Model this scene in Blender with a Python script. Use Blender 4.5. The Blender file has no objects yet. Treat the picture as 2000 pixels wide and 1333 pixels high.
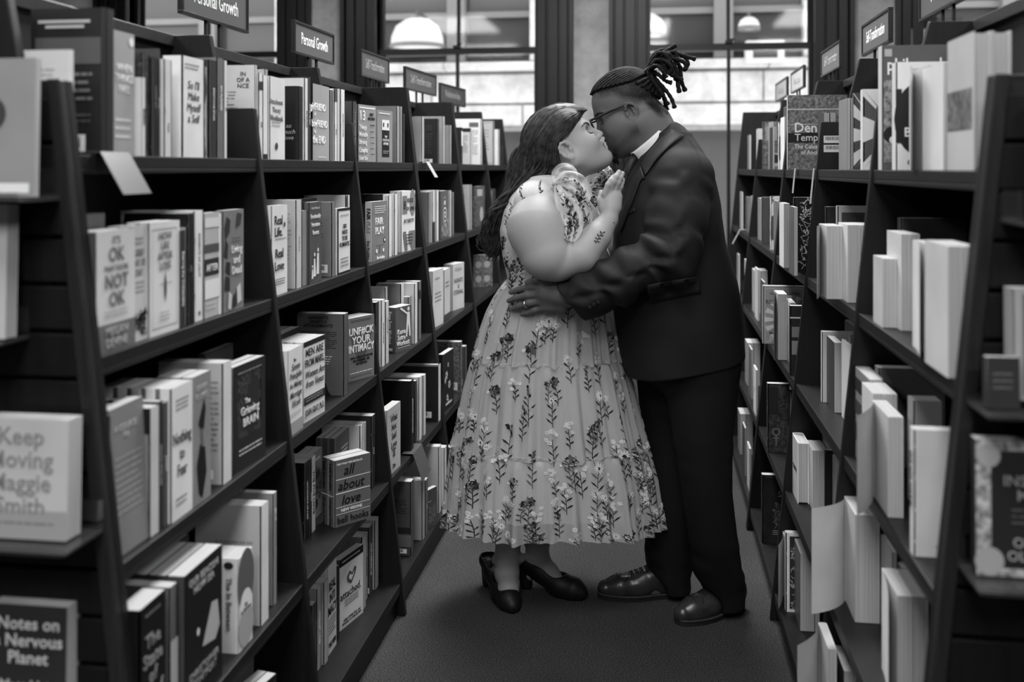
import bpy, bmesh, math, random
import numpy as np
from mathutils import Vector, Matrix
from mathutils.bvhtree import BVHTree

C = bpy.context.scene.collection
SC = bpy.context.scene
RND = random.Random(7)
PI = math.pi
EYE = 1.5                      # camera height
YAW = math.radians(8.05)       # the camera looks a little to the left of the aisle

# ---------------------------------------------------------------- camera, world, lights, exposure
cam_d = bpy.data.cameras.new('camera')
cam = bpy.data.objects.new('camera', cam_d)
C.objects.link(cam)
cam.location = (0, 0, EYE)
cam.rotation_euler = (PI / 2, 0, YAW)
cam_d.lens = 35
cam_d.sensor_width = 36
cam_d.shift_y = -(666.5 - 330) / 2000
cam_d.clip_start = 0.05
cam_d.dof.use_dof = True
cam_d.dof.focus_distance = 3.38
cam_d.dof.aperture_fstop = 2.2
SC.camera = cam

world = bpy.data.worlds.new('overcast_sky')
SC.world = world
world.use_nodes = True
bg = world.node_tree.nodes['Background']
bg.inputs[0].default_value = (1, 1, 1, 1)
bg.inputs[1].default_value = 2.3

SC.view_settings.view_transform = 'Standard'
SC.view_settings.look = 'None'
SC.view_settings.gamma = 1
SC.view_settings.use_curve_mapping = False
SC.view_settings.exposure = 0.18

def area(name, loc, size, power, rot=(0, 0, 0), sy=None, spread=None):
    d = bpy.data.lights.new(name, 'AREA')
    d.energy = power
    d.size = size
    if sy:
        d.shape = 'RECTANGLE'
        d.size_y = sy
    if spread:
        d.spread = spread
    o = bpy.data.objects.new(name, d)
    o.location = loc
    o.rotation_euler = rot
    C.objects.link(o)
    return o

# x, y, watts of the flat ceiling fittings: one row over this aisle, an unseen row added each side for softer light
ROOM_LIGHTS = [(-0.3, -1.8, 95), (-0.3, 0.8, 70), (-0.3, 4.6, 195),
               (-3.0, -1.8, 45), (-3.0, 1.5, 50), (-3.0, 5.0, 60), (2.4, -1.8, 45), (2.4, 1.5, 50), (2.4, 5.0, 60)]
for lx, ly, w in ROOM_LIGHTS:
    area('ceiling_lamp', (lx, ly, 3.72), 1.1, w, sy=1.7)

# ---------------------------------------------------------------- helpers
def tag(o, label=None, cat=None, group=None, kind=None):
    if label: o['label'] = label
    if cat: o['category'] = cat
    if group: o['group'] = group
    if kind: o['kind'] = kind
    return o

def empty(name, loc=(0, 0, 0), rz=0.0):
    o = bpy.data.objects.new(name, None)
    o.location = loc
    o.rotation_euler = (0, 0, rz)
    o.empty_display_size = 0.05
    C.objects.link(o)
    return o

_mats = {}
def mat(v, rough=0.6, spec=0.35, kind='plain', metal=0.0):
    v = round(v, 3)
    key = (v, rough, spec, kind, metal)
    if key in _mats: return _mats[key]
    m = bpy.data.materials.new(f'{kind}_grey')
    m.use_nodes = True
    nt = m.node_tree; n = nt.nodes; l = nt.links
    b = n['Principled BSDF']
    b.inputs['Roughness'].default_value = rough
    b.inputs['Specular IOR Level'].default_value = spec
    b.inputs['Metallic'].default_value = metal
    b.inputs['Base Color'].default_value = (v, v, v, 1)
    def ramp(fac, a, c, p0=0.35, p1=0.65):
        r = n.new('ShaderNodeValToRGB')
        r.color_ramp.elements[0].position = p0; r.color_ramp.elements[1].position = p1
        r.color_ramp.elements[0].color = (a, a, a, 1); r.color_ramp.elements[1].color = (c, c, c, 1)
        l.new(fac, r.inputs[0]); return r.outputs[0]
    def coords(scale, space='Object'):
        tc = n.new('ShaderNodeTexCoord'); mp = n.new('ShaderNodeMapping')
        mp.inputs['Scale'].default_value = scale
        l.new(tc.outputs[space], mp.inputs[0]); return mp.outputs[0]
    def noise(vec, scale, detail=3, rough_=0.5):
        t = n.new('ShaderNodeTexNoise'); t.inputs['Scale'].default_value = scale
        t.inputs['Detail'].default_value = detail; t.inputs['Roughness'].default_value = rough_
        l.new(vec, t.inputs[0]); return t.outputs[0]
    def bump(h, strength, dist=0.002):
        u = n.new('ShaderNodeBump'); u.inputs['Strength'].default_value = strength; u.inputs['Distance'].default_value = dist
        l.new(h, u.inputs['Height']); l.new(u.outputs[0], b.inputs['Normal'])
    if kind == 'wood':
        g = noise(coords((14, 14, 0.9)), 6, 5, 0.6)
        l.new(ramp(g, v * 0.8, v * 1.25), b.inputs['Base Color'])
        bump(g, 0.05, 0.0006)
    elif kind == 'paper':          # a printed cover: almost flat, slightly scuffed
        g = noise(coords((1, 1, 1)), 9, 2)
        l.new(ramp(g, v * 0.93, min(1, v * 1.06)), b.inputs['Base Color'])
    elif kind == 'pages':          # page edges: fine lines along the block
        w = n.new('ShaderNodeTexNoise'); w.inputs['Scale'].default_value = 1
        w.inputs['Detail'].default_value = 2
        l.new(coords((900, 3, 3)), w.inputs[0])
        l.new(ramp(w.outputs[0], v * 0.8, min(1, v * 1.08)), b.inputs['Base Color'])
    elif kind == 'carpet':
        a = noise(coords((1, 1, 1)), 260, 3, 0.8)
        c2 = noise(coords((1, 1, 1)), 2.2, 3)
        mx = n.new('ShaderNodeMath'); mx.operation = 'MULTIPLY'
        l.new(ramp(a, v * 0.15, v * 2.1, 0.40, 0.62), mx.inputs[0])
        l.new(ramp(c2, 0.85, 1.1), mx.inputs[1])
        l.new(mx.outputs[0], b.inputs['Base Color'])
        bump(a, 0.25, 0.002)
    elif kind == 'plaster':
        g = noise(coords((1, 1, 1)), 7, 6, 0.7)
        l.new(ramp(g, v * 0.82, v * 1.15), b.inputs['Base Color'])
        bump(noise(coords((1, 1, 1)), 60, 4), 0.25, 0.004)
    elif kind == 'stone':
        g = noise(coords((1, 1, 1)), 3.2, 6, 0.7)
        l.new(ramp(g, v * 0.72, min(1, v * 1.2), 0.3, 0.62), b.inputs['Base Color'])
        bump(g, 0.5, 0.03)
    elif kind == 'cloth':
        g = noise(coords((1, 1, 1)), 260, 3, 0.6)
        l.new(ramp(g, v * 0.9, v * 1.1), b.inputs['Base Color'])
        bump(g, 0.10, 0.0006)
    elif kind == 'leather':
        g = noise(coords((1, 1, 1)), 90, 3)
        bump(g, 0.12, 0.001)
        l.new(ramp(noise(coords((1, 1, 1)), 18, 3), v * 0.7, v * 1.5), b.inputs['Base Color'])
    elif kind == 'mottled':        # busy printed cover art
        g = noise(coords((1, 1, 1)), 75, 5, 0.7)
        l.new(ramp(g, v * 0.25, min(0.8, v * 2.0), 0.36, 0.66), b.inputs['Base Color'])
    elif kind == 'marbled':
        w = n.new('ShaderNodeTexWave'); w.inputs['Scale'].default_value = 9; w.inputs['Distortion'].default_value = 9
        w.inputs['Detail'].default_value = 3
        l.new(coords((1, 1, 1)), w.inputs[0])
        l.new(ramp(w.outputs[1], v * 0.25, min(0.8, v * 2.2), 0.45, 0.6), b.inputs['Base Color'])
    elif kind == 'attr':           # true surface tones stored per vertex (skin, hair stubble, lips)
        at = n.new('ShaderNodeVertexColor'); at.layer_name = 'tone'
        l.new(at.outputs[0], b.inputs['Base Color'])
        b.inputs['Subsurface Weight'].default_value = 0.0
        bump(noise(coords((1, 1, 1)), 420, 3), 0.10, 0.0008)
    elif kind == 'hair':
        g = noise(coords((1, 1, 1)), 45, 2)
        l.new(ramp(g, v * 0.5, v * 1.7), b.inputs['Base Color'])
    _mats[key] = m
    return m

def emit(v, strength, name='lamp_glow'):
    key = (name, v, strength)
    if key in _mats: return _mats[key]
    m = bpy.data.materials.new(name); m.use_nodes = True
    nt = m.node_tree; nt.nodes.clear()
    e = nt.nodes.new('ShaderNodeEmission'); o = nt.nodes.new('ShaderNodeOutputMaterial')
    e.inputs[0].default_value = (v, v, v, 1); e.inputs[1].default_value = strength
    nt.links.new(e.outputs[0], o.inputs[0])
    _mats[key] = m
    return m

def sheer(v, alpha, name='sheer', gloss=0.0, rough=0.05):
    """Thin see-through sheet: clear with some diffuse (tulle) and/or mirror (glass)."""
    key = (name, v, alpha, gloss)
    if key in _mats: return _mats[key]
    m = bpy.data.materials.new(name); m.use_nodes = True
    nt = m.node_tree; n = nt.nodes; l = nt.links
    b = n['Principled BSDF']; b.inputs['Base Color'].default_value = (v, v, v, 1); b.inputs['Roughness'].default_value = 0.8
    b.inputs['Specular IOR Level'].default_value = 0.2
    t = n.new('ShaderNodeBsdfTransparent'); mx = n.new('ShaderNodeMixShader'); mx.inputs[0].default_value = alpha
    l.new(t.outputs[0], mx.inputs[1])
    if gloss:
        g = n.new('ShaderNodeBsdfGlossy'); g.inputs['Roughness'].default_value = rough
        l.new(g.outputs[0], mx.inputs[2])
    else:
        l.new(b.outputs[0], mx.inputs[2])
    l.new(mx.outputs[0], n['Material Output'].inputs['Surface'])
    _mats[key] = m
    return m

class MB:
    """Collects polygons; build() links them as one mesh object."""
    def __init__(self): self.v = []; self.f = []; self.mi = []
    def add(self, vs, fs, mi=0):
        o = len(self.v); self.v += [tuple(p) for p in vs]
        self.f += [tuple(i + o for i in q) for q in fs]; self.mi += [mi] * len(fs)
        return self
    def box(self, x0, x1, y0, y1, z0, z1, mi=0):
        if x0 > x1: x0, x1 = x1, x0
        if y0 > y1: y0, y1 = y1, y0
        if z0 > z1: z0, z1 = z1, z0
        return self.add([(x0, y0, z0), (x1, y0, z0), (x1, y1, z0), (x0, y1, z0), (x0, y0, z1), (x1, y0, z1), (x1, y1, z1), (x0, y1, z1)],
                        [(0, 3, 2, 1), (4, 5, 6, 7), (0, 1, 5, 4), (1, 2, 6, 5), (2, 3, 7, 6), (3, 0, 4, 7)], mi)
    def prism(self, poly, y0, y1, mi=0):
        """poly is a list of (x, z); extruded along y."""
        a = sum(poly[i][0] * poly[(i + 1) % len(poly)][1] - poly[(i + 1) % len(poly)][0] * poly[i][1] for i in range(len(poly)))
        if a < 0: poly = poly[::-1]
        n = len(poly)
        vs = [(x, y0, z) for x, z in poly] + [(x, y1, z) for x, z in poly]
        fs = [tuple(range(n)), tuple(range(2 * n - 1, n - 1, -1))]
        fs += [(i, i + n, (i + 1) % n + n, (i + 1) % n) for i in range(n)]
        return self.add(vs, fs, mi)
    def tube(self, pts, r, n=8, mi=0, cap=True):
        pts = [Vector(p) for p in pts]
        k = len(pts)
        rs = r if isinstance(r, (list, tuple)) else [r] * k
        vs = []; up = None
        for i, p in enumerate(pts):
            d = (pts[min(i + 1, k - 1)] - pts[max(i - 1, 0)]).normalized()
            if up is None:
                up = Vector((0, 0, 1)) if abs(d.z) < 0.9 else Vector((1, 0, 0))
            s = d.cross(up)
            s = s.normalized() if s.length > 1e-6 else d.orthogonal().normalized()
            up = s.cross(d).normalized()
            for j in range(n):
                a = 2 * PI * j / n
                vs.append(p + (s * math.cos(a) + up * math.sin(a)) * rs[i])
        fs = [(i * n + j, i * n + (j + 1) % n, (i + 1) * n + (j + 1) % n, (i + 1) * n + j) for i in range(k - 1) for j in range(n)]
        if cap: fs += [tuple(range(n - 1, -1, -1)), tuple(range((k - 1) * n, k * n))]
        return self.add(vs, fs, mi)
    def lathe(self, prof, n=20, mi=0, c=(0, 0, 0)):
        vs = [(c[0] + r * math.cos(2 * PI * j / n), c[1] + r * math.sin(2 * PI * j / n), c[2] + z) for r, z in prof for j in range(n)]
        fs = [(i * n + j, i * n + (j + 1) % n, (i + 1) * n + (j + 1) % n, (i + 1) * n + j) for i in range(len(prof) - 1) for j in range(n)]
        return self.add(vs, fs, mi)
    def mesh(self, name, mats):
        me = bpy.data.meshes.new(name)
        me.from_pydata([tuple(p) for p in self.v], [], self.f)
        ms = mats if isinstance(mats, (list, tuple)) else [mats]
        for m in ms: me.materials.append(m)
        if len(ms) > 1: me.polygons.foreach_set('material_index', self.mi)
        return me
    def build(self, name, mats, parent=None, smooth=False, bevel=0):
        me = self.mesh(name, mats)
        if smooth: me.shade_smooth()
        return link(name, me, parent, bevel)

def link(name, me, parent=None, bevel=0):
    o = bpy.data.objects.new(name, me)
    C.objects.link(o)
    if parent: o.parent = parent
    if bevel:
        b = o.modifiers.new('edge', 'BEVEL'); b.width = bevel; b.segments = 2; b.limit_method = 'ANGLE'
    return o

_txt = {}
def text_mesh(s, size, bold=0.0, squeeze=1.0, shear=0.0, align='CENTER', depth=0.0004):
    """Lettering as a mesh, x to the right, y up, z out of the page."""
    key = (s, round(size, 4), bold, squeeze, shear, align)
    if key in _txt: return _txt[key]
    cu = bpy.data.curves.new('lettering', 'FONT')
    cu.body = s; cu.size = size; cu.align_x = align; cu.align_y = 'CENTER'
    cu.offset = bold * size * 0.010; cu.shear = shear; cu.extrude = depth; cu.resolution_u = 2; cu.space_line = 0.95
    o = bpy.data.objects.new('lettering', cu)
    C.objects.link(o)
    dg = bpy.context.evaluated_depsgraph_get(); dg.update()
    me = bpy.data.meshes.new_from_object(o.evaluated_get(dg))
    bpy.data.objects.remove(o)
    if squeeze != 1.0:
        me.transform(Matrix.Diagonal((squeeze, 1, 1, 1)))
    _txt[key] = me
    return me

def put_text(parent, s, size, origin, right, up, v, name='lettering', width=None, **kw):
    """Lettering flat on a face given by its right and up directions (in the parent's frame)."""
    me = text_mesh(s, size, **kw)
    if width:
        w = max(p.co.x for p in me.vertices) - min(p.co.x for p in me.vertices)
        if w > width:
            kw = dict(kw); kw['squeeze'] = kw.get('squeeze', 1.0) * width / w
            me = text_mesh(s, size, **kw)
    me = me.copy(); me.materials.clear(); me.materials.append(mat(v, 0.6, 0.2))
    r = Vector(right).normalized(); u = Vector(up).normalized(); nrm = r.cross(u)
    M = Matrix((r, u, nrm)).transposed().to_4x4(); M.translation = Vector(origin)
    me.transform(M)
    return link(name, me, parent)
# ---------------------------------------------------------------- the room shell
WOOD = mat(0.0078, 0.42, 0.30, 'wood')
WOOD_EDGE = mat(0.016, 0.4, 0.35, 'wood')
BLACK = mat(0.008, 0.5, 0.3)
WALL_Y = 8.2

def structure(name, mb, m):
    return tag(mb.build(name, m), kind='structure')

structure('floor', MB().box(-6, 6, -4, WALL_Y + 0.3, -0.1, 0), mat(0.044, 0.95, 0.1, 'carpet'))
structure('ceiling', MB().box(-6, 6, -4, WALL_Y + 0.3, 4.3, 4.4), mat(0.10, 0.9, 0.2, 'plaster'))
structure('wall_left', MB().box(-6.2, -6, -4, WALL_Y + 0.3, 0, 4.3), mat(0.16, 0.9, 0.2, 'plaster'))
structure('wall_right', MB().box(6, 6.2, -4, WALL_Y + 0.3, 0, 4.3), mat(0.16, 0.9, 0.2, 'plaster'))
structure('wall_front', MB().box(-6, 6, -4.2, -4, 0, 4.3), mat(0.05, 0.9, 0.2, 'plaster'))

WIN = [(-4.567, -3.19), (-2.322, -0.945), (-0.053, 1.274), (2.19, 3.56)]
Z_SILL, Z_RAIL, Z_HEAD = 0.75, 2.49, 4.15
wb = MB()
xs = [-6] + [x for w in WIN for x in w] + [6]
for i in range(0, len(xs), 2):
    wb.box(xs[i], xs[i + 1], WALL_Y, WALL_Y + 0.3, 0, 4.3)
for x0, x1 in WIN:
    wb.box(x0, x1, WALL_Y, WALL_Y + 0.3, 0, Z_SILL)
    wb.box(x0, x1, WALL_Y, WALL_Y + 0.3, Z_HEAD, 4.3)
structure('wall_back', wb, mat(0.42, 0.9, 0.2, 'plaster'))
TRIM = mat(0.0075, 0.4, 0.3)
GLASS = sheer(0.9, 0.035, 'window_glass', gloss=1.0)
for k, (x0, x1) in enumerate(WIN):
    w = tag(empty(f'window_{k + 1}', ((x0 + x1) / 2, WALL_Y, Z_SILL)), kind='structure')
    c = (x0 + x1) / 2
    hw = (x1 - x0) / 2; H = Z_HEAD - Z_SILL; zr = Z_RAIL - Z_SILL
    for s in (-1, 1):               # moulded casing: stepped strips with grooves between them
        cs = MB()
        for a, b, d in ((0.0, 0.07, 0.05), (0.07, 0.09, 0.015), (0.09, 0.17, 0.035), (0.17, 0.185, 0.012), (0.185, 0.25, 0.045), (0.25, 0.265, 0.02), (0.265, 0.30, 0.07)):
            cs.box(s * (hw + a), s * (hw + b), -d, 0.0, -Z_SILL, H)
        cs.box(s * hw, s * (hw + 0.02), 0, 0.3, 0, H)
        cs.build('window_casing', TRIM, w, bevel=0.003)
    MB().box(-hw - 0.3, hw + 0.3, -0.06, 0, H, H + 0.14).build('head_casing', TRIM, w)
    MB().box(-hw - 0.3, hw + 0.3, -0.10, 0.3, -0.05, 0).build('window_sill', TRIM, w, bevel=0.004)
    for nm, z0, z1, y in (('upper_sash', zr - 0.02, H, 0.10), ('lower_sash', 0, zr + 0.03, 0.05)):
        f = MB()
        f.box(-hw, -hw + 0.035, y, y + 0.04, z0, z1).box(hw - 0.035, hw, y, y + 0.04, z0, z1)
        f.box(-hw + 0.035, hw - 0.035, y, y + 0.04, z0, z0 + 0.05).box(-hw + 0.035, hw - 0.035, y, y + 0.04, z1 - 0.05, z1)
        f.box(-0.014, 0.014, y + 0.005, y + 0.035, z0 + 0.05, z1 - 0.05)
        fo = f.build(nm, TRIM, w)
        for s in (-1, 1):
            MB().box(s * 0.014, s * (hw - 0.035), y + 0.018, y + 0.022, z0 + 0.05, z1 - 0.05).build('pane', GLASS, fo)
    lk = MB().box(-0.03, 0.03, 0.02, 0.07, zr + 0.03, zr + 0.05); lk.tube([(0.0, 0.03, zr + 0.055), (0.045, 0.03, zr + 0.062)], 0.007, 6)
    lk.build('sash_lock', TRIM, w)

# a small printed notice on the back wall, right of the windows
pn = empty('wall_notice', (1.98, WALL_Y - 0.012, 2.62))
tag(pn, 'pale exit notice on the back wall above the right bookcase', 'sign')
MB().box(-0.02, 0.42, 0, 0.01, -0.36, 0.07).build('board', mat(0.16), pn)
MB().box(0.0, 0.20, -0.004, 0.0, -0.34, -0.02).build('paper', mat(0.5), pn)
put_text(pn, 'EXIT', 0.16, (0.27, -0.006, -0.09), (1, 0, 0), (0, 0, 1), 0.75, bold=1.5)

# ---------------------------------------------------------------- across the alley
FY = 13.0
STONE = mat(0.62, 0.9, 0.2, 'stone')
fac = empty('building_across_alley', (0, FY, 0))
tag(fac, 'pale stone building across the alley, seen through the windows', 'building')
MB().box(-14, 12, 0.35, 0.6, -1, 9).build('wall', mat(0.22, 0.9, 0.2, 'stone'), fac)
r2 = random.Random(3)
for zz, hh in ((2.06, 0.29), (2.36, 0.40), (2.78, 0.13)):      # courses of long white blocks
    x = -12.0
    while x < 10:
        L = r2.uniform(0.9, 2.1) if hh < 0.35 else r2.uniform(1.2, 2.4)
        d = r2.uniform(-0.02, 0.02) - (0.14 if hh < 0.2 else 0)
        MB().box(x + 0.008, x + L - 0.008, -0.02 + d, 0.35, zz + 0.012, zz + hh - 0.012).build('stone_block', STONE, fac, bevel=0.015)
        x += L
MB().box(-14, 12, 0.02, 0.5, 2.0, 2.92).build('mortar_backing', mat(0.32, 0.9, 0.1, 'stone'), fac)
for i in range(7):                   # shopfront piers and glass below, tall windows above
    x = -12.1 + i * 3.5
    MB().box(x, x + 0.34, -0.05, 0.35, -0.5, 2.0).build('pier', mat(0.42, 0.9, 0.2, 'stone'), fac)
    MB().box(x + 0.34, x + 3.5, 0.2, 0.34, -0.5, 2.0).build('shop_window', mat(0.10, 0.2, 0.5), fac)
    MB().box(x, x + 0.17, -0.02, 0.35, 2.93, 6.5).build('window_pier', mat(0.66, 0.9, 0.2, 'stone'), fac)
    wd = MB().box(x + 0.17, x + 3.5, 0.12, 0.18, 3.02, 3.10).box(x + 0.17, x + 3.5, 0.12, 0.18, 3.52, 3.60)
    wd.box(x + 2.38, x + 2.62, 0.02, 0.2, 2.93, 6.0).box(x + 1.22, x + 1.30, 0.1, 0.16, 2.93, 6.0)
    fr = wd.build('window_frame', mat(0.22, 0.7), fac)
    MB().box(x + 0.17, x + 3.5, 0.22, 0.24, 2.93, 6.0).build('pane', mat(0.07, 0.12, 0.6), fr)
ac = tag(empty('window_air_conditioner', (1.385, FY - 0.12, 2.83)), 'boxy white air conditioner on the ledge, seen through the right window', 'air conditioner')
cs = MB().box(-0.23, -0.15, -0.2, 0.1, 0, 0.27).box(0.15, 0.23, -0.2, 0.1, 0, 0.27).box(-0.15, 0.15, -0.2, 0.1, 0, 0.05).box(-0.15, 0.15, -0.2, 0.1, 0.23, 0.27)
cs.build('case', mat(0.7), ac, bevel=0.004)
gm = MB().box(-0.15, 0.15, -0.17, 0.1, 0.05, 0.23)
for q in range(7): gm.box(-0.15, 0.15, -0.185, -0.17, 0.06 + q * 0.024, 0.07 + q * 0.024)
tag(gm.build('grille', mat(0.12), ac), kind='stuff')
# wall lanterns with glowing dome shades, on the same front
for i, (lx, lz, rr) in enumerate(((-2.985, 3.07, 0.34), (-0.10, 3.16, 0.26), (1.164, 3.22, 0.13))):
    lt = empty('wall_lantern', (lx, FY - 0.55, lz))
    tag(lt, ['large domed lantern on the stone front, through the left window', 'domed lantern at the left edge of the right window',
             'small lantern in the upper right pane of the right window'][i], 'lamp', 'lanterns on the building across the alley')
    MB().lathe([(rr, 0.0), (rr * 0.97, rr * 0.35), (rr * 0.8, rr * 0.75), (rr * 0.45, rr * 1.0), (0.02, rr * 1.06)], 20).build('glass_shade', emit(0.9, 1.1), lt, smooth=True)
    MB().lathe([(rr * 1.04, -0.03), (rr * 1.04, 0.02), (rr, 0.02), (rr, -0.03)], 20).build('rim', mat(0.2), lt)
    MB().tube([(0, 0, rr * 1.04), (0, 0.0, rr * 1.3), (0, 0.50, rr * 1.3)], 0.025, 8).build('bracket', mat(0.1), lt)
# ---------------------------------------------------------------- bookcases
SHELF_T = 0.024
LEFT = dict(s=-1, f0=0.82, k=0.1133, back=1.25, zs=[1.525, 1.17, 0.81, 0.45, 0.11], top=1.845, tall=(1.09, 1.126))
RIGHT = dict(s=1, f0=0.385, k=0.100, back=0.80, zs=[1.497, 1.143, 0.79, 0.435, 0.095], top=1.862, tall=(0.62, 0.672))
def front(S, z): return S['f0'] + S['k'] * z

def panel_poly(S, full, inset=0.0, z0=0.0):
    f = lambda z: S['s'] * (front(S, z) + inset)
    b = S['s'] * S['back']
    if full:
        return [(f(z0), z0), (f(S['top']), S['top']), (b, S['top']), (b, z0)]
    a, t = S['tall']
    return [(f(z0), z0), (f(1.655), 1.655), (S['s'] * a, 1.655), (S['s'] * t, S['top']), (b, S['top']), (b, z0)]

def bookcase(S, ys, fulls, label, slats_at=None):
    """ys: positions of the upright panels (near faces); between them, five shelves per bay."""
    s = S['s']
    root = empty('bookcase', (0, ys[0], 0))
    tag(root, label, 'bookcase', 'dark wooden bookcases along the aisle')
    y0 = ys[0]
    T = 0.022
    for y, fu in zip(ys, fulls):
        MB().prism(panel_poly(S, fu), y - y0, y - y0 + T).build('upright', WOOD, root, bevel=0.0025)
    for a, b in zip(ys, ys[1:]):
        A = a - y0 + T; B = b - y0
        for i, z in enumerate(S['zs']):
            fx = s * (front(S, z) + 0.004); bx = s * (S['back'] - 0.012)
            m = MB().box(fx, bx, A, B, z - SHELF_T, z)
            m.box(fx, s * (front(S, z) + 0.022), A, B, z - SHELF_T - 0.010, z - SHELF_T)       # lip under the front edge
            m.build('shelf', WOOD, root, bevel=0.002)
        MB().box(s * (S['back'] - 0.012), s * S['back'], A, B, 0.0, S['top'] - 0.03).build('back_panel', WOOD, root)
        MB().box(s * (S['back'] - 0.03), s * (S['back'] + 0.01), A, B, S['top'] - 0.03, S['top']).build('top_rail', WOOD_EDGE, root, bevel=0.002)
        zb = S['zs'][4]
        MB().box(s * (front(S, 0) + 0.03), s * (front(S, 0) + 0.045), A, B, 0.0, zb - SHELF_T).build('kick_plate', WOOD, root)
    if slats_at is not None:        # slatted end panel that faces the viewer, both halves of the A-frame
        bx2 = S['back'] * 2 - S['f0'] - 0.1
        bl = MB().box(s * (front(S, 1.65) + 0.02), s * bx2, slats_at - y0 - 0.004, slats_at - y0 - 0.001, 0, 1.645)
        bl.build('slat_backing', mat(0.006, 0.6), root)
        z = 0.01; first = None
        while z < 1.60:
            zt = z + 0.072
            p = [(s * (front(S, z) + 0.026), z), (s * (front(S, zt) + 0.026), zt), (s * bx2, zt), (s * bx2, z)]
            MB().prism(p, slats_at - y0 - 0.018, slats_at - y0 - 0.004).build('slat', mat(0.0055, 0.5, 0.25, 'wood'), root, bevel=0.0015)
            z += 0.081
        # edge trim of the end panel
        MB().prism([(s * front(S, 0), 0), (s * front(S, 1.655), 1.655), (s * (front(S, 1.655) + 0.025), 1.655), (s * (front(S, 0) + 0.025), 0)],
                   slats_at - y0 - 0.02, slats_at - y0).build('edge_trim', WOOD_EDGE, root, bevel=0.003)
    return root

LY = [1.60, 2.42, 3.25, 4.09]
RY = [1.73, 2.56, 3.39, 4.22, 5.35, 6.5]
caseLA = bookcase(LEFT, LY, [0, 0, 0, 1], 'long dark bookcase of three bays on the left of the aisle', 1.60)
bookcase(LEFT, [4.115, 5.05], [1, 1], 'dark single-bay bookcase behind the long left one')
bookcase(LEFT, [5.075, 5.93], [1, 1], 'dark single-bay bookcase beyond the woman\'s back, second from the back on the left')
bookcase(LEFT, [5.955, 6.80], [1, 1], 'dark single-bay bookcase farthest down the left side, near the windows')
caseRA = bookcase(RIGHT, RY[:4], [0, 0, 0, 0], 'long dark bookcase of three bays on the right of the aisle', 1.73)
bookcase(RIGHT, [4.245] + RY[4:], [0, 0, 1], 'dark bookcase behind the man\'s back, farther down the right side')

# ---------------------------------------------------------------- section signs on the bookcases
def sign(S, y0, y1, zb, text, label, tw=1.0, card=0.085, ink=0.8):  # card and ink tones also hold the painted glare of the far signs
    s = S['s']
    r = empty('section_sign', (s * (S['back'] - 0.01), (y0 + y1) / 2, S['top']))
    tag(r, label, 'sign', 'section signs standing on the bookcases')
    r.rotation_euler = (0, 0, tw)
    L = (y1 - y0) / 2; h0 = zb - S['top']; h1 = h0 + 0.118
    fr = MB(); t = 0.009; d = 0.008
    fr.box(-d, d, -L, L, h0, h0 + t).box(-d, d, -L, L, h1 - t, h1)
    fr.box(-d, d, -L, -L + t, h0 + t, h1 - t).box(-d, d, L - t, L, h0 + t, h1 - t)
    fr.build('frame', mat(0.012, 0.3, 0.5), r, bevel=0.001)
    MB().box(-0.004, 0.004, -L + t, L - t, h0 + t, h1 - t).build('card', mat(card, 0.45), r)
    for q in (-0.28, 0.12):
        MB().box(-0.004, 0.004, L * q - 0.006, L * q + 0.006, 0, h0).build('post', BLACK, r)
    # lettering on the aisle side, and the mirror side towards the other aisle left plain
    right = (0, 1, 0) if s < 0 else (0, -1, 0)
    put_text(r, text, 0.060, (-s * 0.0045, 0, (h0 + h1) / 2), right, (0, 0, 1), ink, width=2 * L * 0.66, bold=0.4)
    return r
sign(LEFT, 2.50, 2.91, 1.915, 'Personal Growth', 'framed grey sign reading Personal Growth, cut by the top of the picture', -0.03)
sign(LEFT, 3.34, 3.74, 1.905, 'Personal Growth', 'framed grey sign reading Personal Growth, second along the left bookcase', -0.03)
sign(LEFT, 4.15, 4.55, 1.90, 'Self-Transformation', 'grey Self-Transformation sign above the end of the long left bookcase', -0.04, 0.06, 0.25)  # dimmed ink paints glare over the lettering, here and on the next two
sign(LEFT, 4.98, 5.52, 1.91, 'Self-Transformation', 'grey Self-Transformation sign in front of the left window, one past the bookcase end', -0.08, 0.06, 0.22)
sign(LEFT, 5.85, 6.38, 1.90, 'Relationships', 'grey sign farthest down the left side, above the woman\'s hair', -0.1, 0.06, 0.25)
sign(RIGHT, 2.60, 3.10, 1.935, 'Philosophy', 'framed sign reading Philosophy at the top right corner', 0.0)
sign(RIGHT, 3.48, 3.92, 1.925, 'Self-Transformation', 'framed sign reading Self-Transformation above the middle right bay', 0.0)
sign(RIGHT, 4.37, 4.84, 1.93, 'Self-Transformation', 'framed sign against the right window casing, third from the front on the right', 0.0, 0.1, 0.3)  # faint ink imitates glare on the sign face
sign(RIGHT, 5.40, 5.88, 1.93, 'Philosophy', 'sign painted pale with glare, thin dark frame, fourth from the front on the right', 0.0, 0.5, 0.35)  # window reflection put into the pale card and weak ink
sign(RIGHT, 6.06, 6.60, 1.93, 'Philosophy', 'sign painted pale with glare, thin dark frame, farthest down the right side', 0.0, 0.5, 0.35)  # card lightened to stand for reflected window light

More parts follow.
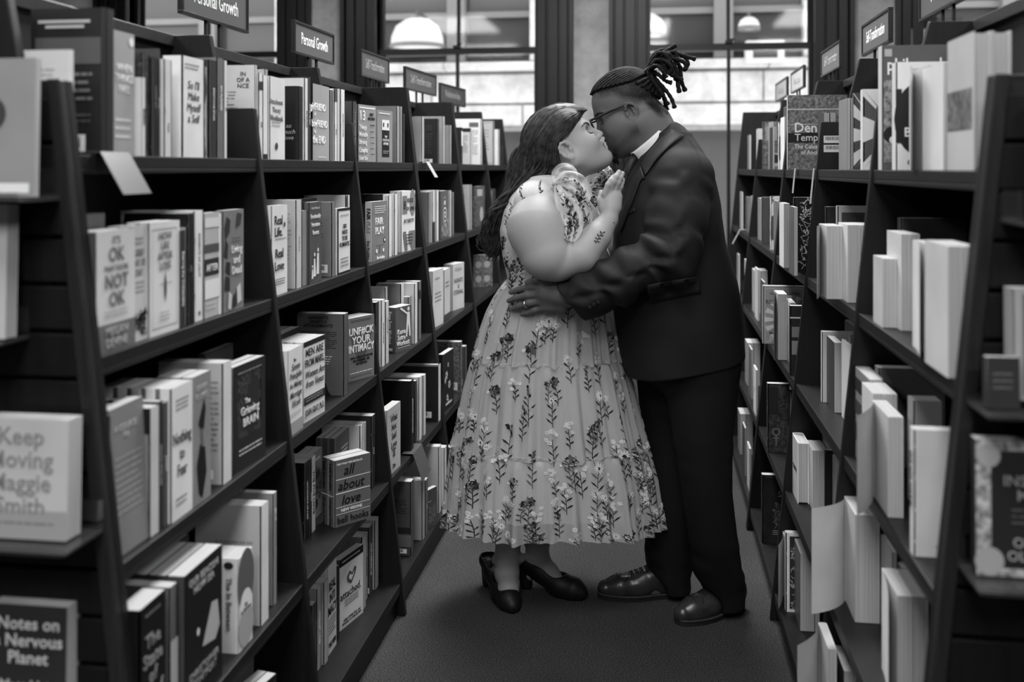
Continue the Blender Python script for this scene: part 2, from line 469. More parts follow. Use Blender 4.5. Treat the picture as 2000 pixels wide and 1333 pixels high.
# ceiling fittings over the aisle, and housings for the added side rows
for k, (lx, ly, w) in enumerate(ROOM_LIGHTS):
    r = empty('ceiling_light', (lx, ly, 3.75))
    tag(r, 'wide flat ceiling light, ' + {-1.8: 'nearest', 5.0: 'farthest', 4.6: 'farthest'}.get(ly, 'middle') + ' over the ' + ('couple\'s aisle' if abs(lx) < 1 else 'left bookcases, added for softer light' if lx < 0 else 'right bookcases, added for softer light'), 'lamp', 'flat ceiling lights')
    MB().box(-0.55, 0.55, -0.85, 0.85, 0, 0.05).build('housing', mat(0.5), r)
    for yy in (-0.5, 0.5):
        MB().tube([(0, yy, 0.05), (0, yy, 0.55)], 0.006, 6).build('hanger', mat(0.1), r)
# ---------------------------------------------------------------- books
def tone(v): 
    """A cover's own grey from the way it prints (0-255)."""
    return round(0.70 * ((v / 255) ** 2.2) / ((205 / 255) ** 2.2), 3)

PAGES = mat(0.43, 0.85, 0.1, 'pages')

def book_meshes(w, h, t, hard, cover, art, open_angle=0.0):
    c = 0.0028 if hard else 0.0008
    r = min(t * 0.22, 0.006) if not hard else min(t * 0.3, 0.008)
    if open_angle:      # front cover springs open: the block keeps back and spine, the flap curls away
        pts = [(0, w), (0, r), (r * 0.3, r * 0.3), (r, 0), (t - r, 0), (t, r), (t, 0.02), (t - c, 0.02), (t - c, c), (c, c), (c, w)]
    else:
        pts = [(0, w), (0, r), (r * 0.3, r * 0.3), (r, 0), (t - r, 0), (t - r * 0.3, r * 0.3), (t, r), (t, w), (t - c, w), (t - c, c), (c, c), (c, w)]
    m = MB()
    n = len(pts)
    m.add([(x, y, 0) for x, y in pts] + [(x, y, h) for x, y in pts],
          [tuple(range(n)), tuple(range(2 * n - 1, n - 1, -1))] + [(i, i + n, (i + 1) % n + n, (i + 1) % n) for i in range(n)])
    a = 0.003 if hard else 0.0004
    pg = MB().box(c, t - c, c, w - (0.004 if hard else 0.0005), a, h - a)
    flap = None
    if open_angle:
        flap = MB(); P = []
        x, y = t, 0.012
        K = 10
        for i in range(K + 1):
            P.append((x, y))
            ph = open_angle * ((i + 1) / K) ** 0.55
            x += math.sin(ph) * w / K; y += math.cos(ph) * w / K
        vs = [(px, py, z) for z in (0.0, h) for px, py in P]
        fl = [(i, i + 1, i + K + 2, i + K + 1) for i in range(K)]
        flap.add(vs, fl)
    return m, pg, flap

# faces of a book in its own frame: origin of the face, right, up, sizes
def book_face(f, w, h, t):
    e = 0.0004
    if f == 'F': return Vector((t + e, 0, 0)), Vector((0, 1, 0)), Vector((0, 0, 1)), w, h
    if f == 'B': return Vector((-e, w, 0)), Vector((0, -1, 0)), Vector((0, 0, 1)), w, h
    if f == 'S': return Vector((0, -e, 0)), Vector((1, 0, 0)), Vector((0, 0, 1)), t, h

def decorate(root, d, w, h, t, lift):
    """One printed item on a book: d = (face, what, ...), positions as fractions of the face."""
    o, r, u, W, H = book_face(d[0], w, h, t)
    nrm = r.cross(u)
    o = o + nrm * (0.00025 * lift)
    k = d[1]
    def quads(rects, v, name, kind='plain'):
        m = MB()
        for a0, a1, b0, b1 in rects:
            m.add([o + r * W * a0 + u * H * b0, o + r * W * a1 + u * H * b0, o + r * W * a1 + u * H * b1, o + r * W * a0 + u * H * b1], [(0, 1, 2, 3)])
        return m.build(name, mat(tone(v), 0.5, 0.35, kind), root)
    if k == 'txt':      # (face,'txt', text, u, v, size m, tone, width fraction, bold)
        s, cu, cv, size, v = d[2:7]
        wd = d[7] if len(d) > 7 else 0.9
        bo = d[8] if len(d) > 8 else 0.6
        sh = d[9] if len(d) > 9 else 0.0
        put_text(root, s, size, o + r * W * cu + u * H * cv, r, u, tone(v), 'title_lettering', width=W * wd, bold=bo, shear=sh)
    elif k == 'vtx':    # lettering running down a spine: (face,'vtx', text, u, v, size, tone)
        s, cu, cv, size, v = d[2:7]
        put_text(root, s, size, o + r * W * cu + u * H * cv, -u, r, tone(v), 'spine_lettering', width=H * (d[7] if len(d) > 7 else 0.85), bold=0.6)
    elif k == 'box':    # (face,'box', u0,u1,v0,v1, tone[, kind])
        quads([d[2:6]], d[6], 'printed_panel', d[7] if len(d) > 7 else 'plain')
    elif k == 'lines':  # rows of small print
        u0, u1, v0, v1, n, v = d[2:8]
        rr = random.Random(int(n * 31 + v0 * 97 + w * 1000))
        rows = []
        for i in range(n):
            y1 = v1 - (v1 - v0) * i / n; dy = (v1 - v0) / n * 0.38
            x = u0; xe = u1 - (rr.random() * 0.25 * (u1 - u0) if i % 4 == 3 else rr.random() * 0.05)
            while x < xe - 0.02:
                L = min(rr.uniform(0.04, 0.16), xe - x); rows.append((x, x + L, y1 - dy, y1)); x += L + 0.018
        quads(rows, v, 'small_print')
    elif k == 'disc':   # (face,'disc', u, v, radius m, tone[, stretch])
        cu, cv, rad, v = d[2:6]; st = d[6] if len(d) > 6 else 1.0
        m = MB(); c0 = o + r * W * cu + u * H * cv
        m.add([c0 + r * rad * math.cos(a * PI / 12) + u * rad * st * math.sin(a * PI / 12) for a in range(24)], [tuple(range(24))])
        m.build('printed_shape', mat(tone(v), 0.5), root)
    elif k == 'poly':   # (face,'poly', [(u,v)...], tone)
        m = MB(); m.add([o + r * W * a + u * H * b for a, b in d[2]], [tuple(range(len(d[2])))])
        m.build('printed_shape', mat(tone(d[3]), 0.5), root)
    elif k == 'rays':   # a sunburst: (face,'rays', u, v, r0, r1, n, tone)
        cu, cv, r0, r1, n, v = d[2:8]
        m = MB(); c0 = o + r * W * cu + u * H * cv
        for i in range(n):
            a = 2 * PI * i / n; da = PI / n * 0.55; q = []
            for ang, rad in ((a - da * 0.6, r0), (a - da, r1), (a + da, r1), (a + da * 0.6, r0)):
                p = r * rad * math.cos(ang) + u * rad * math.sin(ang)
                a_ = max(-cu * W, min((1 - cu) * W, p.dot(r))); b_ = max(-cv * H, min((1 - cv) * H, p.dot(u)))
                q.append(c0 + r * a_ + u * b_)
            m.add(q, [(0, 1, 2, 3)])
        m.build('printed_rays', mat(tone(v), 0.5), root)
    elif k == 'vine':   # line ornament: branching strokes with leaves
        u0, u1, v0, v1, n, v = d[2:8]
        rr = random.Random(n * 7 + 1); m = MB()
        def stroke(p, q, wd):
            s = (q - p).cross(nrm).normalized() * wd
            m.add([p - s, q - s, q + s, p + s], [(0, 1, 2, 3)])
        for i in range(n):
            p = o + r * W * rr.uniform(u0, u1) + u * H * rr.uniform(v0, v1); a = rr.uniform(0, 2 * PI)
            for j in range(5):
                a += rr.uniform(-0.9, 0.9)
                q = p + (r * math.cos(a) + u * math.sin(a)) * 0.009
                qa = (q - o).dot(r) / W; qb = (q - o).dot(u) / H
                if not (u0 <= qa <= u1 and v0 <= qb <= v1): break
                stroke(p, q, 0.0007)
                if rr.random() < 0.5:
                    lf = a + rr.choice((-1, 1)) * 0.9
                    e = q + (r * math.cos(lf) + u * math.sin(lf)) * 0.010; mid = (q + e) / 2; sd = (e - q).cross(nrm).normalized() * 0.0028
                    m.add([q, mid - sd, e, mid + sd], [(0, 1, 2, 3)])
                p = q
        m.build('line_ornament', mat(tone(v), 0.4), root)
    elif k == 'flowers':
        n, v = d[2:4]; rr = random.Random(n); m = MB()
        for i in range(n):
            c0 = o + r * W * rr.uniform(0.12, 0.88) + u * H * rr.uniform(0.08, 0.92); rad = rr.uniform(0.006, 0.012)
            for j in range(5):
                a = j * 2 * PI / 5 + i; c1 = c0 + (r * math.cos(a) + u * math.sin(a)) * rad
                m.add([c1 + (r * math.cos(b * PI / 3) + u * math.sin(b * PI / 3)) * rad * 0.6 for b in range(6)], [tuple(range(6))])
        tag(m.build('printed_flowers', mat(tone(v), 0.5), root), kind='stuff')
    elif k == 'bar':    # barcode label: (face,'bar', u0,u1,v0,v1)
        u0, u1, v0, v1 = d[2:6]
        lb = quads([(u0, u1, v0, v1)], 225, 'barcode_label')
        o = o + nrm * 0.0002
        rr = random.Random(5); rows = []; x = u0 + (u1 - u0) * 0.15
        while x < u1 - (u1 - u0) * 0.18:
            ww = rr.uniform(0.012, 0.04) * (u1 - u0); rows.append((x, x + ww, v0 + (v1 - v0) * 0.3, v1 - (v1 - v0) * 0.12)); x += ww + rr.uniform(0.015, 0.04) * (u1 - u0)
        m = MB()
        for a0, a1, b0, b1 in rows:
            m.add([o + r * W * a0 + u * H * b0, o + r * W * a1 + u * H * b0, o + r * W * a1 + u * H * b1, o + r * W * a0 + u * H * b1], [(0, 1, 2, 3)])
        m.build('barcode', mat(0.02), lb)

def place_book(x, y, z, rz, w, h, t, cover, label, group, hard=0, art='paper', dec=(), n=1, lean=0.0, back=0.0, opn=0.0, spine=None, copylabel=None, gap=0.0015):
    """A book standing on a shelf. (x, y, z) is the foot of its spine edge at the front cover side."""
    cv = mat(tone(cover), 0.42, 0.4, art)
    m, pg, flap = book_meshes(w, h, t, hard, cover, art, opn)
    rot = Matrix.Rotation(rz, 4, 'Z') @ Matrix.Rotation(back, 4, 'Y') @ Matrix.Rotation(lean, 4, 'X')
    def root_at(i):
        e = bpy.data.objects.new('book', None); C.objects.link(e); e.empty_display_size = 0.02
        off = Matrix.Rotation(rz, 4, 'Z') @ Vector((-t - i * (t + gap), 0, 0))
        e.matrix_world = Matrix.Translation(Vector((x, y, z + 0.0006)) + off) @ rot
        e['category'] = 'book'
        return e
    r = root_at(0)
    tag(r, label, 'book', group)
    me = m.mesh('cover', cv); mp = pg.mesh('page_block', PAGES)
    link('cover', me, r); link('page_block', mp, r)
    if flap: flap.build('open_cover', mat(0.66, 0.7, 0.2, 'paper'), r, smooth=True)
    if spine is not None:
        o, rr_, u, W, H = book_face('S', w, h, t)
        MB().add([o, o + rr_ * W, o + rr_ * W + u * H, o + u * H], [(0, 1, 2, 3)]).build('spine_panel', mat(tone(spine), 0.45, 0.4, 'paper'), r)
    for j, d in enumerate(dec): decorate(r, d, w, h, t, j + 1)
    for i in range(1, n):
        c = root_at(i)
        tag(c, ORD[i] + ' ' + (copylabel or label), 'book', group)
        link('cover', me, c); link('page_block', mp, c)
        for j, d in enumerate(dec):
            if d[0] == 'S': decorate(c, d, w, h, t, j + 1)
        if spine is not None:
            MB().add([o, o + rr_ * W, o + rr_ * W + u * H, o + u * H], [(0, 1, 2, 3)]).build('spine_panel', mat(tone(spine), 0.45, 0.4, 'paper'), c)
    return r

ORD = ['first', 'second', 'third', 'fourth', 'fifth', 'sixth', 'seventh']
def B(*a, **k): return place_book(*a, **k)
# the books, one call each: x, y, z, turn, width, height, thickness, cover grey, label, group
GL = [f'books on the {s} shelves of the left bookcases' for s in ('top', 'second', 'third', 'fourth', 'bottom')]
GR = [f'books on the {s} shelves of the right bookcases' for s in ('top', 'second', 'third', 'fourth', 'bottom')]
B(-1.008,1.763,1.525,1.5708,0.150,0.275,0.0356,38,'big dark hardback with pale lines and a barcode, top shelf, nearest left bay',GL[0],hard=1,dec=[('B','box',0.06,0.94,0.62,0.8,80),('B','box',0.1,0.8,0.9,0.92,170),('B','box',0.2,0.72,0.865,0.885,170),('B','lines',0.1,0.85,0.34,0.56,4,105),('B','lines',0.1,0.85,0.2,0.28,2,80),('B','bar',0.28,0.74,0.02,0.14)])
B(-1.013,1.635,1.525,1.5708,0.150,0.184,0.0124,195,'white book with pale print, first on its shelf, top shelf, nearest left bay',GL[0],dec=[('B','lines',0.15,0.8,0.72,0.82,2,150),('B','lines',0.15,0.7,0.3,0.5,4,170)])
B(-1.028,1.783,1.525,0.0000,0.085,0.243,0.0240,150,'grey cover with pale lettering, top shelf, nearest left bay',GL[0],dec=[('F','txt','WHEN\nTHINGS\nFALL',0.55,0.62,0.022,205,0.8),('F','lines',0.15,0.85,0.1,0.3,3,200),('F','disc',0.85,0.93,0.009,210)])
B(-1.013,1.886,1.525,1.5708,0.145,0.158,0.0160,190,'thin white paperback, top shelf, nearest left bay',GL[0],dec=[('S','vtx','MINDFUL',0.5,0.5,0.008,60)])
B(-1.023,1.920,1.525,1.5708,0.145,0.210,0.0291,52,'dark mottled spine, top shelf, nearest left bay',GL[0],art='mottled')
B(-1.018,1.949,1.525,1.5708,0.145,0.204,0.0277,28,'black spine with tiny pale lettering, top shelf, nearest left bay',GL[0],dec=[('S','vtx','THE WAY OUT',0.5,0.6,0.007,120)])
B(-1.023,1.965,1.525,1.5708,0.145,0.226,0.0110,60,'thin dark grey spine, top shelf, nearest left bay',GL[0],dec=[('S','vtx','letting go',0.5,0.5,0.006,190)])
B(-1.013,1.997,1.525,1.5708,0.145,0.205,0.0313,188,'cream spine, top shelf, nearest left bay',GL[0],dec=[('S','vtx','hope',0.5,0.3,0.01,120)])
B(-1.013,2.045,1.525,0.0000,0.100,0.222,0.0500,205,'thick white book with handwritten title, top shelf, nearest left bay',GL[0],dec=[('F','txt',"So I'll\nMake\nMyself\na Self",0.5,0.55,0.026,70,0.75,0,0.2),('F','lines',0.1,0.8,0.86,0.93,2,130)])
B(-1.018,2.180,1.525,1.5708,0.145,0.209,0.0265,110,'marbled spine, top shelf, nearest left bay',GL[0],art='marbled')
B(-1.013,2.220,1.525,1.5708,0.145,0.227,0.0409,40,'dark spine lettered in white, top shelf, nearest left bay',GL[0],dec=[('S','vtx','BREATHING SPACE',0.5,0.55,0.009,200)])
B(-1.013,2.258,1.525,1.5708,0.160,0.237,0.0367,95,'mid grey spine with white lettering, top shelf, nearest left bay',GL[0],dec=[('S','vtx','ON PURPOSE',0.5,0.6,0.01,215)])
B(-1.013,2.274,1.525,1.5708,0.145,0.234,0.0145,200,'white spine, top shelf, nearest left bay',GL[0],dec=[('S','vtx','calm',0.5,0.5,0.005,60)])
B(-0.965,1.623,1.17,0.0000,0.133,0.218,0.0240,188,'pale cover reading Not OK with a dark lower band, second shelf, nearest left bay',GL[1],n=2,spine=70,copylabel='copy behind the pale cover reading Not, second shelf, nearest left bay',dec=[('F','box',0,1,0,0.235,95),('F','txt',"IT'S",0.5,0.92,0.02,130,0.5),('F','txt','OK',0.5,0.8,0.036,95,0.6,1),('F','txt',"THAT YOU'RE",0.5,0.69,0.013,110,0.7),('F','txt','NOT',0.5,0.575,0.036,95,0.7,1),('F','txt','OK',0.5,0.43,0.036,95,0.6,1),('F','lines',0.2,0.8,0.27,0.34,2,150),('F','txt','MEGAN\nDEVINE',0.5,0.12,0.022,150,0.7)])
B(-1.038,1.682,1.17,0.0000,0.094,0.245,0.0200,120,'taller grey cover behind the Not OK book, second shelf, nearest left bay',GL[1],dec=[('F','lines',0.2,0.8,0.8,0.9,2,90)])
B(-0.973,1.756,1.17,0.0000,0.059,0.220,0.0240,184,'pale cover with a dark scribble along its foot, second shelf, nearest left bay',GL[1],n=2,copylabel='copy behind the pale cover with a, second shelf, nearest left bay',dec=[('F','txt','GRIEF\nDAY BY\nDAY',0.5,0.68,0.02,120,0.8),('F','lines',0.15,0.8,0.4,0.52,3,140),('F','vine',0.05,0.95,0.05,0.25,60,70),('F','lines',0.2,0.75,0.82,0.9,2,120)])
B(-0.968,1.814,1.17,0.0000,0.126,0.224,0.0240,198,'white cover with a black quill in a thin frame, second shelf, nearest left bay',GL[1],n=2,copylabel='copy behind the white cover with a, second shelf, nearest left bay',dec=[('F','box',0.1,0.9,0.06,0.068,130),('F','box',0.1,0.9,0.932,0.94,130),('F','box',0.1,0.108,0.06,0.94,130),('F','box',0.892,0.9,0.06,0.94,130),('F','txt','HOW\nLIFE\nAFTER\nLOSS',0.5,0.74,0.021,110,0.7),('F','poly',[(0.5,0.56),(0.535,0.46),(0.535,0.36),(0.505,0.27),(0.47,0.37),(0.47,0.47)],40),('F','box',0.3,0.72,0.445,0.45,100),('F','lines',0.32,0.68,0.1,0.2,3,150)])
B(-0.965,1.961,1.17,1.5708,0.145,0.202,0.0226,45,'dark leaning spine with white lettering, second shelf, nearest left bay',GL[1],dec=[('S','vtx','Bearing the Unbearable',0.5,0.5,0.012,190)])
B(-0.973,1.980,1.17,1.5708,0.145,0.206,0.0093,150,'narrow pale spine, second shelf, nearest left bay',GL[1])
B(-0.968,2.004,1.17,1.5708,0.145,0.235,0.0235,22,'black narrow book, second shelf, nearest left bay',GL[1],dec=[('S','vtx','after',0.5,0.5,0.008,110)])
B(-0.973,2.062,1.17,1.5708,0.170,0.239,0.0420,205,'tall white spine, second shelf, nearest left bay',GL[1],dec=[('S','vtx','MOMENTS OF LIGHT',0.5,0.6,0.01,120),('S','disc',0.5,0.07,0.005,90)])
B(-0.973,2.066,1.17,0.0000,0.073,0.232,0.0180,165,'photo cover reading After across a dark band, second shelf, nearest left bay',GL[1],dec=[('F','box',0,1,0.4,0.56,40),('F','box',0,1,0.62,0.7,70),('F','box',0,1,0.86,0.95,190),('F','box',0,1,0.18,0.36,205),('F','txt','AFTER',0.5,0.47,0.022,200,0.8),('F','lines',0.1,0.8,0.06,0.14,2,180)])
B(-0.971,2.150,1.17,1.5708,0.120,0.228,0.0108,205,'white spine with tiny print, second shelf, nearest left bay',GL[1])
B(-0.968,2.150,1.17,0.0000,0.115,0.234,0.0200,110,'grey cover strewn with dark leaves, second shelf, nearest left bay',GL[1],dec=[('F','poly',[(0.1,0.7),(0.3,0.78),(0.34,0.9),(0.16,0.94),(0.05,0.82)],40),('F','poly',[(0.02,0.55),(0.2,0.52),(0.24,0.66),(0.1,0.72)],40),('F','poly',[(0.1,0.4),(0.3,0.35),(0.33,0.48),(0.14,0.5)],35),('F','poly',[(0.05,0.22),(0.3,0.2),(0.3,0.33),(0.1,0.36)],38),('F','poly',[(0.6,0.82),(0.8,0.84),(0.9,0.95),(0.66,0.97)],50),('F','poly',[(0.2,0.03),(0.35,0.02),(0.4,0.16),(0.24,0.2)],175),('F','poly',[(0.66,0.05),(0.86,0.08),(0.8,0.26),(0.62,0.22)],180),('F','poly',[(0.45,0.02),(0.6,0.04),(0.56,0.18),(0.45,0.14)],40),('F','txt','Living\nand\nDead',0.62,0.5,0.026,200,0.7,0.6),('F','lines',0.4,0.85,0.66,0.72,2,80)])
B(-0.942,1.631,0.81,1.5708,0.145,0.258,0.0081,35,'thin black book at the near end, third shelf, nearest left bay',GL[2])
B(-0.932,1.631,0.81,0.0000,0.117,0.263,0.0300,112,'leaning grey cover with faint lines, third shelf, nearest left bay',GL[2],back=-0.05,dec=[('F','txt','A COURSE\nIN',0.45,0.82,0.016,150,0.7),('F','lines',0.1,0.9,0.25,0.66,9,135)])
B(-0.930,1.779,0.81,1.5708,0.150,0.241,0.0311,120,'grey back cover under a dark top, pale spine, third shelf, nearest left bay',GL[2],spine=180,dec=[('B','box',0,1,0.8,1,30),('B','lines',0.1,0.9,0.2,0.7,10,150)])
B(-0.932,1.801,0.81,1.5708,0.145,0.245,0.0181,48,'dark spine with small pale lettering, third shelf, nearest left bay',GL[2],dec=[('S','vtx','HEALING AFTER LOSS',0.5,0.5,0.008,140)])
B(-0.930,1.818,0.81,1.5708,0.145,0.239,0.0164,75,'narrow grey spine edged in white, third shelf, nearest left bay',GL[2],dec=[('S','vtx','LAMENT',0.5,0.5,0.008,190)])
B(-0.924,1.818,0.81,0.0000,0.089,0.262,0.0280,205,'white cover reading Nothing to Fear, third shelf, nearest left bay',GL[2],n=5,copylabel='copy behind the white cover reading Nothing, third shelf, nearest left bay',dec=[('F','txt','Nothing\nto\nFear',0.5,0.48,0.034,60,0.85,0.3),('F','lines',0.2,0.8,0.8,0.9,3,120),('F','lines',0.2,0.75,0.08,0.16,2,120)])
B(-0.924,1.907,0.81,0.0000,0.085,0.265,0.0250,122,'grey cover with a long-necked black raven, third shelf, nearest left bay',GL[2],n=3,copylabel='copy behind the grey cover with a, third shelf, nearest left bay',dec=[('F','txt','GRIEF\nIS LIKE',0.5,0.86,0.018,150,0.8),('F','poly',[(0.3,0.62),(0.62,0.8),(0.7,0.72),(0.6,0.56),(0.42,0.58)],22),('F','poly',[(0.22,0.3),(0.4,0.46),(0.66,0.42),(0.74,0.22),(0.52,0.03),(0.34,0.08)],18),('F','poly',[(0.44,0.58),(0.52,0.58),(0.6,0.42),(0.46,0.44)],90)])
B(-0.927,2.102,0.81,1.5708,0.150,0.265,0.0420,170,'pale back cover full of small print, white spine, third shelf, nearest left bay',GL[2],spine=195,dec=[('B','lines',0.35,0.95,0.25,0.85,14,125),('B','bar',0.5,0.85,0.04,0.12)])
B(-0.935,2.129,0.81,-0.0698,0.159,0.241,0.0220,36,'black cover reading The Grieving Brain over a pale tree, third shelf, nearest left bay',GL[2],n=2,copylabel='copy behind the black cover reading The, third shelf, nearest left bay',dec=[('F','flowers',40,62),('F','box',0,0.14,0,1,34),('F','box',0.86,1,0,1,34),('F','box',0,1,0,0.3,33),('F','box',0,1,0.93,1,33),('F','txt','The',0.42,0.635,0.017,205,0.4),('F','txt','Grieving',0.5,0.545,0.027,205,0.8,0.6),('F','txt','BRAIN',0.52,0.435,0.027,205,0.68,0.8),('F','lines',0.12,0.9,0.9,0.93,1,130),('F','lines',0.15,0.88,0.12,0.2,2,180)])
B(-1.062,2.259,0.81,0.0000,0.160,0.245,0.0200,72,'dark grey book standing in the back row, third shelf, nearest left bay',GL[2])
B(-0.883,1.623,0.45,0.0000,0.092,0.280,0.0450,26,'black cover with silver script at the near end, fourth shelf, nearest left bay',GL[3],dec=[('F','txt','The\nState\nof\nGrief',0.5,0.58,0.034,130,0.8,0.4),('F','lines',0.2,0.8,0.9,0.94,1,110)])
B(-0.891,1.778,0.45,1.5708,0.145,0.267,0.0283,90,'two-tone grey spine, fourth shelf, nearest left bay',GL[3],dec=[('S','box',0,1,0,0.62,160)])
B(-0.883,1.789,0.45,0.0000,0.168,0.272,0.0360,28,'black cover with a pale crescent and white moon, fourth shelf, nearest left bay',GL[3],n=3,spine=70,copylabel='copy behind the black cover with a, fourth shelf, nearest left bay',dec=[('F','txt','OUR BEACON\nNOW SEA',0.5,0.87,0.02,150,0.9,0.6),('F','poly',[(0.45,0.38),(0.7,0.64),(0.86,0.62),(0.92,0.42),(0.8,0.34)],160),('F','disc',0.34,0.52,0.006,200,1.3),('F','txt','CHRISTOPHER\nMONTFORT',0.5,0.2,0.02,130,0.9,0.6)])
B(-0.886,2.047,0.45,0.0000,0.075,0.205,0.0450,200,'thick white book with grey ovals, spine reading The In Between, fourth shelf, nearest left bay',GL[3],n=2,copylabel='copy behind the thick white book with, fourth shelf, nearest left bay',dec=[('F','disc',0.5,0.72,0.045,85,1.5),('F','disc',0.5,0.42,0.034,205,1.2),('F','txt','the\nIn Between',0.5,0.43,0.012,70,0.7),('F','disc',0.5,0.22,0.04,150,1.1),('S','vtx','The In Between',0.5,0.52,0.018,80),('S','disc',0.5,0.93,0.011,30,0.7)])
B(-0.889,2.222,0.45,1.5708,0.160,0.275,0.0420,175,'pale back cover with barcode, white-topped, fourth shelf, nearest left bay',GL[3],spine=200,dec=[('B','lines',0.3,0.9,0.3,0.7,8,140),('B','bar',0.45,0.85,0.04,0.13)])
B(-0.921,2.333,0.45,1.5708,0.150,0.253,0.0230,110,'narrow grey spine, fourth shelf, nearest left bay',GL[3])
B(-0.901,2.309,0.45,1.5708,0.150,0.269,0.0231,125,'tall grey spine at the far end, fourth shelf, nearest left bay',GL[3],dec=[('S','vtx','SOLACE',0.5,0.8,0.008,190)])
B(-1.031,1.951,0.45,0.0000,0.160,0.230,0.0500,48,'dark books in the back row with ridged tops, fourth shelf, nearest left bay',GL[3])
B(-0.882,2.027,0.11,-0.1920,0.155,0.235,0.0240,30,'dark cover with white curved band, bottom shelf, nearest left bay',GL[4],n=2,copylabel='copy behind the dark cover with white, bottom shelf, nearest left bay',dec=[('F','lines',0.15,0.85,0.5,0.85,5,170),('F','box',0.1,0.95,0.88,0.93,190)])
B(-0.952,2.128,0.11,0.0000,0.160,0.240,0.0240,70,'grey book standing at the back, bottom shelf, nearest left bay',GL[4])
B(-1.013,2.459,1.525,1.5708,0.160,0.242,0.0164,180,'pale back cover of small print, seen over the low divider, top shelf, second left bay',GL[0],dec=[('F','txt','IN\nOF A\nNCE',0.3,0.85,0.014,70,0.5),('B','lines',0.05,0.7,0.45,0.72,8,120),('B','txt','IN\nOF A\nNCE',0.8,0.84,0.016,60,0.4)])
B(-1.008,2.485,1.525,1.5708,0.145,0.224,0.0268,205,'white spine with black marks, top shelf, second left bay',GL[0],dec=[('S','box',0,1,0.8,0.9,40),('S','vtx','FREE',0.5,0.4,0.007,90)])
B(-1.008,2.512,1.525,1.5708,0.145,0.220,0.0275,130,'grey and white spine with black foot, top shelf, second left bay',GL[0],spine=205,dec=[('S','box',0,1,0,0.06,30)])
B(-1.013,2.532,1.525,1.5708,0.160,0.238,0.0211,150,'tall pale grey spine, top shelf, second left bay',GL[0])
B(-1.008,2.532,1.525,0.0000,0.107,0.222,0.0200,205,'white cover reading Attachment Theory Workbook, top shelf, second left bay',GL[0],dec=[('F','txt','Attachment',0.42,0.7,0.02,120,0.85,0.2),('F','txt','Theory',0.42,0.6,0.02,120,0.85,0.2),('F','txt','Workbook',0.42,0.5,0.022,90,0.85,0.2),('F','lines',0.1,0.7,0.38,0.46,2,150),('F','disc',0.4,0.16,0.01,60)])
B(-1.013,2.801,1.525,1.5708,0.150,0.214,0.0420,26,'black hardback with chalk scrawl on its back, top shelf, second left bay',GL[0],hard=1,dec=[('B','txt','so\nmuch\nlove',0.8,0.38,0.018,170,0.4,0,0.3)])
B(-1.008,2.828,1.525,1.5708,0.170,0.241,0.0262,205,'white spine with thin grey lettering, top shelf, second left bay',GL[0],dec=[('S','vtx','DO THE WORK',0.5,0.5,0.007,60)])
B(-1.008,2.854,1.525,1.5708,0.160,0.247,0.0267,48,'black spine lettered in white, top shelf, second left bay',GL[0],dec=[('S','vtx','NOTES TO SELF',0.5,0.55,0.009,210)])
B(-1.008,2.868,1.525,0.0000,0.152,0.231,0.0200,150,'light grey cover reading Friend three times in white, top shelf, second left bay',GL[0],spine=40,dec=[('F','txt','girlFRIEND',0.32,0.7,0.03,225,0.95,1.6),('F','txt','of',0.12,0.6,0.016,225),('F','txt','boyFRIEND',0.4,0.48,0.03,225,0.95,1.6),('F','txt','to',0.12,0.38,0.016,225),('F','txt','the END',0.36,0.27,0.032,225,0.85,1.6),('F','lines',0.3,0.8,0.02,0.05,1,205)])
B(-1.013,3.075,1.525,1.5708,0.145,0.225,0.0308,100,'narrow grey spine, top shelf, second left bay',GL[0])
B(-1.008,3.102,1.525,1.5708,0.145,0.232,0.0260,205,'white spine with dark cap, top shelf, second left bay',GL[0],dec=[('S','box',0,1,0.82,1,70),('S','vtx','thrive',0.5,0.4,0.008,90)])
B(-1.008,3.129,1.525,1.5708,0.145,0.234,0.0266,190,'pale spine, top shelf, second left bay',GL[0])
B(-1.008,3.183,1.525,1.5708,0.145,0.235,0.0420,208,'white book with a ragged title on its spine, top shelf, second left bay',GL[0],dec=[('S','vtx','SHE MEANS BUSINESS',0.5,0.5,0.008,110)])
B(-1.033,3.249,1.525,1.5708,0.150,0.226,0.0296,205,'white back cover reading Design, behind the divider, top shelf, second left bay',GL[0],dec=[('B','txt','DESIGN',0.5,0.94,0.016,50,0.6)])
B(-0.968,2.443,1.17,0.0000,0.109,0.234,0.0200,205,'white cover reading Real Life Real Love with a heart, second shelf, second left bay',GL[1],dec=[('F','txt','Real',0.42,0.83,0.034,30,0.7,0.4),('F','txt','Life.',0.42,0.7,0.034,30,0.7,0.4),('F','lines',0.2,0.9,0.6,0.63,1,120),('F','txt','Real',0.46,0.46,0.034,30,0.7,0.4),('F','txt','Love',0.46,0.32,0.034,30,0.7,0.4),('F','lines',0.2,0.85,0.1,0.18,3,60),('F','disc',0.78,0.78,0.006,60,1.2)])
B(-0.968,2.665,1.17,1.5708,0.150,0.244,0.0420,180,'thick pale book with small print on the back, second shelf, second left bay',GL[1],dec=[('B','lines',0.1,0.9,0.3,0.85,12,150),('S','vtx','the story of us',0.5,0.5,0.007,120)])
B(-0.973,2.723,1.17,1.5708,0.130,0.212,0.0420,120,'low grey book with barcode, second shelf, second left bay',GL[1],dec=[('B','bar',0.55,0.95,0.08,0.18)])
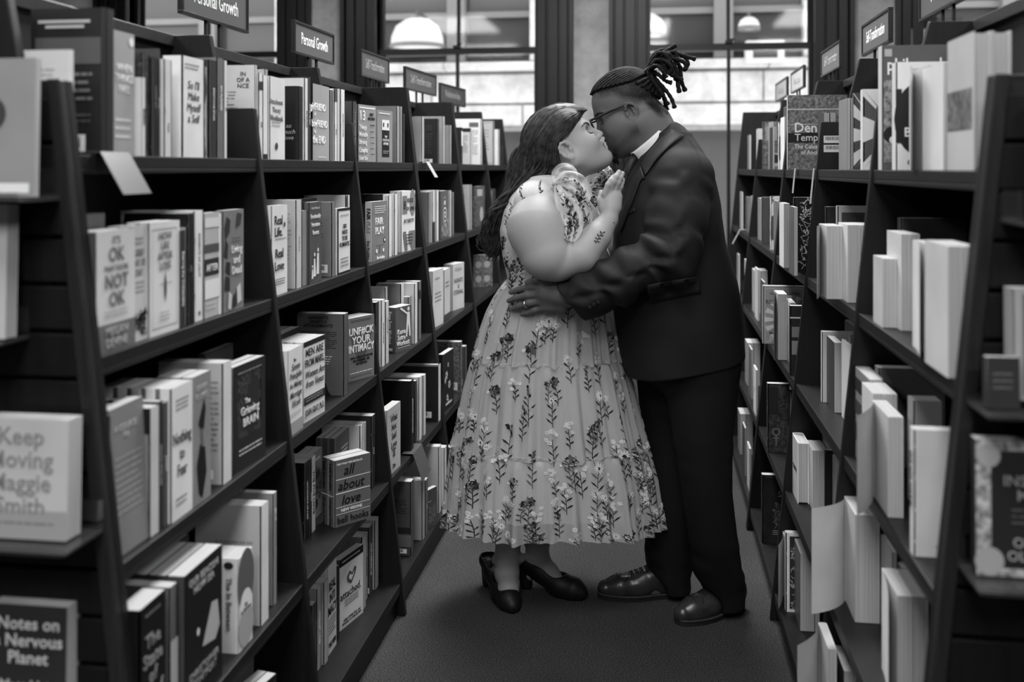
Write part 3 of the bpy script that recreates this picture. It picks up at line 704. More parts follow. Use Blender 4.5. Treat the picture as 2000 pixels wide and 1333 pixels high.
B(-0.968,2.724,1.17,0.0000,0.106,0.234,0.0180,72,'dark glossy cover with a white paper family, second shelf, second left bay',GL[1],dec=[('F','txt','Adult Children of',0.5,0.92,0.01,150,0.8),('F','txt','Emotionally',0.5,0.82,0.018,200,0.85),('F','txt','Immature',0.5,0.72,0.018,200,0.85),('F','txt','Parents',0.5,0.62,0.018,200,0.8),('F','poly',[(0.28,0.08),(0.34,0.3),(0.44,0.3),(0.5,0.08)],205),('F','disc',0.39,0.35,0.006,205),('F','poly',[(0.52,0.1),(0.58,0.36),(0.72,0.36),(0.74,0.1)],205),('F','disc',0.65,0.4,0.006,205),('F','poly',[(0.12,0.06),(0.16,0.18),(0.22,0.18),(0.26,0.06)],205),('F','disc',0.19,0.21,0.004,205)])
B(-0.968,2.961,1.17,1.5708,0.150,0.228,0.0298,112,'grey back cover with rows of print and barcode, second shelf, second left bay',GL[1],dec=[('B','lines',0.08,0.8,0.5,0.88,10,60),('B','bar',0.45,0.9,0.05,0.16)])
B(-0.965,2.974,1.17,0.0000,0.126,0.206,0.0200,205,'white cover framed in black reading 1001 Ways to Be Romantic, second shelf, second left bay',GL[1],dec=[('F','box',0,0.06,0,1,25),('F','box',0,1,0.96,1,25),('F','box',0,1,0,0.03,25),('F','txt','1001\nWAYS\nTO BE\nROMANTIC',0.54,0.58,0.02,50,0.8,0.3),('F','lines',0.2,0.85,0.85,0.9,1,140),('F','lines',0.2,0.85,0.08,0.24,3,120)])
B(-1.003,3.223,1.17,1.5708,0.145,0.242,0.0420,200,'white spine standing behind the black-framed cover, second shelf, second left bay',GL[1],dec=[('S','box',0,0.4,0,1,60)])
B(-1.083,2.961,1.17,0.0000,0.160,0.235,0.0240,40,'dark book in the back row, second shelf, second left bay',GL[1])
B(-0.924,2.443,0.81,0.0000,0.104,0.222,0.0240,205,'white cover reading Seven Principles in script, third shelf, second left bay',GL[2],n=4,copylabel='copy behind the white cover reading Seven, third shelf, second left bay',dec=[('F','txt','The',0.45,0.86,0.012,90),('F','txt','Seven',0.5,0.78,0.026,80,0.8,0.2,0.3),('F','txt','Principles',0.5,0.68,0.024,80,0.85,0.2,0.3),('F','txt','for Making',0.5,0.57,0.02,80,0.85,0.2,0.3),('F','txt','Marriage',0.5,0.46,0.024,80,0.85,0.2,0.3),('F','txt','Work',0.5,0.35,0.026,80,0.7,0.2,0.3),('F','box',0,1,0,0.15,140),('F','lines',0.1,0.9,0.2,0.25,2,130)])
B(-0.934,2.584,0.81,-0.0698,0.145,0.219,0.0260,205,'white cover reading Men Are from Mars, third shelf, second left bay',GL[2],n=3,copylabel='copy behind the white cover reading Men, third shelf, second left bay',dec=[('F','box',0,1,0.935,1,25),('F','txt','MEN ARE',0.5,0.85,0.03,55,0.86,0.3),('F','txt','FROM MARS,',0.5,0.72,0.03,55,0.9,0.3),('F','txt','Women Are',0.5,0.58,0.028,60,0.88,0,0.35),('F','txt','from Venus',0.5,0.46,0.028,60,0.85,0,0.35),('F','box',0,1,0.215,0.315,35),('F','lines',0.08,0.92,0.235,0.295,2,140),('F','txt','JOHN GRAY, Ph.D.',0.5,0.11,0.026,60,0.9,0)])
B(-0.927,2.963,0.81,1.5708,0.150,0.248,0.0420,80,'grey back cover with black heading and a head in outline, third shelf, second left bay',GL[2],dec=[('B','txt','NAVIGATE\nANXIOUS\nATTACHMENTS',0.45,0.9,0.013,30,0.85,0.6),('B','lines',0.05,0.85,0.56,0.78,9,45),('B','lines',0.05,0.75,0.36,0.48,4,170),('B','poly',[(0.2,0),(0.22,0.12),(0.3,0.2),(0.5,0.22),(0.62,0.14),(0.66,0.05),(0.72,0)],25),('B','poly',[(0,0),(0.2,0),(0.2,0.1),(0.3,0.2),(0.2,0.24),(0,0.22)],120)])
B(-0.973,3.100,0.81,-0.4014,0.135,0.205,0.0200,110,'grey cover reading Unf#ck Your Intimacy in white capitals, third shelf, second left bay',GL[2],n=3,copylabel='copy behind the grey cover reading Unf#ck, third shelf, second left bay',dec=[('F','poly',[(0.5,0.22),(0.78,0.5),(0.9,0.72),(0.78,0.84),(0.5,0.78),(0.22,0.84),(0.1,0.72),(0.22,0.5)],80),('F','txt','UNF#CK',0.5,0.77,0.034,225,0.92,1.6),('F','txt','YOUR',0.5,0.63,0.034,225,0.7,1.6),('F','txt','INTIMACY',0.5,0.5,0.034,225,0.95,1.6),('F','txt','USING SCIENCE FOR BETTER\nRELATIONSHIPS, SEX,\nAND DATING',0.5,0.31,0.011,25,0.85,0.8),('F','lines',0.1,0.9,0.92,0.96,2,60),('F','lines',0.08,0.95,0.1,0.13,1,225),('F','lines',0.1,0.93,0.05,0.07,1,40)])
B(-1.031,3.249,0.81,1.5708,0.060,0.203,0.0347,110,'small pictured book peeping over the grey ones, third shelf, second left bay',GL[2],dec=[('B','box',0.5,1,0.7,0.98,60,'mottled')])
B(-1.052,2.709,0.81,0.0000,0.170,0.215,0.0300,50,'row of dark books along the back, tops showing, third shelf, second left bay',GL[2],n=3,copylabel='copy behind the row of dark books, third shelf, second left bay')
B(-0.969,2.731,0.45,1.5708,0.130,0.221,0.0420,26,'black back cover with barcode sticker, small white spine print, fourth shelf, second left bay',GL[3],dec=[('B','bar',0.62,0.92,0.03,0.12),('B','lines',0.1,0.8,0.15,0.3,5,70),('S','vtx','CODEPENDENT NO MORE',0.5,0.5,0.009,180)])
B(-0.969,2.752,0.45,1.5708,0.145,0.219,0.0218,35,'narrow black spine, fourth shelf, second left bay',GL[3],dec=[('S','vtx','the dance',0.5,0.5,0.006,150)])
B(-0.972,2.793,0.45,1.5708,0.145,0.217,0.0403,195,'white spine printed with a big dark title, fourth shelf, second left bay',GL[3],dec=[('S','vtx','THE FIVE LOVE',0.5,0.52,0.019,40)])
B(-0.920,2.803,0.45,-0.6632,0.129,0.196,0.0320,90,'grey cover reading All About Love, near the shelf edge, fourth shelf, second left bay',GL[3],n=2,copylabel='copy behind the grey cover reading All, fourth shelf, second left bay',dec=[('F','txt','NEW YORK TIMES BESTSELLER',0.42,0.93,0.007,215,0.7),('F','txt','all',0.38,0.82,0.042,25,0.6,0.4,0.25),('F','box',0.04,0.97,0.7,0.712,205),('F','txt','about',0.44,0.6,0.04,25,0.75,0.4,0.25),('F','box',0.04,0.97,0.49,0.505,205),('F','txt','love',0.44,0.38,0.04,25,0.65,0.4,0.25),('F','box',0.04,0.97,0.285,0.293,205),('F','txt','NEW VISIONS',0.46,0.235,0.012,225,0.6,1.2),('F','box',0.04,0.97,0.185,0.193,205),('F','txt','bell hooks',0.5,0.095,0.028,25,0.85,0.3),('S','vtx','bell hooks',0.5,0.75,0.02,30,0.4),('S','box',0,1,0.46,0.475,190),('S','vtx','all about love',0.5,0.22,0.018,35,0.4)])
B(-0.936,3.149,0.45,1.5708,0.130,0.217,0.0301,205,'tall white spine beyond All About Love, fourth shelf, second left bay',GL[3])
B(-0.930,3.166,0.45,1.5708,0.145,0.221,0.0182,190,'thin pale spine, fourth shelf, second left bay',GL[3])
B(-0.928,3.249,0.45,1.5708,0.150,0.224,0.0420,200,'white back cover with a barcode label, fourth shelf, second left bay',GL[3],dec=[('B','bar',0.4,0.98,0.08,0.19)])
B(-0.911,3.208,0.45,1.5708,0.160,0.238,0.0420,40,'dark tall book at the far end, fourth shelf, second left bay',GL[3],dec=[('S','vtx','kindred',0.5,0.5,0.007,170)])
B(-0.971,2.969,0.45,0.0000,0.140,0.215,0.0200,80,'dark cover with grey arch, behind All About Love, fourth shelf, second left bay',GL[3],n=3,copylabel='copy behind the dark cover with grey, fourth shelf, second left bay',dec=[('F','disc',0.7,0.35,0.05,105,1.6),('F','txt','LAUREN\nHART',0.6,0.25,0.022,215,0.8,0.8),('F','lines',0.4,0.9,0.62,0.8,3,190)])
B(-1.001,2.792,0.45,0.0000,0.140,0.200,0.0240,120,'pale-topped book lying behind the front row, fourth shelf, second left bay',GL[3],n=2,copylabel='copy behind the pale-topped book lying behind, fourth shelf, second left bay',dec=[('F','flowers',14,60),('F','lines',0.1,0.9,0.8,0.9,1,190)])
B(-0.913,2.626,0.11,1.5708,0.145,0.205,0.0331,60,'short dark spine at the near end, bottom shelf, second left bay',GL[4],dec=[('S','vtx','us',0.5,0.1,0.006,170)])
B(-0.917,2.682,0.11,1.5708,0.145,0.227,0.0345,150,'grey spine reading Overcome in pale print, bottom shelf, second left bay',GL[4],dec=[('S','vtx','OVERCOME THIS',0.5,0.5,0.012,200)])
B(-0.909,2.718,0.11,1.5708,0.145,0.230,0.0353,160,'pale narrow spine, bottom shelf, second left bay',GL[4])
B(-0.915,2.729,0.11,0.0000,0.079,0.252,0.0240,190,'white cover with heavy black title, bottom shelf, second left bay',GL[4],n=3,copylabel='copy behind the white cover with heavy, bottom shelf, second left bay',dec=[('F','txt','REAL\nINTI\nMACY',0.5,0.62,0.036,25,0.9,0.8),('F','lines',0.1,0.9,0.2,0.4,5,90),('F','txt','THE VERB',0.5,0.1,0.02,30,0.8)])
B(-0.919,2.847,0.11,1.5708,0.145,0.218,0.0193,28,'black narrow spine with pale edge, bottom shelf, second left bay',GL[4],spine=40)
B(-0.930,2.882,0.11,-0.2269,0.142,0.215,0.0220,205,'white cover reading attached with a ribbon heart, bottom shelf, second left bay',GL[4],spine=100,dec=[('F','box',0,1,0.885,1,25),('F','lines',0.1,0.9,0.91,0.95,1,170),('F','poly',[(0.32,0.62),(0.48,0.56),(0.64,0.66),(0.7,0.74),(0.62,0.78),(0.52,0.7),(0.42,0.76),(0.3,0.7)],75),('F','poly',[(0.4,0.64),(0.48,0.61),(0.58,0.67),(0.61,0.72),(0.52,0.67),(0.43,0.71),(0.37,0.68)],205),('F','txt','attached.',0.46,0.46,0.034,50,0.86,0.3),('F','lines',0.2,0.8,0.28,0.38,3,80),('F','txt','AMIR LEVINE, M.D., and\nRACHEL S. F. HELLER, M.A.',0.5,0.09,0.01,60,0.85)])
B(-0.903,3.066,0.11,1.5708,0.150,0.232,0.0392,100,'grey back cover with black heading, bottom shelf, second left bay',GL[4],spine=150,dec=[('B','txt','IF YOU THINK',0.45,0.92,0.012,30,0.85)])
B(-0.914,3.132,0.11,1.5708,0.145,0.212,0.0348,130,'grey spine with looping script, bottom shelf, second left bay',GL[4],dec=[('S','vtx','Set Boundaries',0.5,0.5,0.01,60)])
B(-0.912,3.178,0.11,1.5708,0.145,0.223,0.0420,70,'dark spine with barcode on the back, bottom shelf, second left bay',GL[4],dec=[('B','bar',0.85,1,0.04,0.12),('S','vtx','WHAT MAKES LOVE LAST',0.5,0.5,0.009,200)])
B(-0.906,3.230,0.11,1.5708,0.160,0.228,0.0420,150,'pale grey book at the far end, bottom shelf, second left bay',GL[4])
B(-1.009,3.319,1.525,1.5708,0.030,0.205,0.0420,55,'dark grey spine beside the cover reading 13 Things, top shelf, third left bay',GL[0],dec=[('S','vtx','13 Things Mentally Strong',0.5,0.55,0.012,150)])
B(-1.033,3.410,1.525,-0.2094,0.135,0.204,0.0280,140,'grey cover reading 13 Things Mentally Strong Couples, top shelf, third left bay',GL[0],n=2,copylabel='copy behind the grey cover reading 13, top shelf, third left bay',dec=[('F','box',0.08,0.95,0.935,0.96,215),('F','txt','13',0.24,0.8,0.05,225,0.4,0),('F','txt','AMY\nMORIN',0.74,0.8,0.016,45,0.4),('F','txt','Things',0.26,0.6,0.022,215,0.42),('F','txt','Mentally',0.28,0.47,0.022,215,0.46),('F','txt','Strong',0.26,0.34,0.022,215,0.42),('F','txt','Couples',0.28,0.2,0.026,215,0.46),('F','txt',"Don't Do",0.28,0.06,0.02,215,0.46),('F','lines',0.64,0.9,0.6,0.66,1,60),('F','lines',0.64,0.9,0.5,0.54,1,60),('F','lines',0.64,0.9,0.4,0.44,1,60),('F','lines',0.64,0.9,0.3,0.34,1,60),('F','lines',0.64,0.9,0.2,0.24,1,60),('F','lines',0.64,0.9,0.1,0.14,1,60)])
B(-1.030,3.650,1.525,-0.1920,0.130,0.198,0.0220,130,'grey cover reading The State of Affairs with a door hanger, top shelf, third left bay',GL[0],n=2,copylabel='copy behind the grey cover reading The, top shelf, third left bay',dec=[('F','box',0.3,0.78,0.1,0.62,32),('F','box',0.3,0.78,0.62,0.82,205),('F','box',0.36,0.44,0.68,0.76,40),('F','box',0.64,0.72,0.68,0.76,40),('F','txt','THE\nSTATE OF\nAFFAIRS',0.54,0.42,0.014,205,0.42,0.3),('F','lines',0.36,0.72,0.15,0.22,2,150),('F','lines',0.1,0.85,0.9,0.95,1,210),('S','vtx','THE STATE OF AFFAIRS',0.5,0.5,0.01,60)])
B(-1.011,3.915,1.525,1.5708,0.140,0.226,0.0420,135,'grey curled paperback, top shelf, third left bay',GL[0],dec=[('S','vtx','MATING',0.5,0.6,0.008,190)])
B(-1.013,3.964,1.525,1.5708,0.140,0.228,0.0333,120,'thin grey spine, top shelf, third left bay',GL[0])
B(-1.013,4.007,1.525,1.5708,0.120,0.202,0.0256,45,'thin dark spine beside the end panel, top shelf, third left bay',GL[0])
B(-0.980,3.407,1.17,-0.1222,0.141,0.213,0.0260,115,'grey cover reading Fair Play, its spine pale, second shelf, third left bay',GL[1],spine=185,dec=[('F','txt','FAIR',0.45,0.66,0.036,225,0.7,1),('F','txt','PLAY',0.48,0.5,0.036,225,0.75,1),('F','lines',0.15,0.9,0.78,0.92,4,205),('F','disc',0.8,0.34,0.01,40),('F','disc',0.8,0.34,0.006,215),('F','box',0.24,0.72,0.255,0.262,40),('F','box',0.46,0.485,0.12,0.26,40),('F','disc',0.26,0.17,0.007,220),('F','disc',0.7,0.17,0.007,220),('F','txt','Eve Rodsky',0.5,0.05,0.015,220,0.6,0,0.2),('S','vtx','FAIR',0.5,0.8,0.02,40,0.2),('S','vtx','PLAY',0.5,0.58,0.02,150,0.2),('S','vtx','Eve Rodsky',0.5,0.2,0.014,50,0.34)])
B(-0.983,3.587,1.17,1.5708,0.140,0.236,0.0283,70,'dark topped book behind Fair Play, second shelf, third left bay',GL[1],spine=170,dec=[('B','box',0,1,0.85,1,30)])
B(-0.973,3.652,1.17,1.5708,0.145,0.230,0.0420,205,'white spine with grey mark, second shelf, third left bay',GL[1])
B(-0.971,3.728,1.17,1.5708,0.140,0.233,0.0420,205,'white back cover with small barcode, second shelf, third left bay',GL[1],dec=[('B','bar',0.3,0.9,0.05,0.13)])
B(-0.981,3.824,1.17,-0.1047,0.159,0.241,0.0250,205,'white cover reading 8 Rules of Love in brush lettering, second shelf, third left bay',GL[1],n=2,copylabel='copy behind the white cover reading 8, second shelf, third left bay',dec=[('F','box',0.06,0.4,0.62,0.92,110),('F','disc',0.8,0.8,0.034,120,1.6),('F','txt','8',0.22,0.76,0.05,25,0.3,0.2),('F','txt','RULES',0.62,0.84,0.024,30,0.6,0.4),('F','txt','OF LOVE',0.62,0.7,0.022,30,0.6,0.4),('F','txt','JAY SHETTY',0.52,0.5,0.022,35,0.9,0.2),('F','poly',[(0.08,0.33),(0.3,0.33),(0.42,0.02),(0.25,0.02)],100),('F','poly',[(0.5,0.33),(0.98,0.33),(0.98,0.02),(0.75,0.02),(0.5,0.2)],110),('F','lines',0.3,0.8,0.08,0.28,4,50)])
B(-0.942,3.362,0.81,1.5708,0.145,0.229,0.0389,30,'black spine at the near end, third shelf, third left bay',GL[2])
B(-0.932,3.405,0.81,1.5708,0.145,0.232,0.0420,205,'white spine with scattered dark print, third shelf, third left bay',GL[2],dec=[('S','vtx','the all-or-nothing',0.5,0.5,0.01,60)])
B(-0.932,3.457,0.81,1.5708,0.145,0.220,0.0413,190,'white spine with grey print, third shelf, third left bay',GL[2],dec=[('S','vtx','COME TOGETHER',0.5,0.6,0.007,110)])
B(-0.982,3.625,0.81,1.5708,0.100,0.249,0.0300,170,'wide pale book behind, with a dark round picture, third shelf, third left bay',GL[2],dec=[('B','disc',0.75,0.65,0.018,40,1.3)])
B(-0.952,3.624,0.81,-0.3142,0.112,0.169,0.0500,88,'dark grey cover reading Kama Sutra Workout with white figures, third shelf, third left bay',GL[2],spine=72,dec=[('F','txt','Kama',0.36,0.44,0.026,215,0.6,1),('F','txt','Sutra',0.36,0.31,0.026,215,0.6,1),('F','txt','Workout',0.46,0.18,0.026,215,0.8,1),('F','box',0.12,0.88,0.085,0.095,205),('F','poly',[(0.62,0.3),(0.7,0.85),(0.86,0.85),(0.92,0.3),(0.84,0.3),(0.78,0.6),(0.7,0.3)],215),('F','disc',0.78,0.92,0.008,215),('F','poly',[(0.25,0.95),(0.7,0.8),(0.7,0.84),(0.3,0.99)],215),('S','vtx','Kama Sutra Workout',0.5,0.55,0.022,215,0.72),('S','box',0.25,0.75,0.04,0.1,190)])
B(-0.962,3.787,0.81,1.5708,0.100,0.245,0.0420,120,'grey round-backed book, third shelf, third left bay',GL[2],spine=190)
B(-0.942,3.830,0.81,1.5708,0.080,0.189,0.0418,130,'grey spine with faint print, third shelf, third left bay',GL[2])
B(-0.927,3.871,0.81,1.5708,0.130,0.237,0.0420,205,'tall white spine, third shelf, third left bay',GL[2])
B(-0.932,3.957,0.81,1.5708,0.140,0.235,0.0420,105,'grey book with dark marks at the far end, third shelf, third left bay',GL[2],dec=[('S','box',0,1,0.7,0.85,40)])
B(-0.891,3.278,0.45,-0.0524,0.151,0.229,0.0300,170,'pale cover reading Not Said Love, fourth shelf, third left bay',GL[3],dec=[('F','txt','What\nNot\nSaid\nLove',0.5,0.62,0.032,40,0.8,0),('F','txt','IN FEAR,\nAND\nTION',0.5,0.3,0.011,60,0.6),('F','txt','Zhu',0.5,0.1,0.02,60,0.5),('F','lines',0.1,0.9,0.88,0.9,1,120)])
B(-0.883,3.633,0.45,1.5708,0.140,0.265,0.0500,22,'thick black book lettered in white, fourth shelf, third left bay',GL[3],hard=1,dec=[('S','vtx','COLLECTED LETTERS ON LOVE',0.5,0.5,0.009,190)])
B(-0.891,3.715,0.45,1.5708,0.145,0.243,0.0249,60,'thin grey spine, fourth shelf, third left bay',GL[3])
B(-0.891,3.792,0.45,1.5708,0.145,0.245,0.0420,205,'white spine, fourth shelf, third left bay',GL[3])
B(-0.891,3.863,0.45,1.5708,0.145,0.237,0.0420,190,'pale grey spine, fourth shelf, third left bay',GL[3])
B(-0.881,4.089,0.45,1.5708,0.190,0.235,0.0420,30,'black back cover with pale photo patch and barcode, fourth shelf, third left bay',GL[3],hard=1,spine=200,dec=[('B','box',0.3,0.72,0.62,0.82,160,'mottled'),('B','lines',0.2,0.8,0.3,0.55,8,60),('B','bar',0.2,0.85,0.06,0.17),('B','box',0,1,0.97,1,120)])
B(-0.858,3.526,0.11,1.5708,0.160,0.266,0.0420,70,'glossy dark grey back cover with barcode, grey streaks, bottom shelf, third left bay',GL[4],dec=[('B','lines',0.1,0.9,0.55,0.75,7,40),('B','bar',0.3,0.9,0.03,0.09),('B','box',0,1,0.3,0.38,40),('B','box',0,1,0.12,0.28,95),('B','txt','every\na Day',0.5,0.88,0.016,30,0.6)])
B(-0.852,3.679,0.11,1.5708,0.145,0.219,0.0420,150,'pale spine, bottom shelf, third left bay',GL[4])
B(-0.850,3.722,0.11,1.5708,0.145,0.210,0.0420,90,'grey spine, bottom shelf, third left bay',GL[4],dec=[('S','vtx','ritual',0.5,0.5,0.006,190)])
B(-0.870,3.721,0.11,-0.3665,0.098,0.149,0.0200,75,'small dark grey cover with a fine plant drawing, bottom shelf, third left bay',GL[4],dec=[('F','vine',0.35,0.9,0.15,0.55,26,120),('F','lines',0.15,0.6,0.66,0.7,1,190),('S','box',0.2,0.9,0.05,0.2,200)])
B(-0.882,4.012,0.11,1.5708,0.145,0.220,0.0420,205,'white spine behind the small grey cover, bottom shelf, third left bay',GL[4],dec=[('S','vtx','PEACE',0.5,0.6,0.006,120)])
B(-0.852,3.970,0.11,1.5708,0.145,0.269,0.0420,190,'tall pale spine, bottom shelf, third left bay',GL[4])
B(-0.847,4.054,0.11,1.5708,0.145,0.242,0.0420,205,'white thin spine at the far end, bottom shelf, third left bay',GL[4])
B(-1.013,4.360,1.525,1.5708,0.145,0.206,0.0420,150,'grey thin spine, top shelf, left bay beyond the long case',GL[0])
B(-1.013,4.674,1.525,1.5708,0.160,0.213,0.0420,40,'black back cover with small barcode, top shelf, left bay beyond the long case',GL[0],dec=[('B','lines',0.1,0.85,0.2,0.85,14,70),('B','bar',0.25,0.85,0.02,0.1)])
B(-1.023,4.852,1.525,1.5708,0.150,0.234,0.0420,150,'pale grey tall back cover, top shelf, left bay beyond the long case',GL[0])
B(-1.013,4.968,1.525,1.5708,0.130,0.195,0.0420,130,'mid grey lower back cover, top shelf, left bay beyond the long case',GL[0],dec=[('B','lines',0.2,0.8,0.4,0.8,8,110)])
B(-0.983,4.355,1.17,1.5708,0.145,0.226,0.0412,120,'grey spine, second shelf, left bay beyond the long case',GL[1])
B(-0.973,4.397,1.17,1.5708,0.145,0.230,0.0420,190,'white spine, second shelf, left bay beyond the long case',GL[1],dec=[('S','box',0,1,0,0.4,40)])
B(-0.973,4.477,1.17,1.5708,0.145,0.232,0.0420,200,'white spine with pale edge, second shelf, left bay beyond the long case',GL[1])
B(-0.978,4.546,1.17,-0.0349,0.149,0.226,0.0250,80,'dark cover ringed with white spirals, second shelf, left bay beyond the long case',GL[1],dec=[('F','disc',0.5,0.75,0.03,130),('F','disc',0.5,0.75,0.022,40),('F','disc',0.5,0.75,0.012,200),('F','disc',0.5,0.5,0.036,190),('F','disc',0.5,0.5,0.028,40),('F','disc',0.5,0.5,0.016,210),('F','disc',0.5,0.5,0.008,30),('F','vine',0.05,0.95,0.05,0.4,40,170)])
B(-0.973,4.771,1.17,1.5708,0.145,0.224,0.0420,170,'pale spine, second shelf, left bay beyond the long case',GL[1])
B(-0.983,4.883,1.17,1.5708,0.145,0.213,0.0385,110,'grey spine at the far end, second shelf, left bay beyond the long case',GL[1])
B(-0.938,4.195,0.81,-0.0698,0.164,0.248,0.0240,190,'white cover with faint title, third shelf, left bay beyond the long case',GL[2],n=3,copylabel='copy behind the white cover with faint, third shelf, left bay beyond the long case',dec=[('F','lines',0.2,0.8,0.4,0.6,3,130),('F','lines',0.2,0.7,0.8,0.86,1,130)])
B(-0.932,4.409,0.81,0.0000,0.126,0.232,0.0240,185,'white cover, second along, third shelf, left bay beyond the long case',GL[2],n=2,copylabel='copy behind the white cover, second along, third shelf, left bay beyond the long case',dec=[('F','lines',0.2,0.8,0.6,0.75,2,110),('F','box',0,1,0,0.12,60)])
B(-0.960,4.735,0.81,-0.1920,0.149,0.225,0.0240,180,'pale cover reading Infinite and Eternal, third shelf, left bay beyond the long case',GL[2],n=2,copylabel='copy behind the pale cover reading Infinite, third shelf, left bay beyond the long case',dec=[('F','txt','INFINITE\n&\nETERNAL',0.5,0.5,0.03,90,0.85,0.6),('F','lines',0.2,0.8,0.82,0.9,2,120)])
B(-0.892,4.201,0.45,-0.0698,0.165,0.249,0.0240,30,'black cover with white flowers, fourth shelf, left bay beyond the long case',GL[3],dec=[('F','flowers',7,190),('F','box',0.2,0.8,0.08,0.12,190)])
B(-0.891,4.624,0.45,1.5708,0.150,0.238,0.0420,90,'mottled back cover, fourth shelf, left bay beyond the long case',GL[3],art='mottled',dec=[('B','bar',0.3,0.9,0.05,0.2)])
B(-0.891,4.742,0.45,1.5708,0.140,0.196,0.0420,75,'grey spine, fourth shelf, left bay beyond the long case',GL[3],dec=[('B','bar',0.4,0.9,0.05,0.2)])
B(-0.852,4.305,0.11,1.5708,0.145,0.173,0.0420,120,'grey spine low down, bottom shelf, left bay beyond the long case',GL[4])
B(-0.852,4.388,0.11,1.5708,0.145,0.136,0.0420,60,'dark spine low down, bottom shelf, left bay beyond the long case',GL[4])
B(-1.013,5.271,1.525,1.5708,0.145,0.196,0.0420,40,'black and white spine, top shelf, far left bay',GL[0],dec=[('S','box',0,1,0.5,0.9,200)])
B(-1.013,5.547,1.525,1.5708,0.140,0.203,0.0420,170,'pale back cover with print, top shelf, far left bay',GL[0],dec=[('B','box',0,1,0.9,1,30),('B','lines',0.1,0.9,0.3,0.8,9,120)])
B(-1.013,5.889,1.525,1.5708,0.160,0.273,0.0420,185,'white back cover with a dark square and print, top shelf, far left bay',GL[0],dec=[('B','box',0.55,0.9,0.82,0.92,80),('B','lines',0.1,0.9,0.2,0.75,14,130)])
B(-0.973,5.327,1.17,1.5708,0.140,0.243,0.0420,150,'pale book, second shelf, far left bay',GL[1],dec=[('B','lines',0.2,0.8,0.6,0.8,4,110)])
B(-0.996,5.587,1.17,-0.1571,0.152,0.230,0.0240,70,'dark cloudy cover, second shelf, far left bay',GL[1],art='mottled',dec=[('F','disc',0.6,0.3,0.03,150,1.4),('F','box',0.1,0.7,0.75,0.92,150)])
B(-1.032,5.700,0.81,-0.9425,0.124,0.187,0.0240,75,'dark painted cover with faces, third shelf, far left bay',GL[2],art='mottled',dec=[('F','disc',0.25,0.7,0.02,120),('F','disc',0.7,0.7,0.02,120),('F','disc',0.25,0.25,0.02,120),('F','disc',0.7,0.25,0.02,120)])
B(-0.891,5.181,0.45,1.5708,0.145,0.189,0.0420,150,'pale spine, fourth shelf, far left bay',GL[3])
B(-0.891,5.140,0.45,1.5708,0.145,0.161,0.0420,90,'grey spine, fourth shelf, far left bay',GL[3])
B(-1.013,6.357,1.525,1.5708,0.150,0.282,0.0420,140,'grey framed back cover, top shelf, last left bay',GL[0],dec=[('B','box',0.08,0.92,0.06,0.94,150),('B','lines',0.2,0.8,0.3,0.8,7,110)])
B(-1.013,6.575,1.525,1.5708,0.145,0.237,0.0420,190,'white spine, top shelf, last left bay',GL[0])
B(-1.013,6.799,1.525,1.5708,0.120,0.132,0.0420,40,'small black book, top shelf, last left bay',GL[0])
B(-0.973,6.020,1.17,1.5708,0.145,0.193,0.0420,120,'grey book, second shelf, last left bay',GL[1])
B(-0.973,6.145,1.17,1.5708,0.145,0.204,0.0420,60,'dark book, second shelf, last left bay',GL[1])
B(-0.932,6.020,0.81,1.5708,0.145,0.156,0.0420,140,'pale book, third shelf, last left bay',GL[2])
B(0.547,2.500,1.497,-1.5708,0.190,0.300,0.0400,78,'big dark cover reading philosophy beside the divider, top shelf, nearest right bay',GR[0],hard=1,spine=190,dec=[('F','txt','philosophy',0.46,0.84,0.042,205,0.8,1.4),('F','box',0.03,0.12,0.91,0.97,150),('F','box',0.02,0.18,0.06,0.72,110,'mottled'),('F','disc',0.12,0.28,0.02,25),('F','disc',0.14,0.24,0.01,205)])
B(0.555,2.400,1.497,-1.5708,0.170,0.249,0.0400,205,'white cover with a black disc and heavy title, top shelf, nearest right bay',GR[0],dec=[('F','disc',0.42,0.47,0.075,30,1.25),('F','txt','THE\nPHI\nBOOK',0.36,0.46,0.03,205,0.5,1.2),('F','box',0.2,0.36,0.88,0.94,160),('F','disc',0.2,0.07,0.008,30),('F','box',0,0.08,0.25,0.75,30)])
B(0.565,2.320,1.497,3.1416,0.150,0.218,0.0140,205,'white paperback curling open towards the aisle, top shelf, nearest right bay',GR[0],n=2,opn=0.35,copylabel='copy behind the white paperback curling open, top shelf, nearest right bay')
B(0.555,2.170,1.497,3.1416,0.150,0.209,0.0147,205,'white stack beside the curled paperback, top shelf, nearest right bay',GR[0],n=3,copylabel='copy behind the white stack beside the, top shelf, nearest right bay')
B(0.550,1.980,1.497,3.1416,0.160,0.241,0.0303,175,'tall pale book with grey picture panels, top shelf, nearest right bay',GR[0],hard=1,n=2,copylabel='copy behind the tall pale book with, top shelf, nearest right bay',dec=[('F','box',0.05,0.95,0.3,0.6,90,'mottled')])
B(0.510,2.426,1.143,3.1416,0.100,0.155,0.0300,180,'low white cover at the back end, second shelf, nearest right bay',GR[1])
B(0.541,2.427,1.143,3.1416,0.140,0.213,0.0186,195,'tall white book with printed pages edge, second shelf, nearest right bay',GR[1],n=2,copylabel='copy behind the tall white book with, second shelf, nearest right bay')
B(0.581,2.402,1.143,3.1416,0.130,0.190,0.0120,40,'thin dark book, second shelf, nearest right bay',GR[1])
B(0.593,2.336,1.143,3.1416,0.120,0.135,0.0208,200,'low white paperback, second shelf, nearest right bay',GR[1])
B(0.518,2.103,1.143,3.1416,0.150,0.213,0.0273,200,'white book with open cover, second shelf, nearest right bay',GR[1],opn=0.25)
B(0.497,1.930,1.143,3.1416,0.150,0.225,0.0240,190,'thick pale stack near the front, second shelf, nearest right bay',GR[1],n=2,copylabel='copy behind the thick pale stack near, second shelf, nearest right bay')
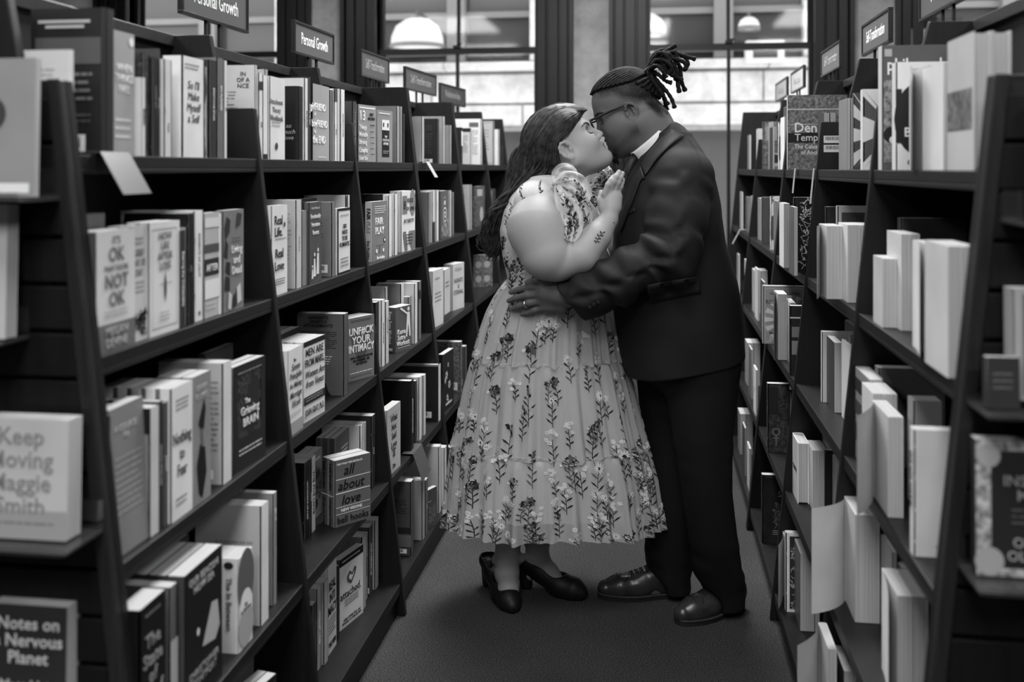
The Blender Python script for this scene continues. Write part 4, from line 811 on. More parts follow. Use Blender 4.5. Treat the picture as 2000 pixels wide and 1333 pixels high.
B(0.579,2.460,1.143,-1.5708,0.150,0.240,0.0300,60,'dark book in the back row, second shelf, nearest right bay',GR[1])
B(0.495,2.559,0.79,3.1416,0.150,0.221,0.0345,120,'pale hardback with dark panels on its cover, third shelf, nearest right bay',GR[2],hard=1,dec=[('F','box',0,1,0.75,0.9,40),('F','box',0,1,0.5,0.65,60),('F','box',0,1,0.2,0.4,50)])
B(0.481,2.408,0.79,3.1416,0.120,0.213,0.0247,200,'two white paperbacks together, third shelf, nearest right bay',GR[2],n=2,copylabel='copy behind the two white paperbacks together, third shelf, nearest right bay')
B(0.473,2.261,0.79,3.1416,0.150,0.205,0.0300,205,'white cover curling out into the aisle, third shelf, nearest right bay',GR[2],opn=0.6)
B(0.472,1.906,0.79,-1.5708,0.125,0.232,0.0300,195,'white front cover with a ringed logo facing the viewer, third shelf, nearest right bay',GR[2],dec=[('F','disc',0.68,0.62,0.022,150,0.7),('F','disc',0.68,0.62,0.018,205,0.7),('F','txt','A',0.68,0.62,0.022,150,0.3),('F','lines',0.4,0.95,0.14,0.17,1,150),('F','lines',0.3,0.95,0.07,0.09,1,110),('S','vtx','DO NO HARM',0.5,0.6,0.016,40)])
B(0.544,2.200,0.79,-1.5708,0.058,0.220,0.0500,150,'grey book in the back row, third shelf, nearest right bay',GR[2])
B(0.531,2.470,0.79,-1.5708,0.152,0.235,0.0400,90,'dark book against the divider in the back row, third shelf, nearest right bay',GR[2])
B(0.469,2.559,0.435,3.1416,0.135,0.253,0.0555,205,'white paperback whose cover stands wide open over the aisle, fourth shelf, nearest right bay',GR[3],opn=1.15)
B(0.559,2.487,0.435,3.1416,0.130,0.239,0.0290,30,'black book, fourth shelf, nearest right bay',GR[3])
B(0.528,2.449,0.435,3.1416,0.130,0.208,0.0109,130,'grey narrow book, fourth shelf, nearest right bay',GR[3])
B(0.540,2.409,0.435,3.1416,0.120,0.186,0.0183,60,'dark narrow book, fourth shelf, nearest right bay',GR[3])
B(0.483,2.215,0.435,3.1416,0.140,0.212,0.0285,200,'white paperback pair at the near end, fourth shelf, nearest right bay',GR[3],n=2,opn=0.2,copylabel='copy behind the white paperback pair at, fourth shelf, nearest right bay')
B(0.407,2.559,0.095,3.1416,0.140,0.276,0.0200,200,'white book sticking out low down, cover open, bottom shelf, nearest right bay',GR[4],opn=0.75)
B(0.445,2.559,0.095,3.1416,0.130,0.222,0.0289,60,'dark book low down, bottom shelf, nearest right bay',GR[4],n=2,copylabel='copy behind the dark book low down, bottom shelf, nearest right bay')
B(0.555,3.110,1.497,3.1416,0.130,0.207,0.0091,120,'grey spine-backed paperback, top shelf, second right bay',GR[0],n=2,copylabel='copy behind the grey spine-backed paperback, top shelf, second right bay')
B(0.550,2.860,1.497,-1.5708,0.160,0.213,0.0220,70,'dark cover with white sunburst, top shelf, second right bay',GR[0],dec=[('F','rays',0.5,0.45,0.012,0.2,18,190)])
B(0.547,2.720,1.497,-1.5708,0.170,0.212,0.0300,80,'grey cover with a white starburst, white spine, top shelf, second right bay',GR[0],spine=205,dec=[('F','rays',0.5,0.5,0.01,0.2,10,200)])
B(0.470,2.946,1.143,3.1416,0.130,0.200,0.0419,200,'white cover curling off its book, second shelf, second right bay',GR[1],opn=0.3)
B(0.513,2.887,1.143,3.1416,0.140,0.207,0.0326,195,'pair of thick books, page edges out, second shelf, second right bay',GR[1],n=2,copylabel='copy behind the pair of thick books, second shelf, second right bay')
B(0.549,3.300,1.143,-1.5708,0.137,0.235,0.0300,40,'dark book behind, second shelf, second right bay',GR[1])
B(0.549,3.100,1.143,-1.5708,0.125,0.245,0.0300,150,'framed pale cover behind the page blocks, second shelf, second right bay',GR[1],dec=[('F','box',0.1,0.9,0.1,0.92,60)])
B(0.509,3.126,0.79,-1.5708,0.150,0.215,0.0200,180,'pale back cover beside a spiral binding, third shelf, second right bay',GR[2],spine=190)
B(0.522,3.127,0.79,3.1416,0.130,0.204,0.0233,60,'dark spiral-bound notebook, third shelf, second right bay',GR[2])
B(0.546,3.098,0.79,3.1416,0.130,0.165,0.0128,35,'black narrow book, third shelf, second right bay',GR[2])
B(0.544,2.875,0.79,-1.5708,0.130,0.247,0.0200,110,'patterned cover, third shelf, second right bay',GR[2],art='mottled',dec=[('F','box',0,1,0.5,0.9,190)])
B(0.536,2.960,0.79,3.1416,0.140,0.221,0.0081,205,'thin white notebook, third shelf, second right bay',GR[2])
B(0.456,3.389,0.435,3.1416,0.130,0.193,0.0349,205,'white paperback with a dark line of print, fourth shelf, second right bay',GR[3],hard=1,dec=[('F','txt','CANTOS',0.5,0.5,0.02,70,0.8)])
B(0.492,3.318,0.435,3.1416,0.120,0.188,0.0208,200,'cream paperback with ruled page edges, fourth shelf, second right bay',GR[3],n=2,copylabel='copy behind the cream paperback with ruled, fourth shelf, second right bay')
B(0.536,3.289,0.435,3.1416,0.130,0.217,0.0121,70,'grey narrow book, fourth shelf, second right bay',GR[3])
B(0.520,3.138,0.435,-1.5708,0.130,0.206,0.0200,30,'black cover with pale capitals, fourth shelf, second right bay',GR[3],dec=[('F','txt','Co\nG\nO\nN',0.3,0.5,0.03,170,0.5)])
B(0.541,3.139,0.435,3.1416,0.120,0.195,0.0219,150,'pale framed book at the near end, fourth shelf, second right bay',GR[3])
B(0.425,3.389,0.095,3.1416,0.120,0.204,0.0130,190,'white cover springing open, bottom shelf, second right bay',GR[4],opn=0.35)
B(0.417,3.245,0.095,-1.5708,0.100,0.250,0.0250,205,'white spine with a dark patterned cover, bottom shelf, second right bay',GR[4],spine=205,dec=[('F','box',0.12,1,0.04,0.96,45),('F','vine',0.15,1,0.05,0.9,60,150)])
B(0.443,3.246,0.095,3.1416,0.130,0.235,0.0426,95,'grey cover with thick white pages, bottom shelf, second right bay',GR[4])
B(0.486,3.245,0.095,3.1416,0.130,0.210,0.0150,40,'dark narrow book low down, bottom shelf, second right bay',GR[4])
B(0.545,4.175,1.497,-1.5708,0.235,0.303,0.0280,105,'carved-relief cover reading Dendara Temple, top shelf, third right bay',GR[0],hard=1,art='mottled',spine=150,dec=[('F','box',0,1,0.36,0.49,30),('F','box',0,1,0.8,0.815,190),('F','box',0,1,0.6,0.61,170),('F','txt','Dendara',0.5,0.555,0.055,225,0.78,1.4),('F','txt','Temple of',0.46,0.425,0.042,215,0.7,0.4),('F','txt','The Celestial Wisdom\nof Ancient Egypt',0.53,0.265,0.025,220,0.84,0.8)])
B(0.562,4.450,1.497,3.1416,0.130,0.270,0.0300,60,'dark book crowded behind the temple book, top shelf, right bay behind the man',GR[0])
B(0.595,3.750,1.497,3.1416,0.130,0.200,0.0200,50,'dark book hidden behind the low divider, top shelf, third right bay',GR[0],n=2,copylabel='copy behind the dark book hidden behind, top shelf, third right bay')
B(0.466,3.810,1.143,3.1416,0.130,0.232,0.0200,205,'white narrow paperback, second shelf, third right bay',GR[1])
B(0.479,3.518,1.143,-1.5708,0.130,0.259,0.0300,24,'black cover with silver vine ornament, second shelf, third right bay',GR[1],dec=[('F','vine',0.15,0.95,0.04,0.96,90,190)])
B(0.465,3.533,1.143,3.1416,0.120,0.229,0.0127,90,'grey-edged dark book, second shelf, third right bay',GR[1])
B(0.442,4.140,0.79,-1.5708,0.170,0.235,0.0300,150,'pale cover with sun rays reading Robe under a border, third shelf, third right bay',GR[2],dec=[('F','box',0.05,0.95,0.95,0.957,200),('F','box',0.05,0.95,0.035,0.042,200),('F','box',0.05,0.057,0.04,0.955,200),('F','txt','GREATER & LESSER',0.5,0.87,0.014,90,0.85),('F','txt','ROBERT M. PLACE',0.5,0.72,0.026,60,0.86,0.2),('F','rays',0.62,0.42,0.045,0.1,16,205),('F','disc',0.62,0.42,0.04,120),('F','txt','Macrocosm',0.34,0.19,0.014,80,0.5),('F','txt','Joseph',0.34,0.09,0.024,205,0.5)])
B(0.459,3.913,0.79,3.1416,0.120,0.245,0.0332,200,'white paperback curling at the edge, third shelf, third right bay',GR[2],opn=0.2)
B(0.493,3.847,0.79,3.1416,0.130,0.223,0.0092,170,'pale spine with dark print, third shelf, third right bay',GR[2],n=2,copylabel='copy behind the pale spine with dark, third shelf, third right bay')
B(0.466,3.517,0.79,-1.5708,0.120,0.239,0.0300,40,'black cover with white bands, third shelf, third right bay',GR[2],dec=[('F','box',0,1,0.82,0.84,190),('F','box',0.05,0.8,0.55,0.7,110),('F','box',0.05,0.8,0.3,0.5,120),('F','txt','J.',0.4,0.9,0.02,190)])
B(0.426,3.835,0.435,-1.5708,0.080,0.258,0.0300,60,'brown-black cover with a carved ankh, fourth shelf, third right bay',GR[3],art='mottled',dec=[('F','box',0.05,0.5,0.55,0.95,45),('F','disc',0.4,0.3,0.015,110),('F','disc',0.4,0.3,0.009,50),('F','box',0.37,0.43,0.1,0.25,110),('F','box',0.28,0.52,0.2,0.225,110)])
B(0.507,3.958,0.435,3.1416,0.130,0.232,0.0140,40,'black narrow spine with white dots, fourth shelf, third right bay',GR[3])
B(0.522,3.909,0.435,3.1416,0.120,0.254,0.0184,28,'black spine lettered P and S, fourth shelf, third right bay',GR[3])
B(0.405,3.826,0.095,-1.5708,0.130,0.257,0.0300,40,'dark cover reading So with an engraved mask, bottom shelf, third right bay',GR[4],art='leather',dec=[('F','box',0.1,0.9,0.97,0.975,110),('F','txt','S\nSO',0.6,0.78,0.03,170,0.6,0.2),('F','vine',0.35,0.9,0.25,0.6,50,110),('F','lines',0.3,0.9,0.12,0.2,3,150)])
B(0.555,5.200,1.497,-1.5708,0.140,0.243,0.0300,80,'dark cover with a pale swirl, top shelf, right bay behind the man',GR[0],art='mottled',dec=[('F','disc',0.45,0.2,0.035,140),('F','disc',0.45,0.22,0.022,40),('F','box',0.1,0.5,0.6,0.9,120)])
B(0.564,5.030,1.497,3.1416,0.130,0.229,0.0080,130,'grey paperback, top shelf, right bay behind the man',GR[0])
B(0.555,4.910,1.497,3.1416,0.130,0.199,0.0080,45,'dark hardback, top shelf, right bay behind the man',GR[0])
B(0.555,4.550,1.497,-1.5708,0.140,0.208,0.0300,160,'pale patterned cover, top shelf, right bay behind the man',GR[0],art='marbled')
B(0.555,4.490,1.497,3.1416,0.130,0.225,0.0080,200,'thin white book, top shelf, right bay behind the man',GR[0])
B(0.519,4.900,1.143,-1.5708,0.130,0.220,0.0400,70,'dark grey hardback, second shelf, right bay behind the man',GR[1])
B(0.514,4.500,1.143,-1.5708,0.130,0.235,0.0300,160,'pale flecked cover, second shelf, right bay behind the man',GR[1],art='marbled')
B(0.519,4.440,1.143,3.1416,0.120,0.220,0.0080,100,'grey narrow book, second shelf, right bay behind the man',GR[1])
B(0.484,4.890,0.79,3.1416,0.140,0.240,0.0080,180,'white ornamented book, third shelf, right bay behind the man',GR[2])
B(0.484,4.640,0.79,3.1416,0.140,0.210,0.0080,60,'dark narrow book, third shelf, right bay behind the man',GR[2])
B(0.439,4.500,0.435,3.1416,0.120,0.200,0.0080,200,'white narrow book in front, fourth shelf, right bay behind the man',GR[3],dec=[('F','txt','T',0.5,0.5,0.03,90)])
B(0.449,4.830,0.435,3.1416,0.130,0.230,0.0080,90,'grey book, fourth shelf, right bay behind the man',GR[3])
B(0.415,4.540,0.095,3.1416,0.120,0.190,0.0080,190,'white book low down, bottom shelf, right bay behind the man',GR[4])
B(0.415,4.770,0.095,3.1416,0.120,0.220,0.0080,60,'dark book low down, bottom shelf, right bay behind the man',GR[4])
B(0.585,4.740,1.497,3.1416,0.120,0.210,0.0200,150,'pale low paperback, top shelf, right bay behind the man',GR[0],n=2,copylabel='copy behind the pale low paperback, top shelf, right bay behind the man')
B(0.529,5.200,1.143,3.1416,0.120,0.210,0.0250,120,'grey plain paperback, second shelf, right bay behind the man',GR[1],n=2,copylabel='copy behind the grey plain paperback, second shelf, right bay behind the man')
B(0.549,4.780,1.143,3.1416,0.120,0.200,0.0200,190,'white paperback in the middle, second shelf, right bay behind the man',GR[1])
B(0.494,5.130,0.79,3.1416,0.130,0.210,0.0300,150,'grey plain paperback, third shelf, right bay behind the man',GR[2],n=2,copylabel='copy behind the grey plain paperback, third shelf, right bay behind the man')
B(0.484,4.430,0.79,3.1416,0.130,0.200,0.0300,95,'dark grey paperback near the front, third shelf, right bay behind the man',GR[2],n=2,copylabel='copy behind the dark grey paperback near, third shelf, right bay behind the man')
B(0.459,5.130,0.435,3.1416,0.130,0.210,0.0300,130,'grey plain paperback, fourth shelf, right bay behind the man',GR[3],n=2,copylabel='copy behind the grey plain paperback, fourth shelf, right bay behind the man')
B(0.424,5.130,0.095,3.1416,0.130,0.200,0.0300,110,'grey plain paperback, bottom shelf, right bay behind the man',GR[4],n=2,copylabel='copy behind the grey plain paperback, bottom shelf, right bay behind the man')
B(0.565,5.630,1.497,3.1416,0.130,0.220,0.0250,170,'pale plain paperback, top shelf, last right bay',GR[0],n=3,copylabel='copy behind the pale plain paperback, top shelf, last right bay')
B(0.529,5.550,1.143,3.1416,0.130,0.210,0.0250,140,'grey plain paperback, second shelf, last right bay',GR[1],n=3,copylabel='copy behind the grey plain paperback, second shelf, last right bay')
B(0.494,5.550,0.79,3.1416,0.130,0.220,0.0250,180,'pale plain paperback, third shelf, last right bay',GR[2],n=3,copylabel='copy behind the pale plain paperback, third shelf, last right bay')
B(0.424,5.550,0.095,3.1416,0.130,0.200,0.0250,120,'grey plain paperback, bottom shelf, last right bay',GR[4],n=3,copylabel='copy behind the grey plain paperback, bottom shelf, last right bay')
B(0.595,3.330,1.497,3.1416,0.130,0.200,0.0250,150,'pale paperback behind the divider, top shelf, second right bay',GR[0],n=2,copylabel='copy behind the pale paperback behind the, top shelf, second right bay')
B(0.589,3.340,0.435,3.1416,0.140,0.235,0.0300,60,'dark book at the back, fourth shelf, second right bay',GR[3],n=2,copylabel='copy behind the dark book at the, fourth shelf, second right bay')
B(0.604,3.287,0.79,3.1416,0.140,0.230,0.0300,90,'grey book at the back, third shelf, second right bay',GR[2],n=2,copylabel='copy behind the grey book at the, third shelf, second right bay')
B(0.555,6.030,1.497,3.1416,0.130,0.200,0.0080,120,'grey book at the end of the row, top shelf, last right bay',GR[0])
B(0.519,5.700,1.143,-1.5708,0.140,0.200,0.0500,100,'grey box-like book at the end of the row, second shelf, last right bay',GR[1])
B(0.519,6.130,1.143,3.1416,0.130,0.220,0.0080,150,'pale book at the end of the row, second shelf, last right bay',GR[1])
B(0.484,5.930,0.79,3.1416,0.130,0.220,0.0080,130,'grey book, third shelf end, third shelf, last right bay',GR[2])
B(0.449,5.930,0.435,3.1416,0.130,0.220,0.0284,80,'dark book, fourth shelf end, fourth shelf, last right bay',GR[3])
# ---- end-cap displays that face the viewer: small acrylic ledges hooked in the slats, books face out
def ledge(x0, x1, y, z, label):
    e = tag(empty('display_ledge', ((x0 + x1) / 2, y, z)), label, 'ledge', 'clear ledges on the slatted end panels')
    w = (x1 - x0) / 2
    AC = sheer(0.6, 0.25, 'acrylic', gloss=1.0, rough=0.1)
    MB().box(-w, w, -0.115, 0, -0.004, 0).build('tray', mat(0.03, 0.25, 0.6), e)
    MB().box(-w, w, -0.118, -0.115, -0.004, 0.012).build('front_lip', AC, e)
    MB().box(-w, w, -0.003, 0, 0, 0.05).build('back_lip', AC, e)
    return e
YL, YR = 1.60 - 0.019, 1.73 - 0.019
def endbook(x, y, z, w, h, t, cover, label, dec=(), n=1, hard=0, copylabel=None, art='paper'):
    return place_book(x, y, z, -PI / 2, w, h, t, cover, label, 'books displayed on the end panels', dec=dec, n=n, hard=hard, copylabel=copylabel, art=art, back=-0.03)
endbook(-1.18, YL - 0.060, 1.452, 0.165, 0.232, 0.014, 135, 'pale grey cover with a dark disc, top ledge of the left end panel', [('F','disc',.5,.6,.03,60),('F','box',.55,.95,.03,.10,215),('F','poly',[(.3,.1),(.6,.05),(.55,.35),(.42,.42)],190)])
ledge(-1.40, -1.005, YL, 1.450, 'ledge under the top book of the left end panel')
endbook(-1.20, YL - 0.055, 1.214, 0.13, 0.225, 0.030, 185, 'thick pale book on the second ledge of the left end panel', [('F','poly',[(.1,.3),(.8,.5),(.6,.7)],60)], n=1)
ledge(-1.40, -1.062, YL, 1.212, 'ledge under the second book of the left end panel')
endbook(-1.10, YL - 0.070, 0.888, 0.150, 0.197, 0.040, 180, 'white hardback reading Keep Moving on the third ledge of the left end panel', [('F','txt','Keep\nMoving\nMaggie\nSmith',.44,.56,.040,130,.86,1.0),('F','box',0,1,.0,.24,150),('F','lines',.1,.85,.1,.14,1,110)], hard=0)
ledge(-1.40, -0.925, YL, 0.886, 'ledge under the book reading Keep Moving')
endbook(-1.115, YL - 0.035, 0.545, 0.140, 0.215, 0.040, 48, 'dark cover reading Notes on a Nervous Planet at the lower left corner', [('F','txt','Notes on\na Nervous\nPlanet',.5,.72,.030,200,.9,1.2),('F','txt','Matt Haig',.5,.37,.026,180,.9,1.2),('F','vine',.05,.95,.05,.3,30,120)], n=2, copylabel='second copy behind the Nervous Planet book')
ledge(-1.40, -0.90, YL, 0.543, 'ledge under the dark Nervous Planet book')
endbook(0.505, YR - 0.055, 0.858, 0.175, 0.213, 0.03, 40, 'dark cover with ornate pale border reading An Insider Mind on the right end panel', [('F','box',0,.13,0,1,140,'mottled'),('F','box',0,1,.92,1,140,'mottled'),('F','box',0,1,0,.06,140,'mottled'),('F','box',.87,1,0,1,140,'mottled'),('F','disc',.11,.88,.018,150),('F','disc',.11,.11,.022,150),('F','txt','AN\nINSIDER\'S\nMIND',.52,.70,.024,130,.7,.8),('F','lines',.3,.7,.36,.5,3,80),('F','txt','OF THE\nOLD EVIL',.52,.2,.022,150,.6,.5)])
ledge(0.492, 0.95, YR, 0.856, 'ledge under the ornate bordered book of the right end panel')
endbook(0.560, YR - 0.055, 1.135, 0.15, 0.175, 0.045, 150, 'pale thick book on the second ledge of the right end panel', [('F','box',.1,.25,.05,.95,90)])
endbook(0.515, YR - 0.07, 1.125, 0.05, 0.08, 0.02, 50, 'small dark box beside the pale book on the right end panel', [('F','lines',.2,.8,.3,.7,3,90)])
ledge(0.505, 0.98, YR, 1.123, 'ledge under the pale book of the right end panel')
endbook(0.60, YR - 0.055, 1.418, 0.14, 0.19, 0.03, 75, 'dim grey book on the top ledge of the right end panel', [('F','disc',.2,.1,.012,140)])
ledge(0.56, 1.0, YR, 1.416, 'top ledge of the right end panel')

# ---- shelf tags hanging over shelf edges
def shelf_tag(x, y, z, w, h, v, label, tilt=0.25, s=-1, text=None):
    e = tag(empty('shelf_tag', (x, y, z)), label, 'tag', 'tags clipped to the shelf edges')
    d = -s
    m = MB()
    m.add([(0, -w / 2, 0.004), (0, w / 2, 0.004), (d * h * math.sin(tilt), w / 2, -h * math.cos(tilt)), (d * h * math.sin(tilt), -w / 2, -h * math.cos(tilt)),
           (-d * 0.04, -w / 2, 0.004), (-d * 0.04, w / 2, 0.004)], [(0, 1, 2, 3), (4, 5, 1, 0)])
    o = m.build('card', mat(tone(v), 0.35, 0.5), e)
    so = o.modifiers.new('thick', 'SOLIDIFY'); so.thickness = 0.0015; so.offset = -1
    if text:
        r = (0, 1, 0) if s < 0 else (0, -1, 0)
        u = (-d * math.sin(tilt), 0, math.cos(tilt))
        n = Vector(r).cross(Vector(u))
        put_text(e, text, h * 0.28, Vector((d * h * 0.45 * math.sin(tilt), 0, -h * 0.45 * math.cos(tilt))) + n * 0.001, r, u, tone(215), 'lettering', width=w * 0.7)
    return e
shelf_tag(-0.985, 1.72, 1.526, 0.10, 0.085, 80, 'grey tag hanging at the near end of the top left shelf', 0.55, -1, 'Staff Pick')
shelf_tag(-0.985, 4.30, 1.526, 0.06, 0.075, 150, 'pale tag hanging from the top shelf behind the long left bookcase', 0.55, -1)
shelf_tag(-0.868, 3.62, 0.452, 0.14, 0.10, 70, 'dark glossy shelf tag under the fourth shelf, third left bay', 0.35, -1, 'Staff')
shelf_tag(0.530, 3.86, 1.498, 0.035, 0.09, 140, 'clear tag hanging under the temple book', 0.1, 1)
shelf_tag(0.530, 3.42, 1.498, 0.03, 0.115, 140, 'clear tag hanging at the divider beside the temple book', 0.1, 1)
shelf_tag(0.500, 5.9, 1.144, 0.05, 0.09, 150, 'pale ribbon tag near the end of the right row', 0.5, 1)

# two barcode stickers stuck on the low divider by the temple book
for k, zz in enumerate((1.585, 1.555)):
    e = tag(empty('barcode_sticker', (0.585, 3.3894, zz)), ['upper', 'lower'][k] + ' barcode sticker on the low divider beside the temple book', 'sticker', 'barcode stickers on the divider')
    MB().box(-0.028, 0.028, -0.0006, 0, 0, 0.024).build('label_paper', mat(0.6), e)
    m = MB(); rr = random.Random(k); xx = -0.022
    while xx < 0.02:
        ww = rr.uniform(0.0006, 0.002); m.box(xx, xx + ww, -0.001, -0.0006, 0.009, 0.021); xx += ww + rr.uniform(0.0008, 0.002)
    m.build('barcode', mat(0.02), e)
# ---------------------------------------------------------------- sculpting: smooth solids on a grid, skinned as one continuous mesh
# figure frame: x to the right, y away, z up, turned with the couple; its origin is 3.4 m down the aisle
FD = 3.4
FPX = 35 / 36 * 2000
def P(px, py, dy=0.0):
    """A measured point on a figure: where it shows at its own distance (3.4 m + dy)."""
    D = FD + dy
    return np.array([(px - 1000) / FPX * D, dy, EYE + (330 - py) / FPX * D])
def m_(px): return px / FPX * FD      # a length measured at the figures' distance

class Field:
    def __init__(self, lo, hi, step):
        self.lo = np.array(lo, float); self.step = step
        self.n = np.maximum(8, np.ceil((np.array(hi) - self.lo) / step).astype(int) + 1)
        self.a = np.full(self.n, 9.0, np.float32)
        self.ax = [self.lo[i] + step * np.arange(self.n[i]) for i in range(3)]
    def block(self, lo, hi, pad):
        i0 = np.clip(np.floor((np.array(lo) - pad - self.lo) / self.step).astype(int), 0, self.n)
        i1 = np.clip(np.ceil((np.array(hi) + pad - self.lo) / self.step).astype(int) + 1, 0, self.n)
        if np.any(i1 <= i0): return None
        sl = tuple(slice(i0[k], i1[k]) for k in range(3))
        X = self.ax[0][sl[0]][:, None, None].astype(np.float32); Y = self.ax[1][sl[1]][None, :, None].astype(np.float32); Z = self.ax[2][sl[2]][None, None, :].astype(np.float32)
        return sl, X, Y, Z
    def put(self, sl, d, k, op='add'):
        a = self.a[sl]
        if op == 'add':
            h = np.maximum(k - np.abs(a - d), 0) / k
            self.a[sl] = np.minimum(a, d) - h * h * k * 0.25
        else:
            d = -d
            h = np.maximum(k - np.abs(a - d), 0) / k
            self.a[sl] = np.maximum(a, d) + h * h * k * 0.25
    def cone(self, p, q, r0, r1, k=0.01, op='add'):
        p = np.asarray(p, float); q = np.asarray(q, float); R = max(r0, r1)
        b = self.block(np.minimum(p, q) - R, np.maximum(p, q) + R, k + 3 * self.step)
        if b is None: return self
        sl, X, Y, Z = b
        d = q - p; L2 = float(d @ d) + 1e-12
        t = np.clip(((X - p[0]) * d[0] + (Y - p[1]) * d[1] + (Z - p[2]) * d[2]) / L2, 0, 1)
        dist = np.sqrt((X - p[0] - t * d[0]) ** 2 + (Y - p[1] - t * d[1]) ** 2 + (Z - p[2] - t * d[2]) ** 2) - (r0 + (r1 - r0) * t)
        self.put(sl, dist.astype(np.float32), k, op); return self
    def chain(self, pts, rs, k=0.01, op='add'):
        for i in range(len(pts) - 1): self.cone(pts[i], pts[i + 1], rs[i], rs[i + 1], k, op)
        return self
    def ball(self, p, r, k=0.01, op='add'): return self.cone(p, np.asarray(p) + 1e-6, r, r, k, op)
    def ell(self, c, r, M=None, k=0.01, op='add'):
        c = np.asarray(c, float); r = np.asarray(r, float); R = r.max()
        b = self.block(c - R, c + R, k + 3 * self.step)
        if b is None: return self
        sl, X, Y, Z = b
        X = X - c[0]; Y = Y - c[1]; Z = Z - c[2]
        M = np.eye(3) if M is None else np.asarray(M)
        q = [(X * M[0, i] + Y * M[1, i] + Z * M[2, i]) / r[i] for i in range(3)]      # columns of M are the axes
        k0 = np.sqrt(q[0] ** 2 + q[1] ** 2 + q[2] ** 2)
        k1 = np.sqrt((q[0] / r[0]) ** 2 + (q[1] / r[1]) ** 2 + (q[2] / r[2]) ** 2) + 1e-9
        self.put(sl, (k0 * (k0 - 1) / k1).astype(np.float32), k, op); return self
    def loft(self, zs, cx, cy, rx, ry, k=0.02, n=2.2, op='add'):
        o = np.argsort(zs); zs = np.asarray(zs, float)[o]; T = [np.asarray(v, float)[o] for v in (cx, cy, rx, ry)]
        lo = (min(T[0] - T[2]), min(T[1] - T[3]), zs[0]); hi = (max(T[0] + T[2]), max(T[1] + T[3]), zs[-1])
        b = self.block(lo, hi, k + 3 * self.step)
        if b is None: return self
        sl, X, Y, Z = b
        z = Z.ravel()
        def smooth(v):
            zf = np.linspace(zs[0], zs[-1], 200); vf = np.interp(zf, zs, v)
            ker = np.hanning(15); ker /= ker.sum()
            vf = np.convolve(np.pad(vf, 7, mode='edge'), ker, mode='valid')
            return np.interp(z, zf, vf).astype(np.float32)[None, None, :]
        a, b_, c_, d_ = [smooth(v) for v in T]
        q = (np.abs((X - a) / c_) ** n + np.abs((Y - b_) / d_) ** n) ** (1 / n)
        dist = (q - 1) * np.minimum(c_, d_)
        dist = np.maximum(dist, np.maximum(zs[0] - Z, Z - zs[-1]))
        self.put(sl, dist.astype(np.float32), k, op); return self
    def half(self, p, nrm, k=0.004):
        """Cut away everything on the side the normal points to."""
        p = np.asarray(p, float); nrm = np.asarray(nrm, float); nrm = nrm / np.linalg.norm(nrm)
        X = self.ax[0][:, None, None]; Y = self.ax[1][None, :, None]; Z = self.ax[2][None, None, :]
        d = ((X - p[0]) * nrm[0] + (Y - p[1]) * nrm[1] + (Z - p[2]) * nrm[2]).astype(np.float32)
        self.put((slice(None),) * 3, -d, k, 'sub'); return self
    def surface(self):
        a = self.a; s = a < 0
        c = np.zeros(tuple(self.n - 1), np.uint8)
        for dx in (0, 1):
            for dy in (0, 1):
                for dz in (0, 1):
                    c += s[dx:self.n[0] - 1 + dx, dy:self.n[1] - 1 + dy, dz:self.n[2] - 1 + dz]
        I, J, K = np.nonzero((c > 0) & (c < 8))
        N = len(I)
        idm = np.full(c.shape, -1, np.int32); idm[I, J, K] = np.arange(N)
        cor = {(x, y, z): a[I + x, J + y, K + z] for x in (0, 1) for y in (0, 1) for z in (0, 1)}
        acc = np.zeros((N, 3)); cnt = np.zeros(N)
        for axis in range(3):
            for u in (0, 1):
                for v in (0, 1):
                    p = [u, v]; p.insert(axis, 0); q = [u, v]; q.insert(axis, 1)
                    v0 = cor[tuple(p)]; v1 = cor[tuple(q)]
                    m = (v0 < 0) != (v1 < 0)
                    t = np.where(m, v0 / np.where(m, v0 - v1, 1), 0)
                    pos = np.array(p, float)[None, :].repeat(N, 0); pos[:, axis] = t
                    acc += np.where(m[:, None], pos, 0); cnt += m
        V = self.lo + (np.stack([I, J, K], 1) + acc / cnt[:, None]) * self.step
        Q = []
        for axis in range(3):
            o = [1, 1, 1]; o[axis] = 0
            sl0 = tuple(slice(o[i], self.n[i] - 1) for i in range(3))
            sl1 = tuple(slice(o[i] + (1 if i == axis else 0), self.n[i] - 1 + (1 if i == axis else 0)) for i in range(3))
            s0 = s[sl0]; s1 = s[sl1]
            e = np.nonzero(s0 != s1)
            fl = s0[e]
            e = [e[i] + o[i] for i in range(3)]
            b, d = [(1, 2), (2, 0), (0, 1)][axis]
            def cell(db, dd):
                q = [e[0].copy(), e[1].copy(), e[2].copy()]; q[b] = q[b] - db; q[d] = q[d] - dd
                return idm[q[0], q[1], q[2]]
            quad = np.stack([cell(1, 1), cell(0, 1), cell(0, 0), cell(1, 0)], 1)
            quad = np.where(fl[:, None], quad, quad[:, ::-1])
            Q.append(quad)
        Q = np.concatenate(Q); Q = Q[(Q >= 0).all(1)]
        return V, Q

def np_mesh(name, V, Q, m, tone_=None):
    me = bpy.data.meshes.new(name)
    me.vertices.add(len(V)); me.vertices.foreach_set('co', np.asarray(V, np.float32).ravel())
    k = Q.shape[1]
    me.loops.add(len(Q) * k); me.loops.foreach_set('vertex_index', Q.astype(np.int32).ravel())
    me.polygons.add(len(Q)); me.polygons.foreach_set('loop_start', np.arange(0, len(Q) * k, k, dtype=np.int32))
    me.update(calc_edges=True); me.validate()
    me.shade_smooth()
    me.materials.append(m)
    if tone_ is not None:
        ca = me.color_attributes.new('tone', 'FLOAT_COLOR', 'POINT')
        col = np.ones((len(V), 4), np.float32); col[:, :3] = np.asarray(tone_)[:, None]
        ca.data.foreach_set('color', col.ravel())
    return me

